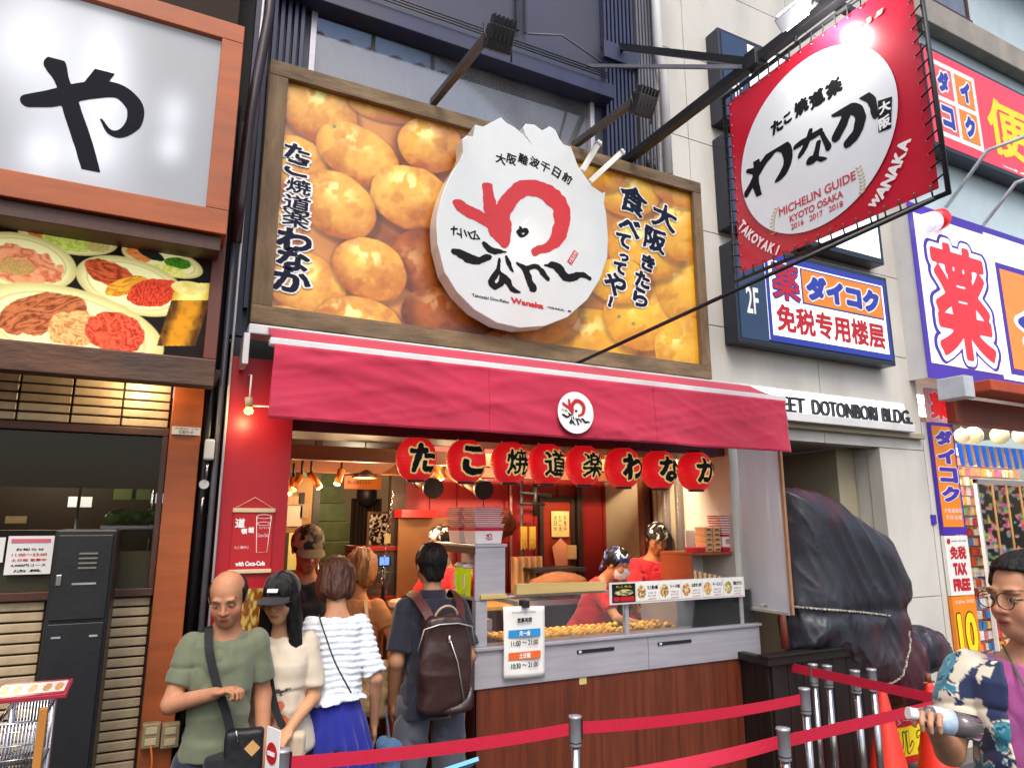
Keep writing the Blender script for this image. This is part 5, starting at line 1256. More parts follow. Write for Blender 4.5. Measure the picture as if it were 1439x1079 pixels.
q = at(1313, 728, .09); tag(box('corner_mark', PURP, None, q.x-.04, q.x+.02, .085, .098, q.z-.05, q.z+.03), 'small purple mark on the pier beside the orange banner', 'mark')
# ================================================================== IMPLICIT SURFACES (for cloth, people, the wrapped figure)
def surf(fn, lo, hi, h):
    """naive surface nets of fn(P)<0, evaluated densely only near the surface -> verts, quads"""
    lo = np.array(lo, dtype=np.float32); hi = np.array(hi, dtype=np.float32)
    s = 4; nb_ = np.maximum(2, np.ceil((hi-lo)/(h*s)).astype(int)); n = nb_*s+1
    cx = [lo[k]+h*s*(np.arange(nb_[k])+.5) for k in range(3)]
    G = np.stack(np.meshgrid(*cx, indexing='ij'), -1).reshape(-1, 3).astype(np.float32)
    D0 = fn(G).reshape(nb_)
    act = np.abs(D0) < h*s*1.45
    D = np.repeat(np.repeat(np.repeat(D0, s, 0), s, 1), s, 2)
    D = np.pad(D, ((0, 1),)*3, mode='edge').astype(np.float32)
    A = np.repeat(np.repeat(np.repeat(act, s, 0), s, 1), s, 2); A = np.pad(A, ((0, 1),)*3, mode='edge')
    A2 = A.copy(); A2[1:] |= A[:-1]; A2[:, 1:] |= A[:, :-1]; A2[:, :, 1:] |= A[:, :, :-1]
    idx = np.argwhere(A2); P = lo+idx.astype(np.float32)*h
    D[idx[:, 0], idx[:, 1], idx[:, 2]] = fn(P)
    D[0] = D[-1] = 1; D[:, 0] = D[:, -1] = 1; D[:, :, 0] = D[:, :, -1] = 1
    I = D < 0
    c = [(0,0,0),(1,0,0),(0,1,0),(1,1,0),(0,0,1),(1,0,1),(0,1,1),(1,1,1)]
    def sl(A, o): return A[o[0]:A.shape[0]-1+o[0], o[1]:A.shape[1]-1+o[1], o[2]:A.shape[2]-1+o[2]]
    cnt = sum(sl(I, o).astype(np.int8) for o in c); cells = np.argwhere((cnt > 0) & (cnt < 8))
    if len(cells) == 0: return np.zeros((0, 3), np.float32), np.zeros((0, 4), np.int32)
    vid = -np.ones(cnt.shape, dtype=np.int32); vid[cells[:, 0], cells[:, 1], cells[:, 2]] = np.arange(len(cells))
    acc = np.zeros((len(cells), 3)); w = np.zeros(len(cells))
    dv = {o: D[cells[:, 0]+o[0], cells[:, 1]+o[1], cells[:, 2]+o[2]] for o in c}
    for a in c:
        for k in range(3):
            if a[k] == 0:
                b_ = list(a); b_[k] = 1; b_ = tuple(b_); da, db_ = dv[a], dv[b_]; m = (da < 0) != (db_ < 0)
                t = np.where(m, da/np.where(np.abs(da-db_) < 1e-9, 1, da-db_), 0)
                p = np.tile(np.array(a, float), (len(cells), 1)); p[:, k] = t
                acc += p*m[:, None]; w += m
    V = lo+(cells+acc/np.maximum(w, 1)[:, None])*h
    F = []
    for k in range(3):
        o1 = [(1,0,0),(0,1,0),(0,0,1)][k]
        Ia = I[:I.shape[0]-o1[0], :I.shape[1]-o1[1], :I.shape[2]-o1[2]]; Ib = I[o1[0]:, o1[1]:, o1[2]:]
        e = np.argwhere(Ia != Ib); u, v = [(1, 2), (2, 0), (0, 1)][k]
        ok = (e[:, u] > 0) & (e[:, v] > 0) & (e[:, u] < vid.shape[u]) & (e[:, v] < vid.shape[v]); e = e[ok]
        def g_(du, dv_):
            q = e.copy(); q[:, u] -= du; q[:, v] -= dv_; return vid[q[:, 0], q[:, 1], q[:, 2]]
        q = np.stack([g_(1, 1), g_(0, 1), g_(0, 0), g_(1, 0)], -1)
        fl = ~I[e[:, 0], e[:, 1], e[:, 2]]; q[fl] = q[fl][:, ::-1]; q = q[(q >= 0).all(1)]; F.append(q)
    return V.astype(np.float32), np.concatenate(F).astype(np.int32)
def sd_mesh(name, fn, lo, hi, h, m, parent, colfn=None, off=True):
    V, F = surf(fn, lo, hi, h)
    cols = colfn(V) if colfn else None
    if off and parent is not None: V = V-np.array(wloc(parent), dtype=np.float32)
    me = np_mesh(name, V, F, smooth=True, cols=cols); me.materials.append(m); return mk(name, me, parent)
def smin(a, b_, k):
    h = np.clip(.5+.5*(b_-a)/k, 0, 1); return b_*(1-h)+a*h-k*h*(1-h)
def smax(a, b_, k): return -smin(-a, -b_, k)
def rc(P, a, b_, ra, rb=None):
    rb = ra if rb is None else rb; a = np.asarray(a, np.float32); b_ = np.asarray(b_, np.float32); d = b_-a; L = float(d@d)+1e-12
    t = np.clip(((P-a)@d)/L, 0, 1); return np.linalg.norm(P-a-t[:, None]*d, axis=1)-(ra+(rb-ra)*t)
def ell(P, c, r):
    q = P-np.asarray(c, np.float32); r = np.asarray(r, np.float32); k0 = np.linalg.norm(q/r, axis=1); k1 = np.linalg.norm(q/(r*r), axis=1); return k0*(k0-1)/np.maximum(k1, 1e-6)
def poly2(P2, poly):
    seg = np.array([(*poly[i], *poly[(i+1) % len(poly)]) for i in range(len(poly))]); return sd_outline(seg, P2)
def folds(P, s, st, seed=0):
    """ridged cloth folds; st stretches the axes"""
    q = P*np.array(st, np.float32)*s; n = fbm(q+seed*3.17, 3); return 1-np.abs(2*n-1)*2.2

# ================================================================== COUNTER AND DISPLAY CASE
CXa, CXb = 1.616, 3.70; CW0, CW1 = .92, 1.115
cnt_ = thing('takoyaki_counter', 'walnut and stainless steel counter with a glass screen in front of the griddle', 'counter', ((CXa+CXb)/2, .3, 0))
nP = 3
for k in range(nP):
    a = CXa+(CXb-CXa)*k/nP; box('wood_panel', WOODPANEL, cnt_, a+.001, a+(CXb-CXa)/nP-.001, .0, .02, .10, CW0-.002)
box('carcass', WOODPANEL, cnt_, CXa+.012, CXb-.002, .021, .85, .06, CW0)
box('side_panel', mat('dark_walnut_side', '#3d1a12', .45, var=.2), cnt_, CXa-.001, CXa+.011, .0, .85, .06, CW0)
box('plinth', BLACK, cnt_, CXa+.05, CXb-.05, .06, .5, .021, .098)
b = MB(); sj = CXa+(CXb-CXa)*.56
b.box(CXa-.006, sj-.0015, -.012, .10, CW0, CW1); b.build('steel_fascia', STEEL, cnt_, .003); box('steel_fascia', STEEL, cnt_, sj+.0015, CXb+.03, -.012, .10, CW0, CW1, .003)
box('sill', STEEL, cnt_, CXa-.01, CXb+.04, -.03, .10, CW1+.001, CW1+.02, .003)
for a, c in ((2.261, 2.525), (2.854, 3.123)):
    box('slot_handle', BLACK, cnt_, a, c, -.019, -.0125, CW1-.062, CW1-.042, .002); box('label_dot', WHITE_P, cnt_, a+.01, a+.028, -.0215, -.0195, CW1-.058, CW1-.046)
box('tape_patch', mat('yellow_tape', '#c8b070', .6), cnt_, 2.28, 2.33, -.0045, -.0015, CW0-.04, CW0-.003)
q0 = CW1+.021; gt = 1.375
def post(px, w=.03, h=gt): x = at(px, 870, 0).x; box('screen_post', STEEL, cnt_, x-w/2, x+w/2, -.004, .026, q0, h, .002); return x
x1_ = at(675, 870, 0).x; x2_ = post(881); x3_ = post(1043)
box('screen_post', STEEL, cnt_, CXa, CXa+.07, -.004, .05, q0, gt, .002)
for a, c in ((CXa+.071, x2_-.016), (x2_+.016, x3_-.016)): box('glass_panel', GLASS, cnt_, a, c, .006, .011, q0, gt+.01)
box('glass_panel', GLASS, cnt_, x3_+.016, CXb+.02, .006, .011, q0, gt-.02)
box('glass_side', GLASS, cnt_, CXa+.005, CXa+.010, .05, .5, q0, gt)
box('top_rail', STEEL, cnt_, CXa+.07, x3_+.04, -.003, .02, gt+.011, gt+.023, .002)
box('worktop', STEEL, cnt_, CXa+.012, CXb, .101, .80, 1.05, 1.075)
# griddle with the balls
gr = thing('takoyaki_griddle', 'black cast griddle with rows of golden takoyaki balls behind the glass', 'griddle', (2.6, .3, 1.076))
box('cast_plate', mat('oiled_cast_iron', '#151210', .4, var=.3), gr, 1.85, 3.45, .12, .46, 1.076, 1.112, .004)
TB = mat('takoyaki_crust', '#e8a62c', .5, col2='#c8781c', scale=40, coat=.2, bump=.1, bscale=90); TB2 = mat('takoyaki_batter', '#f8d458', .5, col2='#eeb438', scale=40, coat=.2, bump=.08)
b1, b2 = MB(), MB(); rb_ = random.Random(4)
for i in range(34):
    for j in range(7):
        x = 1.88+i*.046; y = .142+j*.046
        if x > 2.75 and rb_.random() < .45: continue
        r = .0195*rb_.uniform(.9, 1.08); (b1 if rb_.random() < .4 else b2).lathe([(0, -r*.6), (r*.8, -r*.45), (r, .0), (r*.8, r*.6), (r*.45, r*.9), (0, r)], 10, (x+rb_.uniform(-.003, .003), y, 1.115+r*.45+rb_.uniform(0, .004)))
stuff(b1.build('takoyaki_balls', TB, gr)); stuff(b2.build('pale_takoyaki_balls', TB2, gr))
q = at(400+0, 0, 0)
# sauce tub, green onion tub and orange bowl behind the left glass
def tub(label, c, r, h, m, fill, cat='container'):
    t = thing('food_tub', label, cat, c); c = Vector(c)
    MB().lathe([(r*.8, 0), (r*.82, .002), (r, h), (r*.96, h), (r*.8, .01)], 20, c).build('tub', m, t); MB().lathe([(r*.93, h*.9), (r*.5, h*1.02), (0, h*1.08)], 20, c).build('filling', fill, t); return t
CLEARP = mat('clear_plastic', '#e4e8e4', .2, trans=.7, var=.02)
tub('clear tub heaped with chopped green onions behind the left pane', (2.22, .62, 1.076), .12, .16, CLEARP, LET)
tub('orange bowl standing at the left end behind the glass', (1.86, .62, 1.076+.12), .09, .08, mat('orange_plastic', '#e2562c', .4), mat('orange_fill', '#e67a40', .5))
box('riser', STEEL, cnt_, 1.74, 1.98, .55, .72, 1.076, 1.195)
box('riser', STEEL, cnt_, 3.2, 3.62, .2, .6, 1.1, 1.3, .004)
# long board lying on the rail
p, e = at(725, 848, -.02), at(856, 824, -.02)
tag(MB().add([(p.x, -.03, 1.402), (2.47, -.03, 1.40), (2.47, -.03, 1.452), (p.x, -.03, 1.462), (p.x, .0, 1.402), (2.47, .0, 1.40), (2.47, .0, 1.452), (p.x, .0, 1.462)], [(0,1,2,3),(7,6,5,4),(0,4,5,1),(3,2,6,7),(0,3,7,4),(1,5,6,2)]).build('long_board', mat('pale_board', '#c4aa6c', .6, var=.12, stretch=(.3, 1, 3)), None, .002), 'long pale wooden board lying along the top of the glass screen', 'board')
tag(box('short_board', mat('pale_board', '#c4aa6c'), None, 1.64, 1.80, -.02, .02, 1.385, 1.41, .002), 'short pale board between the steel cabinet and the long board', 'board')
# menu card strip
mx0, mx1 = at(857, 850, -.035).x, at(1046, 822, -.035).x; mz0, mz1 = 1.315, 1.445
ms_ = thing('menu_card_strip', 'row of laminated picture menu cards clipped along the top of the glass screen', 'menu', (mx0, -.035, mz0))
box('holder', mat('clear_acrylic', '#dcdcdc', .15, var=.02), ms_, mx0, mx1, -.034, -.031, mz0, mz1)
ncard = 6; cwid = (mx1-mx0-.03)/ncard
cols_ = ['#2b6a2e', '#a8662c', '#b5742c', '#c8552c', '#d8942c', '#8a9a5a']
def card_pic(c1, dark):
    def f(u, v):
        C = np.tile(np.array(hx('#f2ede2' if not dark else '#161c14')), (len(u), 1)); e = np.hypot((u-.5)/.47, (v-.5)/.46); n = n2(u, v, 9, 4, hash(c1) % 9)
        m = (1-sm(.9, 1, e)); C = C*(1-m[:, None])+lerp(np.array(hx(c1))*.6, np.array(hx('#f4dca0')), sm(.3, .75, n))*m[:, None]; return C
    return f
for k in range(ncard):
    a = mx0+.015+k*cwid; c = box('menu_card', INK if k == 0 else PAPER, ms_, a+.004, a+cwid-.004, -.0385, -.0345, mz0+.012, mz1-.01)
    if k == 0:
        words('card_lettering', 'たこせん', YEL_INK, c, a+.03, a+cwid-.03, mz1-.032, mz1-.018, -.0405, res=24); paint('card_picture', a+.012, a+cwid-.012, mz0+.05, mz1-.04, -.0395, 24, 20, card_pic(cols_[0], True), vmat('card_print', .25, coat=.5), c)
        box('red_patch', RED_INK, c, a+.012, a+.055, -.040, -.0386, mz0+.018, mz0+.045); box('red_patch', RED_INK, c, a+.062, a+cwid-.014, -.040, -.0386, mz0+.018, mz0+.045)
    else:
        paint('card_picture', a+.006, a+cwid*.45, mz0+.02, mz1-.018, -.0395, 22, 30, card_pic(cols_[k], False), vmat('card_print'), c)
        t = ['たこ焼 8個', 'ソース味', 'ねぎポン酢', 'チーズ入り', '塩だれ'][k-1]
        words('card_lettering', t, BLUE_INK if k == 4 else INK, c, a+cwid*.49, a+cwid-.01, mz1-.05, mz1-.026, -.0405, bold=.0008, res=24)
        for j in range(3): words('card_lettering', ['600円', '8pcs 650', '여덟 개'][j], [RED_INK, INK, INK][j], c, a+cwid*.52, a+cwid-.025, mz0+.018+j*.018, mz0+.028+j*.018, -.0405, res=20)
# opening hours sheet
hx0, hx1, hz0, hz1 = 1.768, 2.03, .965, 1.345
op = thing('opening_hours_sheet', 'white paper with blue and orange opening hour bars taped over the left glass', 'notice', ((hx0+hx1)/2, -.04, hz0))
MB().grid(lambda u, v: (hx0+(hx1-hx0)*u+.004*(1-v), -.036-.006*math.sin(u*5+v*3), hz0+(hz1-hz0)*v-.01*u), 12, 14).build('sheet', PAPER, op, solid=.001)
HY = -.045
for k, (ca, cb) in enumerate((('#2f8fd0', 0), ('#e0662c', 1))):
    zt = hz1-.14-k*.118; box('colour_bar', mat('bar_ink_%d' % k, ca, .5), op, hx0+.03, hx1-.03, HY-.001, HY+.001, zt-.028, zt+.012)
    words('lettering', ['月〜金', '土日祝'][k], WHITE_INK, op, hx0+.095, hx1-.095, zt-.022, zt+.006, HY-.0025, bold=.001, res=28); words('lettering', ['11:00 〜 21:00', '10:30 〜 21:00'][k], INK, op, hx0+.045, hx1-.045, zt-.072, zt-.045, HY-.0015, bold=.0006, res=32)
words('lettering', '営業時間', INK, op, hx0+.085, hx1-.085, hz1-.09, hz1-.065, HY-.001, bold=.0008, res=30); words('lettering', 'Takoyaki Dou-Raku', INK, op, hx0+.05, hx1-.06, hz1-.045, hz1-.03, HY-.001, res=26)
tag(MB().box(1.885, 1.925, -.06, .0, hz1-.012, hz1+.026).build('bulldog_clip', BLACK, None, .004), 'black clip holding the opening hours paper to the glass', 'clip')
# steel cabinet with an open side on the left end of the counter
sc_ = thing('steel_shelf_cabinet', 'steel cabinet with an open side standing on the left end of the counter', 'cabinet', (1.7, .3, 1.4))
cza, czb = gt+.002, 1.665
b = MB(); b.box(1.612, 1.80, .0, .02, cza, czb); b.build('front_sheet', STEEL, sc_, .003)
box('top_sheet', STEEL, sc_, 1.605, 1.81, -.005, .62, czb+.001, czb+.018, .003); box('shelf', STEEL, sc_, 1.612, 1.80, .021, .62, cza, cza+.012); box('back_sheet', STEEL, sc_, 1.79, 1.80, .021, .62, cza+.013, czb)
box('rear_post', STEEL, sc_, 1.612, 1.63, .60, .62, cza-.3, czb); box('edge_trim', BROWN_W, sc_, 1.604, 1.611, .0, .62, czb-.035, czb)
LIME = mat('lime_drink', '#c8d820', .25, emit='#b8cc20', es=.25); 
for k, (yy, lab) in enumerate(((.16, 'nearest tall cup of lime green drink in the steel cabinet'), (.30, 'second tall cup of lime green drink in the steel cabinet'))):
    c = Vector((1.66, yy, cza+.014)); t = thing('drink_cup', lab, 'cup', c)
    MB().lathe([(.034, 0), (.046, .15), (.048, .152), (.044, .155)], 20, c).build('cup', LIME, t); MB().lathe([(.049, .153), (.049, .166), (.03, .178), (0, .18)], 20, c).build('lid', WHITE_P, t)
    box('cup_label', PAPER, t, c.x-.05, c.x-.046, c.y-.012, c.y+.012, c.z+.04, c.z+.12)
tag(MB().lathe([(.03, -.004), (.03, .004)], 20, (1.615, .42, czb-.09), 'x').build('price_disc', WHITE_P), 'small round white tag hanging in the open side of the steel cabinet', 'tag')
tag(MB().tube([(1.66, .07, cza+.02), (1.66, .07, cza+.17)], [.042, .035], 16).build('red_sauce_bottle', mat('red_plastic', '#e0281c', .35)), 'red bottle in the front corner of the steel cabinet', 'bottle')
# takoyaki cartons
CART = mat('white_carton', '#ece6e4', .5, var=.04); CRED = mat('carton_red', '#c01838', .5)
def carton_mesh(n=2):
    """flared paper tray, open at the front seen: body + red bands"""
    pass
def carton(label, c, w, d, h, logo=False, lift=0., tilt=0., m=None, red=True):
    t = thing('takoyaki_carton', label, 'carton', c, tilt, group=None)
    f = 1.12
    V = [(-w/2, -d/2, 0), (w/2, -d/2, 0), (w/2, d/2, 0), (-w/2, d/2, 0), (-w/2*f, -d/2*f, h), (w/2*f, -d/2*f, h), (w/2*f, d/2*f, h), (-w/2*f, d/2*f, h)]
    me = MB().add(V, [(0,3,2,1),(4,5,6,7),(0,1,5,4),(1,2,6,5),(2,3,7,6),(3,0,4,7)]); o = me_build(me, 'tray', m or CART, t, .002)
    if logo:
        ee = 1.004; U = Vector((1, 0, 0)); Vv = Vector((0, -(f-1)*d/2, h)).normalized(); cc = Vector((.0, -d/2*(1+(f-1)*.5)-.002, h*.5))
        Nn = U.cross(Vv)
        R = h*.36
        emblem(lambda Q: np.array(cc)+((Q[:, 0]-520)/620*R)[:, None]*np.array(U)+((-Q[:, 1]+400)/620*R)[:, None]*np.array(Vv)+np.array(Nn)*.001, t2loc(t), .05, 6, False)
    if red:
        for k in range(2):
            z0 = h*(.70 if not logo else .84)-k*h*.5*(0 if logo else 1); z1 = z0+h*.22
            g0 = 1+(f-1)*z0/h+.008; g1 = 1+(f-1)*z1/h+.008
            V = [(-w/2*g0, -d/2*g0, z0), (w/2*g0, -d/2*g0, z0), (w/2*g1, -d/2*g1, z1), (-w/2*g1, -d/2*g1, z1), (-w/2*g0, d/2*g0, z0), (-w/2*g1, d/2*g1, z1)]
            me_build(MB().add(V, [(0,1,2,3),(4,0,3,5)]), 'red_band', CRED, t)
            if logo: break
    return t
def me_build(mb, name, m, parent, bevel=0.):
    me = bpy.data.meshes.new(name); me.from_pydata(mb.v, [], mb.f); me.update(); me.materials.append(m); o = mk(name, me, parent)
    if bevel: md = o.modifiers.new('bevel', 'BEVEL'); md.width = bevel; md.segments = 1; md.limit_method = 'ANGLE'
    return o
class _Loc:
    pass
def t2loc(t): return t
_wl = wloc
def wloc(o):
    # things built in their own frame keep local coordinates
    if o is not None and o.get('local'): return Vector((0, 0, 0))
    return _wl(o)
_thing = thing
def lthing(*a, **k): t = _thing(*a, **k); t['local'] = 1; return t
def carton2(*a, **k):
    global thing
    s_ = thing; thing = lthing
    try: return carton(*a, **k)
    finally: thing = s_
cz0 = czb+.02
ordn = ['bottom', 'second', 'third', 'fourth', 'fifth', 'top']
for sidx, (yy, nm) in enumerate(((.10, 'front'), (.34, 'rear'))):
    carton2('white emblem carton at the bottom of the %s stack on the steel cabinet' % nm, (1.705, yy, cz0), .16, .15, .085, logo=True)
    for k in range(5):
        carton2('red and white carton, %s above the emblem carton in the %s cabinet stack' % (['first', 'second', 'third', 'fourth', 'topmost'][k], nm), (1.705+.006*(-1)**k, yy+.004*k, cz0+.088+k*.024), .168, .155, .023, tilt=.04*math.sin(k*2+sidx))
# right hand stacks and the framed shelf
sx0, sx1 = at(962, 800, .35).x, at(1046, 800, .35).x; szz = at(1000, 774, .25).z
fs = thing('wooden_shelf_unit', 'small wooden framed shelf holding kraft paper bags behind the right glass', 'shelf', ((sx0+sx1)/2, .35, 1.3))
x0_, x1_ = at(960, 800, .2).x, at(1040, 800, .2).x
TW = mat('red_brown_wood', '#8a3f20', .5, var=.2)
b = MB(); b.box(x0_, x1_, .12, .44, szz-.02, szz); b.build('top_board', TW, fs, .002)
box('side_board', TW, fs, x0_, x0_+.018, .12, .44, 1.3, szz-.021, .002); box('side_board', TW, fs, x1_-.018, x1_, .12, .44, 1.3, szz-.021, .002); box('bottom_board', TW, fs, x0_, x1_, .12, .44, 1.28, 1.299)
KR = mat('kraft_paper', '#d9b98a', .7, var=.1)
for k in range(9):
    xx = x0_+.05+k*.042; MB().obox((xx, .27, 1.30+.095-.004*k), (.012, 0, .002), (0, .09, 0), (.010*(k/4-.8), 0, .092-.005*k)).build('paper_bag', KR, fs)
box('back_sheet', WHITE_P, fs, x0_+.019, x1_-.019, .43, .44, 1.3, szz-.021)
KR2 = mat('kraft_carton', '#e0ac7c', .55, var=.06)
for c in range(2):
    for r in range(5):
        lc = (x0_+.20+c*.075, .2, szz+.001+r*.034)
        t = carton2('small kraft carton, %s from the bottom of the %s kraft column on the wooden shelf' % (['first', 'second', 'third', 'fourth', 'fifth'][r], ['left', 'right'][c]), lc, .062, .10, .032, m=KR2, red=False)
        me_build(MB().add([(-.018, -.0585, .01), (.018, -.0585, .01), (.018, -.0588, .02), (-.018, -.0588, .02)], [(0, 1, 2, 3)]), 'brown_print', BROWN_W, t)
lx = x0_+.20+.20
carton2('white carton with a red emblem beside the kraft cartons on the wooden shelf', (lx-.03, .2, szz+.03), .085, .10, .085, logo=True)
carton2('pink carton lying under the emblem carton at the right end of the shelf top', (lx-.03, .2, szz+.001), .09, .11, .028, m=CRED, red=False)
for r in range(4): carton2('red and white carton, %s above the emblem carton on the wooden shelf' % ['first', 'second', 'third', 'topmost'][r], (lx-.035-.004*r, .2, szz+.118+r*.034), .092, .12, .032)
carton2('flat pink box at the left end of the wooden shelf top', (x0_+.12, .2, szz+.001), .085, .1, .03, m=CRED, red=False)
# steel splash screen behind
q0_, q1_ = at(963, 745, .5), at(1055, 830, .5)
tag(box('splash_sheet', STEEL, None, q0_.x, 3.69, .5, .51, 1.1, q0_.z, .01), 'thin steel splash sheet standing behind the wooden shelf', 'panel')
# clear vinyl curtain at the right end
def vin(u, v):
    y = .06-.37*u; x = 3.70+.0012*math.sin(u*19+v)+.0006*math.sin(u*43+v*3)+.0; return (x, y, 1.235+(2.44-1.235)*v)
VIN = glassmat('hazy_vinyl', (.95, .96, .97), .3, 2.2, (.92, .93, .95), .15, transl=.6)
vc = thing('vinyl_curtain', 'hazy clear vinyl curtain closing the right end of the counter', 'curtain', (3.7, -.15, 1.2))
MB().grid(vin, 40, 8).build('vinyl_sheet', VIN, vc); box('bottom_bar', mat('worn_white_bar', '#b8b2a8', .6, dirt=.3), vc, 3.69, 3.715, -.31, .06, 1.215, 1.236, .003); box('side_batten', mat('tan_batten', '#a07858', .7, var=.2), vc, 3.695, 3.715, -.335, -.312, 1.22, 2.45, .003)

# ================================================================== SHOP INTERIOR
# right whitewashed wall, dark posts
def post_at(px, Y, w, m, label, z1=2.5):
    x = at(px, 700, Y).x; return tag(box('timber_post', m, None, x, x+w, Y, Y+w, .02, z1, .004), label, 'post')
DKW = mat('dark_post_wood', '#2c1a12', .6, var=.3, stretch=(1, 1, .2), scale=12, bump=.2)
post_at(903, 1.0, .07, mat('red_brown_post', '#5a2c1a', .6, var=.3), 'red-brown timber post at the right end of the red inner wall'); post_at(917, 1.0, .05, DKW, 'dark timber post beside the whitewashed inner wall'); post_at(812, 1.62, .05, DKW, 'slim dark post to the right of the inner door')
x = at(550, 760, 1.6).x; tag(box('timber_post', DKW, None, x-.02, x+.10, 1.58, 1.66, .02, 2.2, .004), 'weathered timber post behind the red display cabinet', 'post')
box('right_screen_wall', mat('cool_white_wall', '#cfd2d4', .5, var=.04, dirt=.1), shop, 3.735, 3.76, .12, .93, .03, 2.5)
# dark plastic sheet on the right wall
tag(MB().grid(lambda u, v: (3.66+.02*math.sin(u*14), .95-.35*u, 1.2+1.15*v), 20, 6).build('hanging_plastic', glassmat('grey_film', (.6, .58, .6), 1.2, .3, (.35, .33, .34), .15)), 'grey plastic film hanging by the dark post at the back right', 'plastic film')
# inner door with notices, apron etc
dx0, dx1, dzt = at(757, 700, 1.66).x, at(806, 700, 1.66).x, at(780, 697, 1.66).z
idr = thing('inner_door', 'reddish wooden inner door hung with notices and small cards', 'door', ((dx0+dx1)/2, 1.68, .02))
DR = mat('red_door_wood', '#8c2c14', .45, var=.2, stretch=(3, 1, .3))
box('leaf', DR, idr, dx0+.04, dx1-.04, 1.655, 1.683, .03, dzt-.05); b = MB(); b.box(dx0, dx0+.038, 1.64, 1.683, .03, dzt); b.box(dx1-.038, dx1, 1.64, 1.683, .03, dzt); b.box(dx0+.038, dx1-.038, 1.64, 1.683, dzt-.045, dzt); b.build('frame', DKW, idr, .003)
CRP = mat('cream_paper', '#ecd48c', .7, var=.05)
def pinned(label, tl, br, Y, m, txt=None, cat='notice'):
    x0, x1, z0, z1 = rect(tl, br, Y); t = thing('pinned_notice', label, cat, (x0, Y, z0)); box('sheet', m, t, x0, x1, Y, Y+.004, z0, z1)
    if txt:
        for i, s_ in enumerate(txt): words('lettering', s_, INK, t, x0+(x1-x0)*(.12+.28*i), x0+(x1-x0)*(.28+.28*i), z0+(z1-z0)*.2, z0+(z1-z0)*.85, Y-.002, vertical=True, res=16)
    return t
pinned('cream notice with three columns of handwriting on the inner door', (775, 718), (800, 754), 1.62, CRP, ('本日休', 'たこ焼', '準備中'))
x0, x1, z0, z1 = rect((776, 756), (800, 796), 1.6); t = thing('house_card', 'peach house-shaped paper card hanging below the cream notice', 'card', (x0, 1.6, z0))
MB().add([(x0, 1.6, z1-.07), ((x0+x1)/2, 1.6, z1), (x1, 1.6, z1-.07), (x1-.02, 1.6, z0), (x0+.03, 1.6, z0)], [(4, 3, 2, 1, 0)]).build('card', mat('peach_card', '#f2ac80', .6), t, solid=.002)
x0, x1, z0, z1 = rect((797, 766), (809, 785), 1.58); tag(box('small_box', CRP, None, x0, x1, 1.56, 1.62, z0, z1, .004), 'small cream box hanging right of the house-shaped card', 'box')
for k, (px, lab) in enumerate(((736, 'left bunch of pale yellow gloves hanging by the inner door'), (748, 'right bunch of pale yellow gloves hanging by the inner door'))):
    q = at(px, 755, 1.5); t = thing('hanging_gloves', lab, 'gloves', q)
    b = MB(); b.box(q.x-.03, q.x+.03, 1.49, 1.51, q.z-.02, q.z+.09)
    for j in range(4): b.tube([(q.x-.022+j*.015, 1.5, q.z-.01), (q.x-.024+j*.016, 1.495, q.z-.1+.01*(j % 2))], .008, 6)
    b.build('glove', mat('yellow_glove', '#e6c84e', .5), t, .004)
q = at(705, 730, 1.3); ap_ = thing('orange_net_bags', 'bunch of orange net bags hanging behind the carton stacks', 'bag', q)
blob('net', (q.x, 1.3, q.z-.03), .10, mat('orange_net', '#7a3418', .7, col2='#3a160c', scale=40, bump=.5), ap_, (1.1, .5, 1.1), .5, 4, 3)
q = at(735, 810, 1.2); tw_ = thing('hanging_towel', 'tan cloth hanging in folds below the gloves', 'cloth', q)
MB().grid(lambda u, v: (q.x-.1+.26*u, 1.2+.02*math.sin(u*30), q.z-.15+.3*v), 40, 6).build('cloth', mat('tan_cloth', '#c49a6a', .8), tw_, solid=.003)
tag(box('black_tray', BLACK, None, at(742, 800, 1.1).x, at(815, 800, 1.1).x, 1.0, 1.3, at(780, 802, 1.1).z, at(780, 799, 1.1).z+.01), 'flat black tray on a ledge under the inner door notices', 'tray')
tag(blob('paper_sack', (at(785, 818, 1.0).x, 1.0, at(785, 822, 1.0).z), .17, mat('brown_sack', '#8a5a38', .8), None, (1.5, .6, .55), .2, 3), 'crumpled brown paper sack on the rear worktop', 'sack')
box('rear_worktop', STEEL, shop, 2.4, 3.6, 1.0, 1.6, 1.2, 1.24)
# pipes and rails on the inner wall
for k, px in enumerate((718, 733)):
    q = at(px, 700, 1.6); tag(MB().tube([(q.x, 1.6, 1.3), (q.x, 1.6, 2.45)], .012).build('wall_pipe', GREY_L if k else mat('pink_grey_pipe', '#9a7070', .5)), ['left grey pipe on the red inner wall', 'right grey pipe on the red inner wall'][k], 'pipe')
tag(MB().tube([at(730, 692, 1.4), at(775, 696, 1.4)], .014).tube([at(728, 707, 1.4), at(765, 709, 1.4)], .012).tube([at(752, 680, 1.4), at(752, 725, 1.4)], .02).build('shelf_bracket', BLACK), 'dark pipework bracket on the inner wall left of the door', 'bracket')
# brown card partition
x0, x1, z0, z1 = rect((561, 727), (635, 850), 1.5); tag(box('card_partition', mat('tan_board', '#7c5430', .6, var=.1), None, x0, x1, 1.5, 1.52, 1.0, z1), 'plain tan board partition behind the cashier', 'panel')
x0, x1, z0, z1 = rect((565, 716), (615, 727), 1.4); tag(box('red_case', mat('glossy_red', '#b8181c', .4), None, x0, x1, 1.4, 1.6, z0, z1), 'red plastic case on top of the tan partition', 'case')
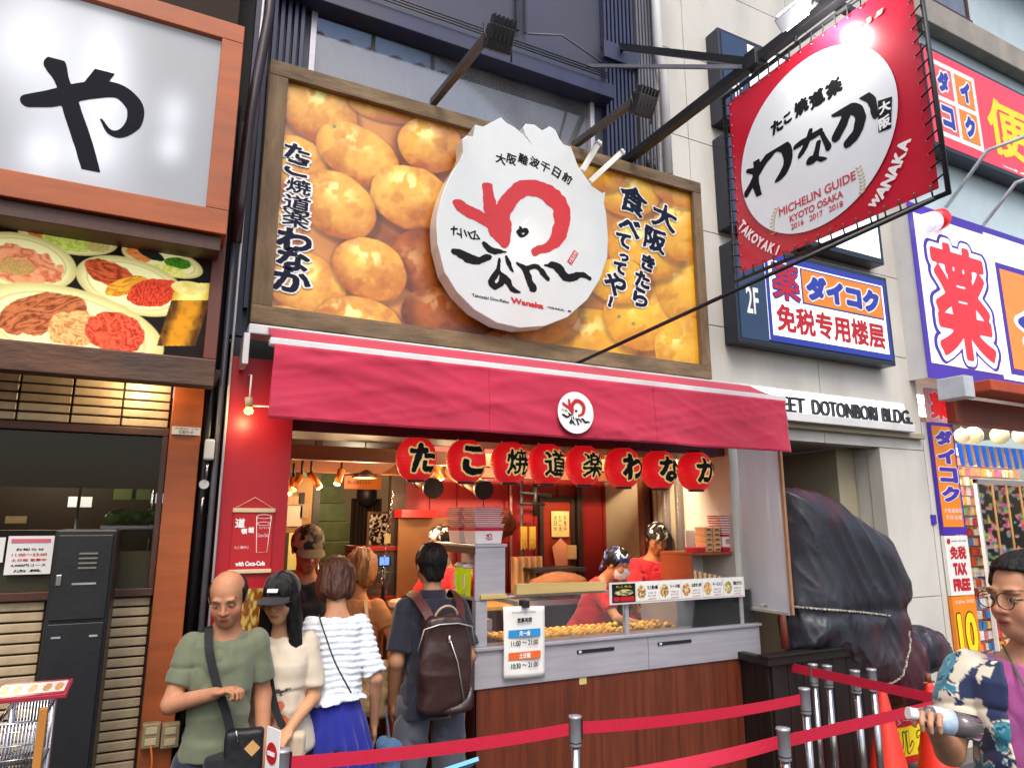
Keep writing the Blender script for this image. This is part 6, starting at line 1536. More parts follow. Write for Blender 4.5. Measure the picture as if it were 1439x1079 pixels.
# chimney ducts
DUCT = mat('tan_duct', '#a8743c', .4, var=.2, scale=4, stretch=(1, 1, 1))
for k, (ex, ey, sx_, sy_) in enumerate(((609, 686, 560, 648), (680, 688, 618, 650))):
    e = at(ex, ey, .62); s_ = at(sx_, sy_, 1.5)
    t = thing('spiral_duct', ['left tan extractor duct with a black open end behind the lanterns', 'right tan extractor duct with a black open end behind the lanterns'][k], 'duct', e)
    mid = e+(s_-e)*.45; d_ = (s_-e).normalized()
    MB().tube([e, e+d_*.28, mid, s_], [.055, .055, .06, .06], 20).build('tube', DUCT, t); MB().tube([e-d_*.012, e+d_*.03], .066, 20).build('black_end', BLACK, t)
    MB().tube([e+d_*.26, e+d_*.28], .064, 20).tube([e+d_*.62, e+d_*.64], .064, 20).build('strap', BROWN_W, t)
# red display cabinet on the order counter, monitor, etc.
OX = 1.62
oc = thing('order_counter', 'orange-brown ordering counter with a pale wood top running back into the shop', 'counter', (1.85, 1.2, 0))
YW = mat('honey_wood_top', '#d9a24c', .4, var=.12, stretch=(4, .3, 1), scale=6, coat=.2); OBR = mat('orange_brown_panel', '#9c5a22', .4, var=.1, scale=2, coat=.1)
box('top', YW, oc, OX-.03, 2.3, .87, 2.3, 1.205, 1.235, .004); box('front_panel', OBR, oc, OX, OX+.02, .86, 2.25, .05, 1.204); box('end_panel', OBR, oc, OX+.021, 2.25, 2.2, 2.25, .05, 1.204)
box('low_top', YW, oc, OX-.03, 1.82, .66, .868, 1.205, 1.235, .004)
# posters on the counter side (plane x = const)
def sidepos(label, y0, y1, z0, z1, kind, nm):
    t = thing('side_poster', label, 'poster', (OX-.01, (y0+y1)/2, z0)); U = (0, -1, 0); V = (0, 0, 1)
    def f(u, v):
        C = np.tile(np.array(hx('#eedcae')), (len(u), 1)); n = n2(u, v, 12, 4, kind*3.)
        for (cx, cy, r, c1) in (((.5, .3, .3, '#b5602c'), (.35, .75, .2, '#c87a3c')) if kind else ((.55, .45, .3, '#c05a2c'), (.6, .15, .2, '#b07030'))):
            m = 1-sm(.85, 1, np.hypot((u-cx)/r, (v-cy)/(r*.7))+(n-.5)*.8); C = C*(1-m[:, None])+lerp(np.array(hx(c1)), np.array(hx('#f2d080')), n)*m[:, None]
        m = ((u < .06) | (v > .96) | (v < .04)).astype(float)*(.9); m = np.maximum(m, ((u > .4) & (v > .88))*.9); C = C*(1-m[:, None])+np.array(hx('#c02c30'))*m[:, None]; return C
    paint('poster_print', -y1, -y0, z0, z1, 0, 50, 60, f, vmat('card_print'), t, O=(OX-.012, 0, 0), U=U, V=V); box('poster_board', PAPER, t, OX-.0105, OX-.002, y0, y1, z0, z1)
    words('poster_lettering', nm, INK, t, -y1+.05, -y0-.12, z0+(z1-z0)*.52, z0+(z1-z0)*.62, O=(OX-.0135, 0, 0), U=U, V=V, bold=.002, res=24)
sidepos('left picture poster with a red heading on the side of the order counter', 1.62, 2.12, .80, 1.19, 0, '明石焼'); sidepos('right picture poster of takoyaki trays on the side of the order counter', 1.02, 1.58, .80, 1.19, 1, '道楽')
tag(MB().obox((OX-.02, .16, .98), (.006, 0, .0), (0, .09, .0), (.012, 0, .2)).build('red_flyer_board', mat('dark_red_flyer', '#b01c20', .4)), 'red and white flyer board leaning on the end of the counter', 'board')
def on_top(px, py, z=1.235):  # point on the counter top along a ray
    d = ray(px, py); return CAM+d*((z-CAM.z)/d.z)
rcab = thing('red_display_cabinet', 'red framed glass warming cabinet on the order counter', 'display cabinet', (1.5, 1.6, 1.235))
ry = 1.55; ra, rb2 = at(503, 768, ry), at(576, 832, ry); RF = mat('glossy_dark_red', '#7a1014', .35)
x0, x1, z0, z1 = ra.x, rb2.x, 1.24, ra.z; w = .03
b = MB(); b.box(x0, x1, ry, ry+.4, z1-.035, z1); b.build('top_panel', RF, rcab, .003)
b = MB(); b.box(x0, x1, ry, ry+.4, z0, z0+.03); b.build('bottom_panel', RF, rcab, .003)
for xx in (x0, x1-w, ): box('corner_post', RF, rcab, xx, xx+w, ry, ry+w, z0+.031, z1-.036); 
box('mid_shelf', STEEL, rcab, x0+.03, x1-.03, ry+.03, ry+.38, (z0+z1)/2, (z0+z1)/2+.008); box('glass_front', GLASS, rcab, x0+w, x1-w, ry+.01, ry+.014, z0+.031, z1-.036); box('back_panel', mat('cabinet_inside_red', '#6a1410', .5), rcab, x0, x1, ry+.39, ry+.4, z0+.031, z1-.036)
box('maker_plate', WHITE_P, rcab, x1-.1, x1-.04, ry-.003, ry-.001, z1-.026, z1-.012)
q = at(600, 795, 1.4)
# monitor
q = at(541, 788, 1.1); mo = thing('small_monitor', 'small lit customer display on a black stand', 'monitor', (q.x, 1.1, 1.236))
box('case', BLACK, mo, q.x-.045, q.x+.045, 1.1, 1.12, q.z-.035, q.z+.035, .004); box('screen', mat('blue_screen', '#4a7ae0', .3, emit='#4a78e0', es=1.4), mo, q.x-.038, q.x+.028, 1.096, 1.099, q.z-.026, q.z+.026); MB().tube([(q.x, 1.115, 1.24), (q.x, 1.115, q.z-.03)], .014).build('stand', BLACK, mo); MB().lathe([(.05, 0), (.045, .012)], 20, (q.x, 1.115, 1.236)).build('foot', BLACK, mo)
x0, x1, z0, z1 = rect((520, 722), (552, 766), 1.9); t = thing('menu_chalkboard', 'wood framed black board covered with small white notes above the red cabinet', 'board', (x0, 1.9, z0))
box('frame', BROWN_W, t, x0-.02, x1+.02, 1.9, 1.92, z0-.02, z1+.02); 
def chalk(u, v): c = sm(.55, .6, vnoise(np.stack([u*14, v*20, u*0], -1))); return lerp(np.array(hx('#1a1614')), np.array(hx('#b8a89a')), c)
paint('chalk_writing', x0, x1, z0, z1, 1.898, 30, 40, chalk, vmat('card_print'), t)
# goods on the counter
def stand_item(name, label, cat, px, py, fn): q = on_top(px, py); t = thing(name, label, cat, q); fn(t, q); return t
stand_item('blue_dish', 'shallow blue coin dish on the order counter', 'dish', 577, 834, lambda t, q: MB().lathe([(.05, 0), (.085, .014), (.08, .018), (.0, .008)], 28, q).build('dish', mat('blue_grey_plastic', '#6a80b0', .4), t))
def cardstand(t, q): MB().add([q+Vector(v) for v in ((-.03, -.02, 0), (.05, -.02, 0), (.045, .0, .1), (-.025, .0, .1), (-.03, .03, 0), (.05, .03, 0))], [(0,1,2,3),(4,3,2,5),(0,3,4),(1,5,2)]).build('card', PAPER, t); box('printed_square', INK, t, q.x-.005, q.x+.02, q.y-.016, q.y-.0155, q.z+.03, q.z+.055)
stand_item('card_stand', 'folded white card standing on the order counter', 'card stand', 532, 828, cardstand)
def sauce(t, q): MB().lathe([(.032, 0), (.036, .06), (.03, .085)], 16, q).build('jar', mat('cream_jar', '#d8cdb8', .4), t); MB().lathe([(.032, .086), (.032, .125), (.0, .128)], 16, q).build('lid', RED_INK, t)
stand_item('red_lidded_jar', 'cream jar with a red lid on the order counter', 'jar', 563, 828, sauce)
pinned('pale price list taped above the left wall papers', (407, 742), (425, 800), 2.0, mat('lime_paper', '#d8dc8c', .6))
# left inner wall clutter: papers, cork board, track lights
q0, q1 = at(408, 690, 1.4), at(437, 738, 1.4)
cb = thing('cork_board', 'crowded board of papers on the left inner partition', 'board', (q0.x, 1.4, q1.z)); box('board', WARMW, cb, q0.x-.05, q1.x, 1.4, 1.43, q1.z-.05, q0.z+.1)
for k, (px, py, w, h, c) in enumerate([(414, 725, .05, .07, '#b8b4a8'), (428, 718, .03, .05, '#8a7a60'), (424, 700, .02, .04, '#1a1614'), (413, 703, .04, .03, '#a08a68')]):
    q = at(px, py, 1.395); box('pinned_paper', mat('pin_%d' % k, c, .7), cb, q.x-w, q.x+w, 1.392, 1.398, q.z-h, q.z+h)
q = at(440, 700, 1.6); tag(box('dark_upright', BLACK, None, q.x, q.x+.05, 1.6, 1.65, .02, 2.5), 'black upright beside the stair stringer', 'post')
# stairs
sx0_, sx1_ = 1.24, 1.72; STM = mat('olive_stair_paint', '#6d7238', .6, col2='#565424', scale=6, dirt=.3); STD = mat('brown_stair_riser', '#5b4420', .6, var=.2)
st = thing('staircase', 'steep olive painted staircase rising at the back left of the shop', 'staircase', (1.45, 2.2, .02))
for k in range(13):
    z = .02+.2*k; y = 1.2+.62+.26*k
    box('step', STM if k > 5 else STD, st, sx0_+.02*k, sx1_+.02*k, y, y+.28, z, z+.19, .006)
LG = mat('lime_stringer', '#8fb04c', .5, var=.1); MB().beam((sx0_-.02, 1.8, .35), (sx0_+.24, 5.0, 2.85), .04, .26).build('stringer', LG, st); MB().beam((sx1_+.13, 3.0, 1.25+.75), (sx1_+.3, 5.0, 2.9+.6), .04, .5).build('stringer', LG, st)
MB().tube([(sx0_-.06, 1.8, 1.1), (sx0_+.2, 5.0, 3.5)], .018).build('handrail', STEEL_B, st)
point('stair_fill_light', (1.75, 3.3, 2.2), 9, (1, .85, .6), .1)  # unseen point light added to brighten the staircase
# banner sign, dark drapes
x0, x1, z0, z1 = rect((484, 668), (536, 688), 2.2); t = thing('orange_wall_sign', 'orange lit wooden sign hanging at the back of the shop', 'sign', (x0, 2.2, z0)); box('board', mat('orange_lit_board', '#d87a34', .35, coat=.4), t, x0, x1, 2.2, 2.22, z0, z1, .003); words('lettering', '階上お席あります', INK, t, x0+.03, x1-.1, z0+.04, z1-.04, 2.196, res=16)
x0, x1, z0, z1 = rect((494, 700), (534, 770), 2.4); tag(MB().grid(lambda u, v: (x0+(x1-x0)*u, 2.4+.03*math.sin(u*25), z0+(z1-z0)*v), 30, 4).build('dark_drape', mat('dark_drape', '#241a16', .8)), 'dark drape hanging beside the stairs', 'drape')
q = at(516, 690, 2.3); tag(blob('black_pot', (q.x, 2.3, q.z-.02), .1, BLACK, None, (.9, .8, 1.1), .1, 2), 'dark round pot with plants on the drape top', 'pot')
# ceiling beams + lights
BM = mat('warm_beam', '#7a4a2a', .6, var=.2, stretch=(.3, 1, 1))
for k, (py, Y) in enumerate(((637, .7), (655, 1.25))):
    z = at(500, py, Y).z; tag(box('ceiling_beam', BM, None, .60, 3.6, Y, Y+.09, z-.05, z+.04, .003), ['nearer brown beam under the shop ceiling', 'farther brown beam under the shop ceiling'][k], 'beam')
AMB = mat('amber_lamp_body', '#c8762c', .4, coat=.2); LMP = mat('amber_lit_lens', '#ffe0a0', .4, emit='#ffd080', es=9)
for k, (px, py, tx, lab) in enumerate([(412, 672, -.3, 'leftmost'), (424, 668, -.6, 'second'), (437, 666, .6, 'third'), (480, 660, -.35, 'fourth'), (611, 655, .4, 'rightmost')]):
    q = at(px, py, 1.1); t = thing('track_spotlight', 'small amber track spotlight, %s of those under the shop ceiling' % lab, 'spotlight', q, group='amber track spotlights')
    d = Vector((tx, -.35, -1)).normalized(); MB().tube([q, q+d*.11], .024, 14).build('barrel', AMB, t); MB().tube([q+d*.111, q+d*.114], .021, 14).build('lens', LMP, t); MB().tube([q-d*.0, q+Vector((0, 0, .1))], .008, 8).build('arm', BLACK, t)
    if k in (1, 3, 4): point('spot_glow', q+d*.16, 3, (1, .66, .34), .03, t)
q = at(512, 672, 1.3); t = thing('pendant_lamp', 'wide lit pendant lamp with a brown shade under the ceiling', 'pendant lamp', q)
MB().lathe([(.03, .1), (.05, .05), (.095, .0), (.09, .0), (.03, .09)], 24, q).build('shade', BROWN_W, t); MB().lathe([(.08, .004), (0, .002)], 24, q).build('diffuser', LMP, t); MB().tube([q+Vector((0, 0, .1)), (q.x, q.y, 2.48)], .005).build('cord', BLACK, t); point('pendant_glow', q-Vector((0, 0, .08)), 14, (1, .68, .36), .07, t)
q = at(565, 795, 1.0)
point('cabinet_glow', (1.72, 1.0, 1.9), 5, (1, .7, .4), .05)
for k, (x, y) in enumerate(((2.2, .55), (2.9, .55), (1.05, .45))):  # unseen ceiling lamps added to brighten the griddle and the customers
    t = thing('added_ceiling_lamp', 'small round lamp in the shop ceiling, %s' % ['over the griddle left side', 'over the griddle right side', 'over the customers'][k], 'ceiling light', (x, y, 2.49), group=None)
    MB().lathe([(.05, 0), (.045, -.008), (0, -.008)], 20, (x, y, 2.499)).build('lens', LMP, t); point('added_ceiling_fill', (x, y, 2.44), 18 if k == 2 else 48, (1, .74, .48), .06, t)
# chain with a tag in the doorway
b = MB(); p, e = at(553, 690, .9), at(536, 820, .9)
for k in range(26):
    f = k/25; c = p+(e-p)*f; b.tube([c+Vector((0, 0, .012)), c+Vector((.007*((k % 2)*2-1), 0, 0)), c-Vector((0, 0, .012))], .003, 5)
t = thing('hanging_chain', 'pale link chain with a small tag hanging beside the red cabinet', 'chain', p); b.build('links', STEEL_B, t); q = p+(e-p)*.52; box('tag', CRP, t, q.x-.02, q.x+.02, .895, .9, q.z-.03, q.z+.03)
# poster on the red pier
px0, px1, pz0, pz1 = rect((327, 719), (381, 800), -.01)
po = thing('hanging_poster', 'red cloth poster of an iced drink with cream battens hung on the red pier', 'poster', (px0, -.01, pz0))
PRED = mat('poster_red', '#b8141c', .6, var=.04); CRM = mat('cream_batten', '#d8c49a', .5)
box('cloth', PRED, po, px0+.006, px1-.006, -.012, -.008, pz0, pz1); box('batten', CRM, po, px0, px1, -.018, -.003, pz1-.002, pz1+.018, .002); box('batten', CRM, po, px0, px1, -.018, -.003, pz0-.014, pz0+.004, .002)
MB().tube([(px0+.01, -.012, pz1+.018), ((px0+px1)/2, -.012, pz1+.07), (px1-.01, -.012, pz1+.018)], .0018, 5).build('cord', CRM, po)
W_ = px1-px0; PY2 = -.0135
words('lettering', '道', WHITE_INK, po, px0+.015, px0+.06, pz1-.075, pz1-.03, PY2, bold=.0015, res=34); words('lettering', '頓', WHITE_INK, po, px0+.045, px0+.072, pz1-.105, pz1-.078, PY2, bold=.001, res=34); words('lettering', '堀', WHITE_INK, po, px0+.075, px0+.102, pz1-.10, pz1-.072, PY2, bold=.001, res=34)
words('lettering', 'with Coca-Cola', WHITE_INK, po, px0+.03, px1-.03, pz0+.02, pz0+.042, PY2, bold=.0012, res=34); words('lettering', 'たこ焼きに', WHITE_INK, po, px0+.02, px0+.085, pz0+.10, pz0+.114, PY2, res=24, rough=.05)
gx, gz_ = px1-.05, (pz0+pz1)/2+.03
b = MB(); gw_, gh = .034, .085
b.tube([(gx-gw_, PY2, gz_+gh), (gx-gw_*.72, PY2, gz_-gh), (gx+gw_*.72, PY2, gz_-gh), (gx+gw_, PY2, gz_+gh)], .0016, 5)
b.tube([(gx+gw_*math.cos(t/9*math.pi), PY2, gz_+gh+.010*math.sin(t/9*math.pi)) for t in range(18)], .0014, 5, closed=True); b.tube([(gx+gw_*.9*math.cos(t/9*math.pi), PY2, gz_+gh*.6+.008*math.sin(t/9*math.pi)) for t in range(18)], .0012, 5, closed=True)
for k in range(5): b.tube([(gx-.02+.01*k, PY2, gz_+gh*.4-.006*(k % 2)), (gx-.014+.01*k, PY2, gz_+gh*.4-.008), (gx-.016+.01*k, PY2, gz_+gh*.4+.004)], .001, 4, closed=True)
b.build('glass_drawing', WHITE_INK, po); words('lettering', 'Coca-Cola', WHITE_INK, po, gx-.024, gx+.024, gz_-.012, gz_+.004, PY2-.001, res=30, slant=.2)
# yellow floral panel low on the pier (behind the girl)
x0, x1, z0, z1 = rect((325, 828), (408, 880), .0-.012)
def flor(u, v): n = n2(u, v, 14, 3, 2.); return lerp(np.array(hx('#8a4a18')), np.array(hx('#cdb860')), sm(.42, .6, n))
fp = thing('patterned_panel', 'yellow and orange patterned panel at the foot of the red pier', 'panel', (x0, -.012, .3)); paint('pattern', .40, .60, .98, z1, -.012, 60, 60, flor, vmat('card_print'), fp); box('panel_board', OBR, fp, .40, .60, -.0105, -.002, .98, z1)

# ================================================================== STREET THINGS IN FRONT
def onz(px, py, z): d = ray(px, py); return CAM+d*((z-CAM.z)/d.z)
PH = .93
def make_post(label, loc):
    t = lthing('barrier_post', label, 'barrier post', loc, group='retractable belt barrier posts')
    loc_mb(MB().lathe([(.17, 0), (.17, .012), (.15, .025), (.03, .035)], 32), 'base', STEEL_B, t); loc_mb(MB().lathe([(.020, .03), (.020, PH-.13)], 20), 'tube', STEEL_B, t)
    loc_mb(MB().lathe([(.026, PH-.13), (.027, PH-.125), (.027, PH-.012), (.030, PH-.01), (.030, PH), (.0, PH+.002)], 24), 'head', mat('head_steel', '#b4b4b8', .35, metal=.5), t)
    b = MB()
    b.box(.024, .034, -.012, .012, PH-.1, PH-.015)
    loc_mb(b, 'belt_clip', BLACK, t); loc_mb(MB().lathe([(.0278, PH-.115), (.0278, PH-.11)], 24), 'ring', BLACK, t)
    return t
def loc_mb(mb, name, m, t, bevel=0.):
    me = bpy.data.meshes.new(name); me.from_pydata(mb.v, [], mb.f); me.polygons.foreach_set('use_smooth', mb.sm); me.update(); me.materials.append(m); o = mk(name, me, t)
    if bevel: md = o.modifiers.new('bevel', 'BEVEL'); md.width = bevel; md.segments = 2
    return o
posts = [(808, 1005, 'single post in front of the counter, holding the red belt'), (1100, 1022, 'nearest post of the right hand cluster, belts on both sides'), (1130, 966, 'post behind the nearest one in the right hand cluster'),
         (1087, 923, 'leftmost slim post at the corner of the black crate'), (1106, 919, 'second post from the left before the black crate'), (1142, 932, 'post directly behind the long red belt, third from the left'), (1162, 934, 'fourth post from the left before the crate, slightly thin'),
         (1201, 941, 'fifth post from the left before the crate'), (1224, 939, 'rightmost post of the cluster beside the red cone'), (398, 1052, 'post half hidden at the bottom left beside the no entry sign')]
PL = []
p0 = make_post('silver barrier post, '+posts[0][2], onz(posts[0][0], posts[0][1], PH)*1.0); p0.location.z = 0; PL.append(p0)
for px, py, lab in posts[1:]:
    q = onz(px, py, PH); o = dup(p0, (q.x, q.y, 0), random.Random(px).uniform(-.4, .4), 'silver barrier post, '+lab); PL.append(o)
BELT = mat('red_belt_webbing', '#c01838', .6, var=.06, scale=60, bump=.1, bscale=300)
def belt(label, a, b_, sag=.02, z0=PH-.055, z1=PH-.055, w=.052, twist=0.):
    a, b_ = Vector((a.x, a.y, z0)), Vector((b_.x, b_.y, z1)); d = (b_-a); d.normalize(); a = a+d*.034; b_ = b_-d*.034
    N = 24; mb = MB()
    def f(u, v): c = a+(b_-a)*u; t_ = twist*math.sin(u*math.pi); n_ = Vector((-d.y, d.x, 0)); return c+Vector((0, 0, -sag*4*u*(1-u)))+Vector((0, 0, math.cos(t_)))*(v-.5)*w+n_*math.sin(t_)*(v-.5)*w
    mb.grid(f, N, 2, smooth=False); return tag(mb.build('red_belt', BELT, None, solid=.0015), label, 'barrier belt', group='red barrier belts')
L_ = [p.location for p in PL]
belt('red belt from the bottom left post to the single post before the counter', L_[9], L_[0], .015)
belt('red belt from the single post to the post behind the cluster', L_[0], L_[2], .02)
e = onz(1345, 990, PH-.03)
belt('upper red belt from the corner post past the crate towards the right', L_[3], onz(1345, 985, PH-.05), .0, PH-.04, PH-.06, .055)
belt('lower red belt from the nearest cluster post rising to the right past the cones', L_[1], onz(1322, 985, PH-.04), .0)
p = at(640, 1130, -1.9)
belt('lowest red belt running from below the picture to the nearest cluster post', onz(640, 1112, PH-.05), L_[1], .03, PH-.06, PH-.055, twist=.5)
# no entry sign card at bottom left
q = atd(383, 1058, 2.2); ne = thing('no_entry_card', 'white card with a red no entry disc at the bottom left, beside the barrier post', 'sign', q)
U = Vector((.35, -.94, 0)).normalized(); V = Vector((0, 0, 1)); N = U.cross(V)
MB().obox(q, U*.04, V*.075, N*.002).build('card', PAPER, ne); disc(q+N*.004, .033, RED_INK, ne, 'red_disc', U, V); MB().obox(q+N*.006, U*.021, V*.006, N*.001).build('white_bar', WHITE_INK, ne)
MB().tube([q+Vector((0, .0, -.08)), (q.x, q.y, .02)], .012).build('rod', BLACK, ne)
# light blue board corner
q = atd(628, 1085, 2.1); tag(MB().obox(q, Vector((.07, -.03, .022)), Vector((.0, .05, -.03)), Vector((0, .003, .005))).build('light_blue_board', mat('light_blue_board', '#6cb8dc', .5)), 'corner of a light blue board at the bottom edge below the belt', 'board')
# plastic bottle hanging near the man's hip
# black crate and wrapped figure
kx0, ky = at(1080, 915, -.25).x, -.25; kz = .98; kx1 = kx0+1.15
CRW = mat('black_stained_wood', '#1c1512', .5, var=.4, stretch=(1, 1, .15), scale=14, bump=.2)
cr = thing('black_crate', 'tall black stained timber crate with an open frame top beside the entrance', 'crate', (kx0+.5, .0, 0))
for k in range(8): box('board', CRW, cr, kx0+.02+k*.14, kx0+.02+k*.14+.134, ky, ky+.02, .05, kz-.07)
for k in range(3): box('side_board', CRW, cr, kx0, kx0+.02, ky+.02+k*.11, ky+.02+k*.11+.105, .05, kz-.07)
b = MB(); b.box(kx0-.03, kx1, ky-.02, ky+.04, kz-.066, kz-.015); b.build('top_rail', CRW, cr, .004); box('top_rail', CRW, cr, kx0-.03, kx0+.03, ky+.041, ky+.36, kz-.066, kz-.015, .004); box('top_lip', CRW, cr, kx0-.045, kx1+.01, ky-.035, ky+.05, kz-.0145, kz, .003)
box('inner_shelf', CRW, cr, kx0+.03, kx1-.03, ky+.05, .09, kz-.1, kz-.07); box('far_side', CRW, cr, kx1-.02, kx1, ky+.021, .09, .05, kz-.067)
sil = [(1094,690),(1106,687),(1130,690),(1155,698),(1185,720),(1210,738),(1235,752),(1250,785),(1263,812),(1262,845),(1256,862),(1262,880),(1272,900),(1278,925),(1285,960),(1270,1000),(1240,985),(1200,950),(1175,930),(1150,915),(1112,908),(1108,870),(1105,820),(1098,750)]
FYc = -.12; sp_ = [(at(x, y, FYc).x, at(x, y, FYc).z) for x, y in sil]
lump = [(1268,888),(1295,884),(1312,890),(1322,910),(1318,935),(1300,942),(1275,938),(1262,920)]; lp_ = [(at(x, y, FYc-.05).x, at(x, y, FYc-.05).z) for x, y in lump]
def wrap(P):
    xz = P[:, [0, 2]]; R = .22
    d2 = poly2(xz, sp_); dd = np.sqrt(np.maximum(d2+R, 0)**2+((P[:, 1]-FYc)*1.15)**2)-R
    l2 = poly2(xz, lp_); dl = np.sqrt(np.maximum(l2+.11, 0)**2+((P[:, 1]-FYc+.05))**2)-.11
    d = smin(dd, dl, .05)
    rope = np.abs(P[:, 2]-(zr+.0*(P[:, 0]))) ; d = d+.022*np.exp(-(rope/.05)**2)
    a = math.radians(62); q = np.stack([(P[:, 0]*math.sin(a)-P[:, 2]*-math.cos(a)), P[:, 1]*.6, (P[:, 0]*math.cos(a)+P[:, 2]*math.sin(a))*.16], -1)
    w1 = fbm(q*7+3, 3); w2 = fbm(P*np.array([9, 9, 3.])+7, 3)
    low = sm(1.45, 1.2, P[:, 2])
    d = d-(1-np.abs(2*w1-1)*2.4)*.008-(1-np.abs(2*w2-1)*2.2)*(.002+.012*low)
    cr_ = (1-np.abs(2*fbm(q*7+11, 2)-1))**7*.012+(1-np.abs(2*fbm(P*np.array([8, 8, 4])+2, 2)-1))**7*.016*low
    return (d-cr_)*.75
zr = at(1180, 856, FYc).z
def film_col(V):
    n = fbm(V*np.array([2.2, 2.2, 1.3])+4, 3); C = lerp(np.array(hx('#26262f')), np.array(hx('#48262f')), sm(.45, .62, n)); m2 = sm(.60, .66, fbm(V*np.array([3, 3, 1.5])+9, 2)); return C*(1-m2[:, None]*.5)+np.array(hx('#3f444a'))*m2[:, None]*.5
wf_ = thing('wrapped_figure', 'large shop figure wrapped in wrinkled black plastic sheeting and tied with rope', 'wrapped figure', (kx0+.5, FYc, kz))
xs_ = [p[0] for p in sp_+lp_]; zs_ = [p[1] for p in sp_+lp_]
sd_mesh('plastic_sheet', wrap, (min(xs_)-.08, -.42, min(zs_)-.1), (max(xs_)+.08, .16, max(zs_)+.08), .010, vmat('black_film', .44, coat=.05, bump=.25, bscale=30, spec=.5), wf_, film_col)
# rope round it: a twisted pair following the surface
def hug(x, z, s=-1):
    ys = np.linspace(-.45, FYc, 60); P = np.stack([np.full(60, x), ys, np.full(60, z)], -1).astype(np.float32); d = wrap(P); i = np.argmax(d < 0); return Vector((x, ys[i]-.008 if d[i] < 0 else FYc, z))
rp = []
for k in range(40):
    f = k/39; px = 1112+(1257-1112)*f; py = 852+10*f*f+2; q = at(px, py, FYc-.2); rp.append(hug(q.x*.985+.0, q.z))
rp2 = []
for k in range(30):
    f = k/29; px = 1268-10*f-20*f*f; py = 885+100*f; q = at(px, py, FYc-.15); rp2.append(hug(q.x, q.z))
def rope(pts, r=.006):
    b = MB(); pts = [Vector(p[:3]) for p in catmull([tuple(p) for p in pts], 3)]
    for s_ in (0, math.pi):
        o_ = [p+Vector((0, math.cos(i*1.1+s_), math.sin(i*1.1+s_)))*r*.7 for i, p in enumerate(pts)]; b.tube(o_, r*.8, 6)
    return b
ROPE = mat('white_black_rope', '#c9c4b4', .8, col2='#4a4640', scale=60, bump=.3); stuffb = rope(rp); stuffb.build('rope', ROPE, wf_); rope(rp2).build('rope_tail', ROPE, wf_)
q = at(1112, 885, -.2); tag(MB().tube([(q.x, -.14, kz), (q.x-.01, -.14, q.z+.2)], [.028, .02], 10).tube([(q.x-.01, -.14, q.z+.2), (q.x-.03, -.15, q.z+.26), (q.x+.05, -.16, q.z+.1)], .018, 8).build('red_painted_leg', mat('chipped_red_paint', '#9a3826', .6, col2='#6a4a38', scale=20)), 'chipped red leg of the figure sticking out from the plastic on the crate', 'figure leg')
# traffic cones
def cone(label, loc, h, r, parent=None):
    t = lthing('traffic_cone', label, 'traffic cone', loc, group=None); CN = mat('red_cone_plastic', '#e2321f', .45, var=.06, coat=.1, dirt=.12)
    loc_mb(MB().lathe([(r, .03), (r*1.02, .035), (r*.95, .06), (.03, h-.02), (.022, h), (.0, h)], 36), 'cone_body', CN, t); s_ = r*1.35; loc_mb(MB().box(-s_, s_, -s_, s_, 0, .03), 'base_plate', CN, t, .012); loc_mb(MB().lathe([(.012, h), (.012, h+.03), (0, h+.032)], 12), 'tip', CN, t)
    return t
q = at(1236, 945, -.5); cone('red traffic cone right of the barrier posts, left of the sign board', (q.x, q.y, 0), .76, .16)
q = at(1304, 950, -.42); cq = q; cone('red traffic cone nearer the man on the right, with a bracket on top', (q.x, q.y, 0), .72, .15)
tag(MB().tube([(cq.x+.0, cq.y, .72), (cq.x+.0, cq.y, .78)], .02, 10).tube([(cq.x-.06, cq.y, .72), (cq.x+.06, cq.y, .72)], .008, 8).build('cone_bracket', mat('brown_bracket', '#7a4a30', .5)), 'small brown bracket fixed on the tip of the right cone', 'bracket')
# red sandwich board between the cones
rbx0, rbx1, rbz0, rbz1 = rect((1246, 948), (1302, 1068), -.12)
rbz0 = .12
rbd = thing('red_sign_board', 'red and yellow standing sign board between the two cones', 'sign board', ((rbx0+rbx1)/2, -.12, 0))
box('board', mat('sign_red', '#cc1826', .4), rbd, rbx0-.12, rbx1+.1, -.12, -.10, .10, at(1280, 950, -.12).z, .004)
yz1, yz0 = at(1275, 1020, -.12).z, at(1275, 1062, -.12).z
box('yellow_panel', YEL_INK, rbd, rbx0-.1, rbx1+.08, -.1235, -.1205, yz0, yz1); words('lettering', 'ビル 2F', YEL_INK, rbd, rbx0-.06, rbx1+.06, yz0+.02, yz1-.02, -.127, bold=.004, out=.008, outm=BLACK, res=40)
words('lettering', '飲茶', WHITE_INK, rbd, rbx0-.02, rbx1+.03, at(1275, 985, -.12).z, at(1275, 955, -.12).z, -.124, bold=.008, rough=.06, res=40); words('lettering', 'すぐそこに!', WHITE_INK, rbd, rbx0+.02, rbx1+.02, at(1275, 1004, -.12).z, at(1275, 995, -.12).z, -.124, res=30); words('lettering', '5〜6階', WHITE_INK, rbd, rbx0+.06, rbx1+.0, at(1275, 1015, -.12).z, at(1275, 1007, -.12).z, -.124, res=30)
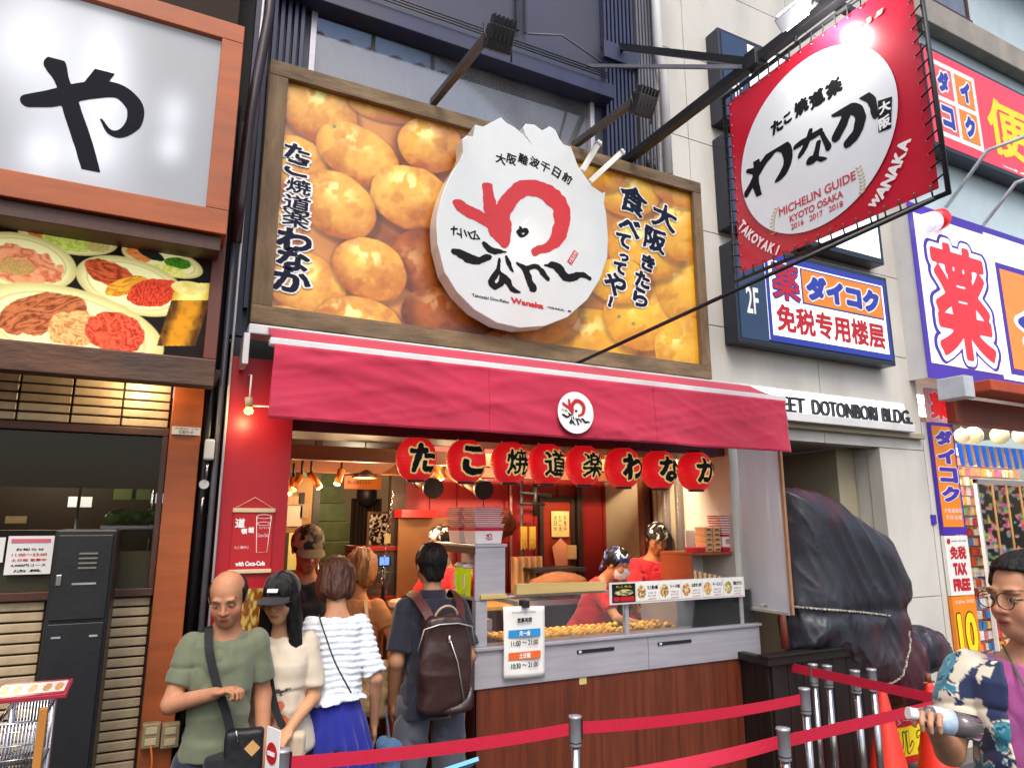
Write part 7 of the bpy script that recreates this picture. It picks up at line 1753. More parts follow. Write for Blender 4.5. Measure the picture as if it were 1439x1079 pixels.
# ================================================================== PEOPLE
def Rx(a): c, s_ = math.cos(a), math.sin(a); return np.array([[1, 0, 0], [0, c, -s_], [0, s_, c]])
def Ry(a): c, s_ = math.cos(a), math.sin(a); return np.array([[c, 0, s_], [0, 1, 0], [-s_, 0, c]])
def Rz(a): c, s_ = math.cos(a), math.sin(a); return np.array([[c, -s_, 0], [s_, c, 0], [0, 0, 1]])
def loft(P, T, k=0., e=2.2):
    z = P[:, 2]; T = np.array(T); g = lambda i: np.interp(z, T[:, 0], T[:, i])
    rx, ry, cy = g(1)+k, g(2)+k, g(3); d = ((np.abs(P[:, 0]/rx)**e+np.abs((P[:, 1]-cy)/ry)**e)**(1/e)-1)*np.minimum(rx, ry)
    return np.maximum(d, np.maximum(T[0, 0]-k-z, z-T[-1, 0]-k))
def near(P, c, r, fn):
    out = np.linalg.norm(P-c, axis=1); m = out < r; out = out-r*.55; 
    if m.any(): out[m] = fn(P[m])
    return out
SKINM = vmat('skin', .58, sss=.08, bump=.12, bscale=240, spec=.3)
TORSO_M = [(.80, .148, .105, .01), (.90, .155, .112, .01), (1.02, .138, .103, 0), (1.16, .142, .108, 0), (1.28, .152, .112, .005), (1.355, .150, .092, .01), (1.41, .10, .07, .015), (1.45, .05, .05, .015)]
TORSO_F = [(.80, .153, .110, .01), (.90, .156, .113, .01), (1.04, .122, .095, 0), (1.16, .127, .102, -.005), (1.27, .135, .108, -.005), (1.35, .130, .085, .01), (1.40, .088, .06, .015), (1.44, .045, .045, .015)]
class Person:
    def __init__(s, label, loc, rz, H, female=False, lean=0., side=0., head=(0, 0, 0), skin='#c99a7a', w=1., armL=None, armR=None, curlL=.6, curlR=.6, legs=.1, h=.0065, headoff=(0, 0, 0), neck_f=0.):
        s.t = lthing('person', label, 'person', loc, rz); s.s = H/1.70; s.h = h; s.F = female; s.skin = skin; s.w = w
        s.T = TORSO_F if female else TORSO_M
        s.T = [(z, rx*w, ry*w, cy) for z, rx, ry, cy in s.T]
        s.Rt = Rx(-0.)@Ry(side)@Rx(lean); s.piv = np.array([0, 0, .93])
        s.tw = lambda p: (s.Rt@(np.array(p, float)-s.piv)+s.piv)
        sw = (.135 if female else .158)*w
        s.shL, s.shR = s.tw((sw, .01, 1.365)), s.tw((-sw, .01, 1.365))
        s.hc = s.tw((0, -.015+headoff[1]-neck_f, 1.575+headoff[2]))+np.array([headoff[0], 0, 0]); s.Rh = Rz(head[0])@Rx(head[1])@Ry(head[2])
        d = lambda a, b_: np.array(a, float) if a is not None else np.array(b_, float)
        aL = armL or ((.215, .02, 1.10), (.225, -.03, .86)); aR = armR or ((-.215, .02, 1.10), (-.225, -.03, .86))
        s.aL, s.aR = [np.array(q, float) for q in aL], [np.array(q, float) for q in aR]; s.cL, s.cR = curlL, curlR; s.legs = legs
        s.eye = .3 if head[1] > .2 else .8
    def fingers(s, P, w, e, side, curl, rad=1.):
        d = (w-e)/np.linalg.norm(w-e); up = np.array([0, 0, 1.]) if abs(d[2]) < .8 else np.array([0, -1., 0])
        n = np.cross(d, np.cross(up, d)); n /= np.linalg.norm(n)
        if abs(d[2]) >= .8: n = np.array([side, 0, 0.])-d*(d[0]*side); n /= np.linalg.norm(n)     # hanging: palm faces the thigh
        t = np.cross(d, n)*side
        def f(Q):
            pc = w+d*.045; q = np.stack([(Q-pc)@t, (Q-pc)@d, (Q-pc)@n], -1)
            r = ell(q, (0, 0, 0), (.040, .052, .017)); g = []
            for i in range(4):
                L = [.92, 1, .95, .76][i]; a = w+d*.078+t*(.029-.0195*i); ang = curl*.4; 
                for j, l in enumerate((.040, .026, .020)):
                    b_ = a+(d*math.cos(ang)-n*math.sin(ang))*l*L; g.append(rc(Q, a, b_, .0088-.0008*j, .0082-.0009*j)); a = b_; ang += curl
            fd = np.min(np.stack(g), 0); r = smin(r, fd, .006)
            a = w+d*.022+t*.030; b_ = a+(d*.55+t*.6-n*.35*curl)*.036; c = b_+(d*.8-t*.25*curl-n*.4*curl)*.032
            return smin(r, np.minimum(rc(Q, a, b_, .012, .010), rc(Q, b_, c, .010, .0078)), .009)
        return near(P, w+d*.07, .15, f)
    def head_d(s, P):
        def f(P_):
            Q = (P_-s.hc)@s.Rh; A = Q.copy(); A[:, 0] = np.abs(A[:, 0])
            d = ell(Q, (0, .012, .034), (.0745, .093, .086)); d = smin(d, ell(Q, (0, -.025, -.035), (.058, .064, .072)), .03); d = smin(d, rc(Q, (0, -.048, -.083), (0, -.058, -.078), .026), .03)
            d = smin(d, ell(A, (.036, -.052, -.030), (.026, .026, .028)), .02)
            d = smin(d, ell(A, (.028, -.077, .028), (.026, .014, .010)), .012)
            d = smax(d, -ell(A, (.031, -.094, .008), (.019, .014, .011)), .012)
            d = smin(d, ell(A, (.031, -.0755, .007), (.0145, .011, .010)), .004)
            d = smin(d, rc(Q, (0, -.084, .012), (0, -.103, -.022), .0075, .0115), .010); d = smin(d, ell(A, (.012, -.094, -.026), (.008, .009, .007)), .006)
            d = smin(d, ell(Q, (0, -.088, -.0515), (.022, .009, .0065)), .006); d = smin(d, ell(Q, (0, -.086, -.0625), (.019, .009, .0065)), .005); d = smax(d, -ell(Q, (0, -.098, -.0572), (.024, .006, .0018)), .003)
            d = smin(d, ell(A, (.077, .012, .0), (.009, .018, .031)), .006); return d
        return near(P, s.hc, .19, f)
    def body(s):
        sc = s.s; k = s.legs; T = s.T
        def fn(P0):
            P = P0/sc; Q = (P-s.piv)@s.Rt+s.piv
            d = loft(Q, T, -.012); nb_ = s.tw((0, .02, 1.40)); hb = s.hc+s.Rh@np.array([0, .012, -.05]); d = smin(d, rc(P, nb_, hb, .054, .050), .03)
            for sh, (e, w), sd, cu in ((s.shL, s.aL, 1, s.cL), (s.shR, s.aR, -1, s.cR)):
                fa = 1 if not s.F else .86
                a = smin(rc(P, sh, e, .046*fa, .037*fa), rc(P, e, w, .039*fa, .026*fa), .015); d = smin(d, a, .03); d = smin(d, s.fingers(P, w, e, sd, cu), .012)
            for sd in (-1, 1):
                hp = np.array([sd*.085, .005, .87]); kn = np.array([sd*(.09+k*.3), -.015-.0*k, .47]); an = np.array([sd*(.09+k*.5), .01, .09])
                l = smin(rc(P, hp, kn, .082, .054), rc(P, kn, an, .055, .036), .02); l = smin(l, rc(P, an+np.array([0, .02, -.05]), an+np.array([sd*.015, -.14, -.06]), .036, .028), .02); d = smin(d, l, .04)
            return smin(d, s.head_d(P), .02)*sc
        base = np.array(hx(s.skin))
        def col(V):
            P = V/sc; Q = (P-s.hc)@s.Rh; A = np.abs(Q[:, 0]); n = fbm(V*22, 3); C = base*(1+.34*(n-.5)+.12*(fbm(V*70, 2)-.5))[:, None]; hd = np.linalg.norm(P-s.hc, axis=1) < .2
            def put(m, c): nonlocal C; m = (m*hd)[:, None]; C = C*(1-m)+np.array(hx(c))*m
            fr = Q[:, 1] < -.03
            put(.35*np.exp(-(((A-.038)/.022)**2+((Q[:, 2]+.03)/.022)**2))*fr, '#c0604c'); put(.3*np.exp(-((A/.014)**2+((Q[:, 2]+.02)/.018)**2))*fr, '#c06a54')
            put(.8*(1-sm(.75, 1.1, np.hypot(A/.024, (Q[:, 2]+.057)/.0125)))*fr, '#a8524a'); put(.8*(1-sm(.6, 1., np.hypot(A/.024, (Q[:, 2]+.0573)/.0028)))*fr, '#4a1f1c')
            put(.85*(1-sm(.7, 1.1, np.hypot((A-.033)/.021, (Q[:, 2]-.031-.05*(A-.033))/.0048)))*fr, '#2a1c18')
            put((1-sm(.8, 1.1, np.hypot((A-.031)/.0145, (Q[:, 2]-.006+.003*(1-s.eye))/(.0052*s.eye))))*fr, '#e6ddd6'); put((1-sm(.7, 1.1, np.hypot((A-.0305)/.0058, (Q[:, 2]-.006+.003*(1-s.eye))/(.0058*s.eye))))*fr, '#1a1210')
            put(.9*(1-sm(.6, 1., np.abs((Q[:, 2]-.0118+.006*(1-s.eye)+.9*(A-.031)**2*20)/.0022)))*(np.abs(A-.031) < .017)*fr, '#2a1a16')
            if s.shave: put(.35*((Q[:, 2] < -.035) & (Q[:, 1] < .02) & (A < .06))*sm(.3, .7, fbm(V*60, 2)), '#6a5048')
            return C
        lo = np.array([-.55, -.62, -.02])*sc; hi = np.array([.55, .35, 1.80])*sc
        pts = [s.aL[1], s.aR[1], s.aL[0], s.aR[0], s.hc]; lo = np.minimum(lo*0+np.array([-.30, -.25, -.03]), np.min(pts, 0)-.2)*sc; hi = np.maximum(np.array([.30, .22, 1.2]), np.max(pts, 0)+.2)*sc
        return sd_mesh('body', fn, lo, hi, s.h, SKINM, s.t, col, off=False)
    shave = False
    def cloth(s, name, fn, lo, hi, m, col=None, h=None, wr=.008, ws=9, seed=0):
        sc = s.s
        def g(P0):
            P = P0/sc; d = fn(P, (P-s.piv)@s.Rt+s.piv)
            if wr:
                w1 = fbm(P*np.array([1, 1, .55])*ws+seed, 3); w2 = fbm(P*np.array([.7, 1, 1.5])*ws*.8+seed+5, 2)
                d = d-((1-np.abs(2*w1-1)*2.2)*.5+(1-np.abs(2*w2-1)*2.2)*.4)*wr+wr*.3+(1-np.abs(2*fbm(P*np.array([.8, .8, 1.1])*ws*.75+seed+9, 2)-1))**8*wr*1.1
            return d*sc*.9
        return sd_mesh(name, g, np.array(lo)*sc, np.array(hi)*sc, h or s.h, m, s.t, (lambda V: col(V/sc)) if col else None, off=False)
    def shirt(s, m, hem=.84, sleeve=.62, ease=.012, flare=.0, neck=.075, col=None, name='shirt', wr=.009, rsl=.060, extra=None, h=None, neckz=1.455, long=False, ws=9, seed=0):
        T = [(z, rx+ease+flare*max(0, 1.1-z), ry+ease+flare*max(0, 1.1-z)+(.012 if z < 1.2 else 0), cy) for z, rx, ry, cy in s.T if z <= 1.42]
        T = [(hem-.05, T[0][1]+flare*.3, T[0][2]+flare*.3, T[0][3])]+[t for t in T if t[0] > hem-.04]
        def fn(P, Q):
            d = loft(Q, T, 0., 2.3); d = smax(d, hem-Q[:, 2]-(.006*np.sin(Q[:, 0]*17+seed)), .01)
            for sh, (e, w) in ((s.shL, s.aL), (s.shR, s.aR)):
                ax = (e-sh)/np.linalg.norm(e-sh); L = np.linalg.norm(e-sh)*sleeve; c = sh+ax*L
                a = rc(P, sh-np.array([0, 0, .004]), c, max(.060 if not s.F else .054, rsl*.97 if ease > .03 else 0), rsl*(.92 if s.F else 1))
                if long:
                    a = smin(a, rc(P, e, w, .052, .042), .02); d = smin(d, a, .03); continue
                a = smax(a, (P-c)@ax, .006); d = smin(d, a, .005)
            nb_ = np.array([0, -.012, neckz]); d = smax(d, -(np.linalg.norm((Q-nb_)*np.array([1, .9, 1.0]), axis=1)-neck), .008)
            if extra: d = extra(P, Q, d)
            return d
        p = [s.aL[0], s.aR[0], s.aL[1], s.aR[1]]; lo = np.minimum(np.min(p, 0)-.12, [-.32, -.3, hem-.1]); hi = np.maximum(np.max(p, 0)+.12, [.32, .28, 1.5]); lo[2] = max(lo[2], hem-.12)
        if s.Rt[1, 2] != 0: lo[1] = min(lo[1], -.5-.0)
        return s.cloth(name, fn, lo, hi, m, col, h, wr, ws, seed)
    def trousers(s, m, top=.98, wide=1., end=.1, col=None, wr=.010, seed=0, name='trousers', thigh=.090):
        k = s.legs
        def fn(P, Q):
            d = loft(P, [(.82, .160*s.w, .120, .01), (.92, .160*s.w, .118, .01), (top, .145*s.w, .110, .005)], 0.)
            for sd in (-1, 1):
                hp = np.array([sd*.088, .008, .87]); kn = np.array([sd*(.092+k*.3), -.01, .47]); an = np.array([sd*(.092+k*.5), .01, end])
                l = smin(rc(P, hp, kn, thigh, .080*wide), rc(P, kn, an, .080*wide, .070*wide), .03); d = smin(d, l, .022)
            return np.maximum(d, end-P[:, 2])
        return s.cloth(name, fn, (-.3, -.22, end-.03), (.3, .25, top+.03), m, col, s.h*1.25, wr, 8, seed)
    def shoes(s, m):
        k = s.legs
        def fn(P, Q):
            d = 1e3*np.ones(len(P))
            for sd in (-1, 1):
                an = np.array([sd*(.09+k*.5), .01, .09]); d = np.minimum(d, smin(rc(P, an+np.array([0, .03, -.045]), an+np.array([sd*.015, -.15, -.05]), .045, .038), rc(P, an, an-np.array([0, 0, .03]), .045), .02))
            return np.maximum(d, .0-P[:, 2])
        s.cloth('shoes', fn, (-.25, -.25, -.02), (.25, .15, .16), m, None, .008, 0)
    def on_head(s, name, fn, m, col=None, r=.2, h=.0045, lo=None, down=.2):
        sc = s.s
        def g(P0): Q = (P0/sc-s.hc)@s.Rh; return fn(Q)*sc*.9
        a = s.hc-np.array([r, r, down]); b_ = s.hc+np.array([r, r, .2])
        return sd_mesh(name, g, a*sc, b_*sc, h, m, s.t, (lambda V: col((V/sc-s.hc)@s.Rh)) if col else None, off=False)
    eye = 1.
    def hw(s, p): return (s.hc+s.Rh@np.array(p, float))*s.s
    def strands(s, Q, f=60, a=.004, z=.12, seed=0): return (fbm(Q*np.array([f, f, f*z])+seed, 3)-.5)*a*2
    def hair(s, m, kind='short', seed=0):
        sk = lambda Q, g: ell(Q, (0, .014, .036), (.0765+g, .096+g, .089+g))
        def fn(Q):
            y, z, ax = Q[:, 1], Q[:, 2], np.abs(Q[:, 0])
            if kind == 'short':
                d = sk(Q, .011); d = smax(d, (-.045-.0*y)-z+.06*sm(.0, -.06, y)+.03, .01); d = smax(d, -(y+.045)-np.maximum(z-.080, 0)*3.0, .01)
                d = smax(d, -ell(Q, (0, -.11, .0), (.066, .060, .085)), .01); return d-s.strands(Q, 42, .010, .5, seed)-(1-np.abs(2*fbm(Q*np.array([90, 90, 30])+seed, 2)-1)*2)*.0025
            if kind == 'nape':
                d = sk(Q, .009); d = smin(d, ell(Q, (0, .055, -.035), (.058, .045, .06)), .02); d = smax(d, -.085-z, .01); d = smax(d, -(y+.045)-np.maximum(z-.05, 0)*2, .01); return d-s.strands(Q, 42, .009, .35, seed)-(1-np.abs(2*fbm(Q*np.array([90, 90, 25])+seed, 2)-1)*2)*.0025
            if kind == 'bald':
                d = sk(Q, .007); d = smax(d, z-(.055+.25*(y-.0)*(y > 0)), .01); d = smax(d, -(y+.022)-.0, .008); d = smax(d, -.05-z, .008); return d-s.strands(Q, 50, .003, .5, seed)
            if kind == 'bob':
                d = sk(Q, .018); d = smin(d, ell(Q, (0, .025, -.035), (.100, .092, .105)), .03); d = smax(d, -.100-z-.015*np.sin(Q[:, 0]*50+seed), .01); d = smax(d, -ell(Q, (0, -.115, -.02), (.062, .085, .09)), .012); d = smax(d, -(rc(Q, (0, -.02, -.09), (0, -.02, -.2), .045)), .01); return d-s.strands(Q, 34, .016, .14, seed)-(1-np.abs(2*fbm(Q*np.array([80, 80, 9])+seed, 2)-1)*2)*.004
            if kind == 'long':
                d = sk(Q, .012); d = smin(d, rc(np.stack([ax, y, z], -1), (.066, -.01, -.0), (.085, -.045, -.26), .036, .03), .02); d = smin(d, ell(Q, (0, .05, -.10), (.085, .05, .16)), .03); d = smax(d, -ell(Q, (0, -.115, -.03), (.060, .085, .10)), .01); return d-s.strands(Q, 40, .012, .12, seed)-(1-np.abs(2*fbm(Q*np.array([80, 80, 8])+seed, 2)-1)*2)*.003
        return s.on_head('hair', fn, m, r=.2, down=.42 if kind == 'long' else .2)
    def glasses(s, m, r=.024, w=.0016, half=False):
        b = MB()
        for sd in (-1, 1):
            b.tube([s.hw((sd*.032+r*1.12*math.cos(a), -.104, .004+r*.9*math.sin(a))) for a in np.linspace(0, 2*math.pi, 20)[:-1]], w, 6, closed=True)
            b.tube([s.hw((sd*.058, -.102, .010)), s.hw((sd*.077, -.05, .012)), s.hw((sd*.082, .01, .008))], w, 6)
        b.tube([s.hw((-.009, -.106, .008)), s.hw((0, -.110, .011)), s.hw((.009, -.106, .008))], w, 6); loc_mb(b, 'glasses', m, s.t)
    def eyes(s):
        b = MB()
    def cap(s, m, bm=None, brim=True, col=None, tilt=0.):
        def fn(Q):
            d = ell(Q, (0, .012, .045), (.088, .105, .095)); return smax(d, .030+.10*np.maximum(-Q[:, 1], 0)*0-Q[:, 2], .006)-.0015*np.sin(np.arctan2(Q[:, 0], Q[:, 1]-.01)*6)
        s.on_head('cap', fn, m, col)
        if brim:
            def fb(Q): A = Q.copy(); A[:, 2] = A[:, 2]-.040+(A[:, 0]**2)*3.2+(A[:, 1]+.09)*-.15; return np.maximum(ell(A, (0, -.095, 0), (.076, .080, .02)), np.abs(A[:, 2])-.0035)*.8
            s.on_head('cap_brim', fb, bm or m, None, h=.0035)
    def bandana(s, col, seed=0):
        def fn(Q):
            d = ell(Q, (0, .014, .042), (.086, .106, .094)); pl = .034-.45*np.maximum(Q[:, 1], 0); d = smax(d, pl-Q[:, 2], .006); d = smin(d, rc(Q, (0, .10, .0), (.02, .13, -.07), .022, .016), .015)
            return d-(fbm(Q*26+seed, 3)-.5)*.012
        s.on_head('bandana', fn, vmat('bandana_cloth', .8, bump=.1, sheen=.2), col)
    def mask(s):
        def fn(Q):
            d = ell(Q, (0, -.028, -.040), (.063, .074, .074)); d = smin(d, ell(Q, (0, -.09, -.03), (.02, .022, .02)), .02); d = np.maximum(d, Q[:, 2]+.004); d = np.maximum(d, Q[:, 1]+.012); return np.maximum(d, -.10-Q[:, 2])-.0008*np.sin(Q[:, 2]*420)
        s.on_head('face_mask', fn, mat('white_mask', '#e4e4e6', .8), h=.004)
    def strap(s, pts, m, w=.02, name='strap', th=.004):
        pts = [np.array(p_[:3])*s.s for p_ in catmull(pts, 5)]; b = MB()
        for a, c in zip(pts[:-1], pts[1:]):
            a, c = Vector(a), Vector(c); m_ = (a+c)/2; up_ = Vector((m_.x*.6, m_.y*1.6, .12)).normalized(); d = (c-a); b.beam(a-d*.1, c+d*.1, w, th, up_)
        return loc_mb(b, name, m, s.t)
def solidcol(c, c2=None, f=12, a=.1):
    def g(V): n = fbm(V*f, 3); return np.array(hx(c))*(1+a*(n-.5)*2)[:, None]
    return g
def camo(cs, f=22, seed=0, th=(.42, .52)):
    def g(Q):
        n = fbm(Q*f+seed, 2); n2_ = fbm(Q*f*1.3+seed+8, 2); C = np.tile(np.array(hx(cs[0])), (len(Q), 1)); C[n > th[0]] = hx(cs[1]); C[n2_ > th[1]] = hx(cs[2]); return C
    return g
def fabric(name, c, r=.85, **k): return mat(name, c, r, var=.07, scale=14, bump=.12, bscale=350, sheen=.25, **k)
BLK_H = mat('black_hair', '#0d0b0b', .55, var=.4, scale=60, stretch=(1, 1, .2), spec=.3, bump=1., bscale=90); BRN_H = mat('brown_hair', '#2c160e', .5, col2='#5f3420', scale=80, stretch=(1, 1, .10), bump=1., bscale=110); ORG_H = mat('light_brown_hair', '#6a3a1a', .5, col2='#a8702c', scale=80, stretch=(1, 1, .10), bump=1., bscale=110)
JEAN = fabric('dark_jeans', '#1b2336'); BLKC = fabric('black_cloth', '#121216'); SHOE = mat('dark_shoe', '#18181a', .5)
def bagbox(P_, name, c, sz, m, rot=0., rx=0., r=.02, wr=.004, h=.006, col=None):
    R = Rz(rot)@Rx(rx); c = np.array(c, float); sz = np.array(sz, float)/2-r
    def fn(P):
        q = np.abs((P/P_.s-c)@R)-sz; d = np.linalg.norm(np.maximum(q, 0), axis=1)+np.minimum(q.max(1), 0)-r
        return (d-(fbm(P*20, 2)-.5)*wr*2)*P_.s
    e = np.array(sz).max()+r+.03; return sd_mesh(name, fn, (c-e)*P_.s, (c+e)*P_.s, h, m, P_.t, col, off=False)

# 1 --- man in the sage T-shirt
p = Person('man in a sage T-shirt with a black crossbody bag, fist at chest', (.312, -.27, 0), -.10, 1.62, w=.84, lean=.02, head=(-.18, .36, -.05), skin='#b98262', armR=((-.195, -.06, 1.13), (-.02, -.18, 1.185)), armL=((.18, .03, 1.12), (.195, -.06, .88)), curlR=1.25, curlL=.45, h=.0055, headoff=(0, -.02, -.02))
p.body(); SAGE = fabric('sage_jersey', '#6a7159'); p.shirt(SAGE, hem=.89, sleeve=.72, ease=.015, flare=.045, neck=.082, rsl=.060, wr=.009, neckz=1.45); p.trousers(JEAN, wide=1.05); p.shoes(SHOE); p.hair(BLK_H, 'bald')
p.strap([(-.07, -.03, 1.43), (-.055, -.130, 1.34), (-.01, -.163, 1.20), (.03, -.170, 1.10), (.06, -.180, 1.0)], BLKC, .034, 'bag_strap'); p.strap([(-.075, -.03, 1.435), (-.02, .10, 1.38), (.12, .15, 1.15), (.21, .08, .98)], BLKC, .034, 'bag_strap')
bagbox(p, 'crossbody_bag', (.11, -.195, .95), (.155, .06, .18), mat('black_nylon', '#14161c', .5, bump=.2, bscale=200), -.1, r=.018); bagbox(p, 'hanging_pouch', (.02, -.185, .84), (.12, .06, .22), BLKC, 0, r=.025, wr=.012)
loc_mb(MB().obox((.135, -.223, .925), (.015, -.0015, .015), (0, .002, 0), (-.015, .0015, .015)), 'leather_patch', mat('tan_leather', '#c09058', .6), p.t); loc_mb(MB().tube([(.07, -.222, .995), (.08, -.224, .955)], .004, 6), 'zip_pull', STEEL_B, p.t)

# 2 --- young woman in a black cap
p = Person('young woman in a black cap with long black hair and a cream printed T-shirt', (.575, -.10, 0), -.35, 1.57, female=True, lean=.04, head=(-.20, .22, 0), skin='#c6946f', armR=((-.20, -.06, 1.10), (-.10, -.24, 1.02)), armL=((.18, -.02, 1.10), (.10, -.2, 1.0)), h=.0065, headoff=(0, -.02, 0))
p.body()
def tee(V):
    C = np.array(hx('#cfc2ae'))*(1+.06*(fbm(V*14, 3)-.5))[:, None]; fr = (V[:, 1] < -.02)
    m = (np.abs(V[:, 0]) < .085) & (V[:, 2] > 1.13) & (V[:, 2] < 1.17) & fr & (fbm(V*60, 2) > .52); C[m] = hx('#3a3030')
    for cx, cz__ in ((-.045, 1.08), (.03, 1.085), (-.01, 1.02), (.055, 1.02)):
        m = (np.hypot(V[:, 0]-cx, V[:, 2]-cz__)*(1+.5*(fbm(V*40, 2)-.5)) < .028) & fr; C[m] = hx('#c4623a')
    return C
p.shirt(vmat('printed_jersey', .85, bump=.1, bscale=300, sheen=.2), hem=.86, sleeve=.85, ease=.026, flare=.08, col=tee, rsl=.064, wr=.011); p.trousers(BLKC, wide=1.15); p.shoes(SHOE); p.hair(BLK_H, 'long', 3); p.cap(fabric('black_cap_cloth', '#17181b')); p.glasses(mat('gold_wire', '#b09060', .3, metal=1), .023, .0013)
loc_mb(MB().obox(p.hw((0, -.100, .075)), Vector(p.Rh@np.array([.024, 0, 0])), Vector(p.Rh@np.array([0, .004, 0])), Vector(p.Rh@np.array([0, .004, .006]))), 'cap_label', PAPER, p.t)
p.strap([(-.06, -.04, 1.41), (-.02, -.15, 1.25), (.03, -.175, 1.08), (.08, -.18, .99)], BLKC, .03, 'bag_strap'); bagbox(p, 'cream_bag', (.09, -.19, .90), (.17, .07, .17), fabric('cream_canvas', '#c8b498'), .1)

# 3 --- man in camouflage cap behind
p = Person('man in a black shirt and camouflage cap standing behind the young woman', (.80, .60, .02), -.05, 1.76, lean=.04, head=(.05, .38, .0), skin='#a86a48', h=.008, headoff=(0, -.015, 0))
p.body(); p.shirt(BLKC, hem=.84, sleeve=.8, ease=.02, rsl=.064); p.trousers(BLKC); p.shoes(SHOE); p.hair(BLK_H, 'short'); p.cap(vmat('camo_cloth', .85, bump=.1), mat('khaki_cloth', '#7a6a48', .85), col=camo(('#5a4a34', '#231e1a', '#8a7650'), 24)); p.shave = True
p.strap([(-.13, .06, 1.43), (-.135, -.06, 1.42), (-.13, -.135, 1.30), (-.12, -.14, 1.1)], mat('yellow_webbing', '#d8b048', .7), .035, 'shoulder_strap')

# 4 --- woman in white knit, from behind
p = Person('woman seen from behind in a ruffled white knit top and wide cobalt blue trousers', (.845, -.07, 0), math.pi-.10, 1.63, female=True, w=.90, lean=.14, head=(-.25, .42, .0), skin='#b8876a', armL=((.24, -.10, 1.10), (.10, -.27, 1.00)), armR=((-.20, .03, 1.10), (-.215, -.06, .86)), h=.006, headoff=(0, -.03, 0))
p.body()
def knit(P, Q, d): n = fbm(Q*np.array([14, 14, 3])+3, 2); ph = Q[:, 2]*2*math.pi/.030+n*4.; return d-.0038*np.sin(ph)-.005*(fbm(Q*np.array([55, 55, 40]), 2)-.5)*2
p.shirt(mat('white_knit', '#dbe2ea', .9, var=.03, scale=30, bump=.3, bscale=160, sheen=.3), hem=1.0, sleeve=.93, ease=.024, flare=.07, rsl=.064, wr=.006, extra=knit, name='knit_top', h=.005, neck=.085)
COB = fabric('cobalt_cloth', '#18208a'); 
def wide(P, Q):
    d = loft(P, [(.10, .30, .20, .02), (.5, .24, .17, .02), (.80, .18, .135, .02), (.93, .150, .115, .012), (1.08, .11, .09, .01)], 0.); ang = np.arctan2(P[:, 1], P[:, 0]); f = sm(1.03, .7, P[:, 2])
    d = d-f*.016*np.sin(ang*17+fbm(P*3, 2)*6)-sm(.95, 1.02, P[:, 2])*.003*np.sin(ang*60); sl = np.abs(P[:, 0])-.004; return smax(d, -np.maximum(sl-.006, np.maximum(P[:, 2]-.80, -.0-P[:, 2])), .02)
p.cloth('wide_trousers', wide, (-.36, -.26, .05), (.36, .28, 1.06), COB, None, .0075, .006, 7); p.shoes(SHOE); p.hair(BRN_H, 'bob', 2)
p.strap([(.10, .02, 1.42), (.085, .135, 1.36), (.03, .185, 1.22), (-.05, .195, 1.08)], BLKC, .007, 'thin_strap', .004)
t_ = bagbox(p, 'blue_bag', (-.29, -.02, .66), (.09, .14, .26), fabric('slate_blue_cloth', '#3c5f86'), .3, r=.03, wr=.02); p.strap([(-.26, .0, .93), (-.28, -.02, .85), (-.29, -.02, .77)], fabric('slate_blue_cloth', '#3c5f86'), .02, 'bag_handle')

# 5 --- woman leaning on the counter, mostly hidden
p = Person('mostly hidden person with light brown hair and a cream tote bag at the order counter', (1.10, .62, .02), math.pi-.7, 1.62, female=True, lean=.12, head=(0, .35, 0), skin='#c07c48', armL=((.24, -.05, 1.12), (.12, -.28, 1.12)), armR=((-.26, -.05, 1.14), (-.22, -.32, 1.24)), h=.008)
p.body(); p.shirt(fabric('apricot_cloth', '#c8854a'), hem=.85, sleeve=.6, ease=.015); p.trousers(BLKC); p.shoes(SHOE); p.hair(ORG_H, 'bob', 5); bagbox(p, 'tote_bag', (-.16, .16, .92), (.30, .10, .32), fabric('cream_tote', '#d8bc86'), .2, r=.04, wr=.02); p.strap([(-.10, .05, 1.40), (-.16, .14, 1.25), (-.16, .16, 1.08)], fabric('cream_tote', '#d8bc86'), .02, 'tote_handle')

# 6 --- man with a backpack, from behind
p = Person('man seen from behind in a navy polo shirt wearing a dark maroon backpack', (1.385, .06, 0), math.pi-.02, 1.69, w=.94, lean=.03, head=(0, .10, 0), skin='#a8795c', armL=((.205, .04, 1.10), (.19, -.06, .88)), armR=((-.21, .04, 1.10), (-.195, -.06, .88)), h=.006)
p.body(); NAV = fabric('navy_polo', '#141628'); p.shirt(NAV, hem=.82, sleeve=.82, ease=.02, flare=.04, rsl=.064, neck=.07); p.trousers(fabric('grey_chino', '#4c4f5a'), wide=1.15, wr=.013, seed=3, thigh=.094); p.shoes(SHOE); p.hair(BLK_H, 'nape', 1)
p.cloth('collar', lambda P, Q: np.maximum(np.abs(rc(Q, (0, .018, 1.38), (0, .012, 1.47), .078, .066))-.004, np.maximum(1.40-Q[:, 2], Q[:, 2]-1.455)), (-.12, -.12, 1.36), (.12, .14, 1.5), NAV, None, .005, 0)
MAR = mat('maroon_nylon', '#35211f', .38, var=.12, scale=8, bump=.25, bscale=30, coat=.15); MST = mat('maroon_strap', '#4a1f20', .6)
def pack(P, Q):
    z = (Q[:, 2]-.86)/.48; rx = np.interp(z, [0, .15, .7, .95, 1.0], [.150, .153, .142, .11, .085]); q = np.stack([np.abs(Q[:, 0])/rx, (Q[:, 1]-.185)/.075], -1)
    d = ((np.abs(q[:, 0])**4+np.abs(q[:, 1])**3)**(1/3.5)-1)*.06; return smax(d, np.abs(z-.5)*.48-.24, .03)
p.cloth('backpack', pack, (-.22, .06, .78), (.22, .32, 1.40), MAR, None, .006, .010, 6, 4)
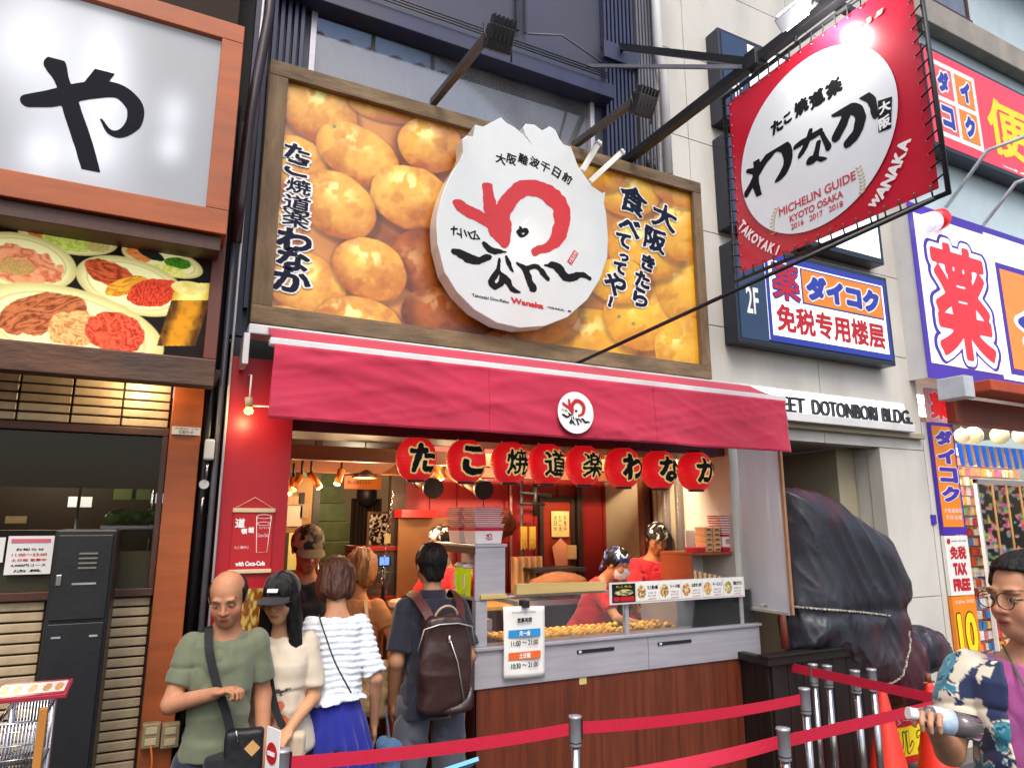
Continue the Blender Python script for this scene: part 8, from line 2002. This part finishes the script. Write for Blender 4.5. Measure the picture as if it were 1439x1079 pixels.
for sd in (-1, 1): p.strap([(sd*.075, .235, 1.30), (sd*.10, .16, 1.375), (sd*.12, .05, 1.43), (sd*.135, -.06, 1.42), (sd*.14, -.14, 1.30), (sd*.15, -.12, 1.1)], MST, .05, 'shoulder_strap', .008)
loc_mb(MB().tube([np.array((.062*math.cos(a), .215+.02*math.sin(a), 1.325+.065*math.sin(a)))*p.s for a in np.linspace(-.1, math.pi+.1, 14)], .007, 8), 'carry_handle', mat('pale_handle', '#a8907c', .5), p.t)
ZP = mat('silver_zip', '#d0ccc4', .35, metal=.6); loc_mb(MB().tube([np.array(q)*p.s for q in ((-.155, .235, 1.18), (-.13, .255, 1.285), (-.05, .262, 1.305), (.05, .262, 1.305), (.13, .255, 1.285), (.155, .235, 1.18))], .0035, 6), 'zip', ZP, p.t)
loc_mb(MB().tube([np.array(q)*p.s for q in ((.0, .270, 1.24), (-.045, .275, 1.12), (-.085, .272, .93))], .003, 6).tube([np.array(q)*p.s for q in ((.0, .270, 1.25), (.0, .273, 1.215))], .006, 6), 'zip', ZP, p.t)

# 7-9 --- staff behind the counter, on a raised floor
REDP = mat('red_polo', '#c4182c', .8, var=.08, scale=10, bump=.12, bscale=300, sheen=.25); SZ = .16
struct(box('raised_staff_floor', STEEL, None, 1.9, 3.65, .86, 2.2, .021, SZ))
GLV = mat('white_glove', '#e8dcc0', .6)
def gloves(p, sides=(1, -1)):
    for sd in sides:
        e, w = (p.aL if sd > 0 else p.aR); cu = p.cL if sd > 0 else p.cR
        p.cloth('glove', lambda P, Q: smin(p.fingers(P, w, e, sd, cu)-.005, rc(P, w-(w-e)*.12, w, .034, .034), .01), w-.2, w+.2, GLV, None, .0055, 0)
q = at(617, 762, 1.15)
p = Person('cashier in a patterned bandana, face mask and red polo behind the order counter', (q.x+.05, 1.15, SZ), -1.15, 1.62, female=True, lean=.06, head=(-.15, .12, 0), skin='#b87848', armR=((-.22, -.14, 1.10), (-.10, -.36, 1.16)), armL=((.22, -.08, 1.10), (.16, -.30, 1.02)), curlR=1.1, h=.008)
p.body(); p.shirt(REDP, hem=.84, sleeve=.7, ease=.018); p.trousers(BLKC); p.hair(BLK_H, 'short'); p.bandana(camo(('#d8d4cc', '#2c3560', '#8a4a34'), 24, 2, (.5, .62))); p.mask(); gloves(p)
q = at(866, 800, .50)
p = Person('cook in a blue and white wave patterned bandana and face mask leaning over the griddle', (q.x-.0, .93, SZ-.06), .42, 1.62, female=True, lean=.50, head=(.15, .25, 0), skin='#c08a68', armR=((-.20, -.42, 1.10), (.02, -.62, 1.03)), armL=((.27, -.34, 1.10), (.26, -.60, 1.02)), curlR=1., curlL=1., h=.007, headoff=(0, 0, -.02))
p.body(); p.shirt(REDP, hem=.84, sleeve=.72, ease=.02); p.trousers(BLKC); p.hair(BLK_H, 'short'); p.bandana(camo(('#22347c', '#e6e4de', '#2a4a9c'), 24, 5, (.55, .56))); p.mask(); gloves(p)
q = at(930, 772, .80)
p = Person('standing cook in a black and white bandana, glasses and a red polo', (q.x+.0, .97, SZ), -.22, 1.66, lean=.24, head=(-.15, .5, 0), skin='#b07650', armR=((-.24, -.22, 1.12), (-.14, -.48, .99)), armL=((.26, -.16, 1.12), (.12, -.42, 1.00)), curlR=1., curlL=.8, h=.007)
p.body(); p.shirt(REDP, hem=.84, sleeve=.75, ease=.02, rsl=.064); p.trousers(BLKC); p.hair(BLK_H, 'short'); p.bandana(camo(('#121214', '#1a1a1e', '#e4e2dc'), 26, 9, (.5, .60))); p.glasses(BLACK, .021, .002); gloves(p)

# 10 --- man with a bottle on the right
p = Person('young man in glasses and an open blue wave print shirt, holding a bottle', (2.30, -2.42, 0), -.98, 1.71, w=1.0, lean=.02, head=(-.88, .04, 0), skin='#c48f6e', armR=((-.235, -.04, 1.14), (-.27, -.27, 1.265)), armL=((.235, .02, 1.10), (.22, -.14, .92)), curlR=.95, h=.005, headoff=(0, -.01, .0))
p.body(); p.hair(BLK_H, 'short', 4); p.glasses(mat('dark_wire', '#3a3430', .3, metal=.8), .025, .0014)
MAUVE = fabric('mauve_jersey', '#a8508c'); p.shirt(MAUVE, hem=.82, sleeve=.12, ease=.012, neck=.080, wr=.006)
def waves(V):
    w = V+(fbm(V*7, 3)[:, None]-.5)*.12; n = fbm(w*10, 3); n2_ = fbm(w*12+11, 3); st = np.sin(n*60+V[:, 2]*50)
    C = np.tile(np.array(hx('#15264e')), (len(V), 1)); m = n > .50; C[m] = np.array(hx('#2a7c92')); C[m & (st > .2)] = hx('#5cb0b4'); C[m & (st > .8)] = hx('#1d4a78'); f = np.abs(n-.50)+.03*(fbm(V*45, 2)-.5) < .012; C[f] = hx('#e6dcc6'); C[(n2_ > .60)] = hx('#d8cfb8'); C[(n2_ > .60) & (n2_+.06*(fbm(V*60, 2)-.5) < .615)] = hx('#1a2a50'); return C
def opening(P, Q, d): c = Q[:, 0]+.02; wgap = .055+.06*(1.40-Q[:, 2]); return smax(d, -np.maximum(np.abs(c)-wgap, Q[:, 1]+.03), .006)
p.shirt(vmat('printed_rayon', .7, bump=.08, bscale=300, sheen=.2), hem=.80, sleeve=.80, ease=.034, flare=.06, rsl=.072, neck=.088, col=waves, name='open_shirt', extra=opening, wr=.011, h=.005)
p.trousers(fabric('grey_shorts', '#5a5d66')); p.shoes(SHOE); p.strap([(-.07, -.02, 1.44), (-.03, -.15, 1.32), (.05, -.185, 1.18), (.14, -.17, 1.05)], mat('olive_cord', '#4c5a3c', .7), .006, 'neck_cord'); p.strap([(.0, -.155, 1.36), (.01, -.175, 1.25), (.012, -.18, 1.14)], mat('black_print', '#2a1c28', .8), .018, 'dark_tie', .003)
# bottle in his hand: a thing of its own
w_, e_2 = p.aR[1]*p.s, p.aR[0]*p.s; dd = (w_-e_2)/np.linalg.norm(w_-e_2); M_ = Matrix.Rotation(-.95, 3, 'Z'); hand = M_@Vector(w_+dd*.085-np.array([0, 0, .012]))+p.t.location
ax_ = Vector((math.cos(YAW), -math.sin(YAW), -.22)).normalized(); c0 = hand-ax_*.055
bo = thing('drink_bottle', 'clear plastic bottle of brown drink held sideways by the man in glasses', 'bottle', c0)
PETG = glassmat('pet_plastic', (.93, .95, .97), 1.5, .1, (.8, .85, .9)); tb = lambda a, b_, r0, r1, nm, m: MB().tube([c0+ax_*a, c0+ax_*b_], [r0, r1], 20).build(nm, m, bo)
tb(-.012, .010, .015, .015, 'cap', WHITE_INK); tb(.011, .03, .013, .020, 'neck', PETG); tb(.031, .045, .020, .030, 'shoulder', PETG); tb(.046, .10, .0315, .0315, 'label', mat('pale_blue_label', '#8fb4dc', .4, col2='#dfe8f2', scale=30)); tb(.101, .165, .031, .031, 'body', PETG); tb(.102, .163, .0285, .0285, 'drink', mat('brown_tea', '#6a2f16', .2, trans=.3, var=.2))
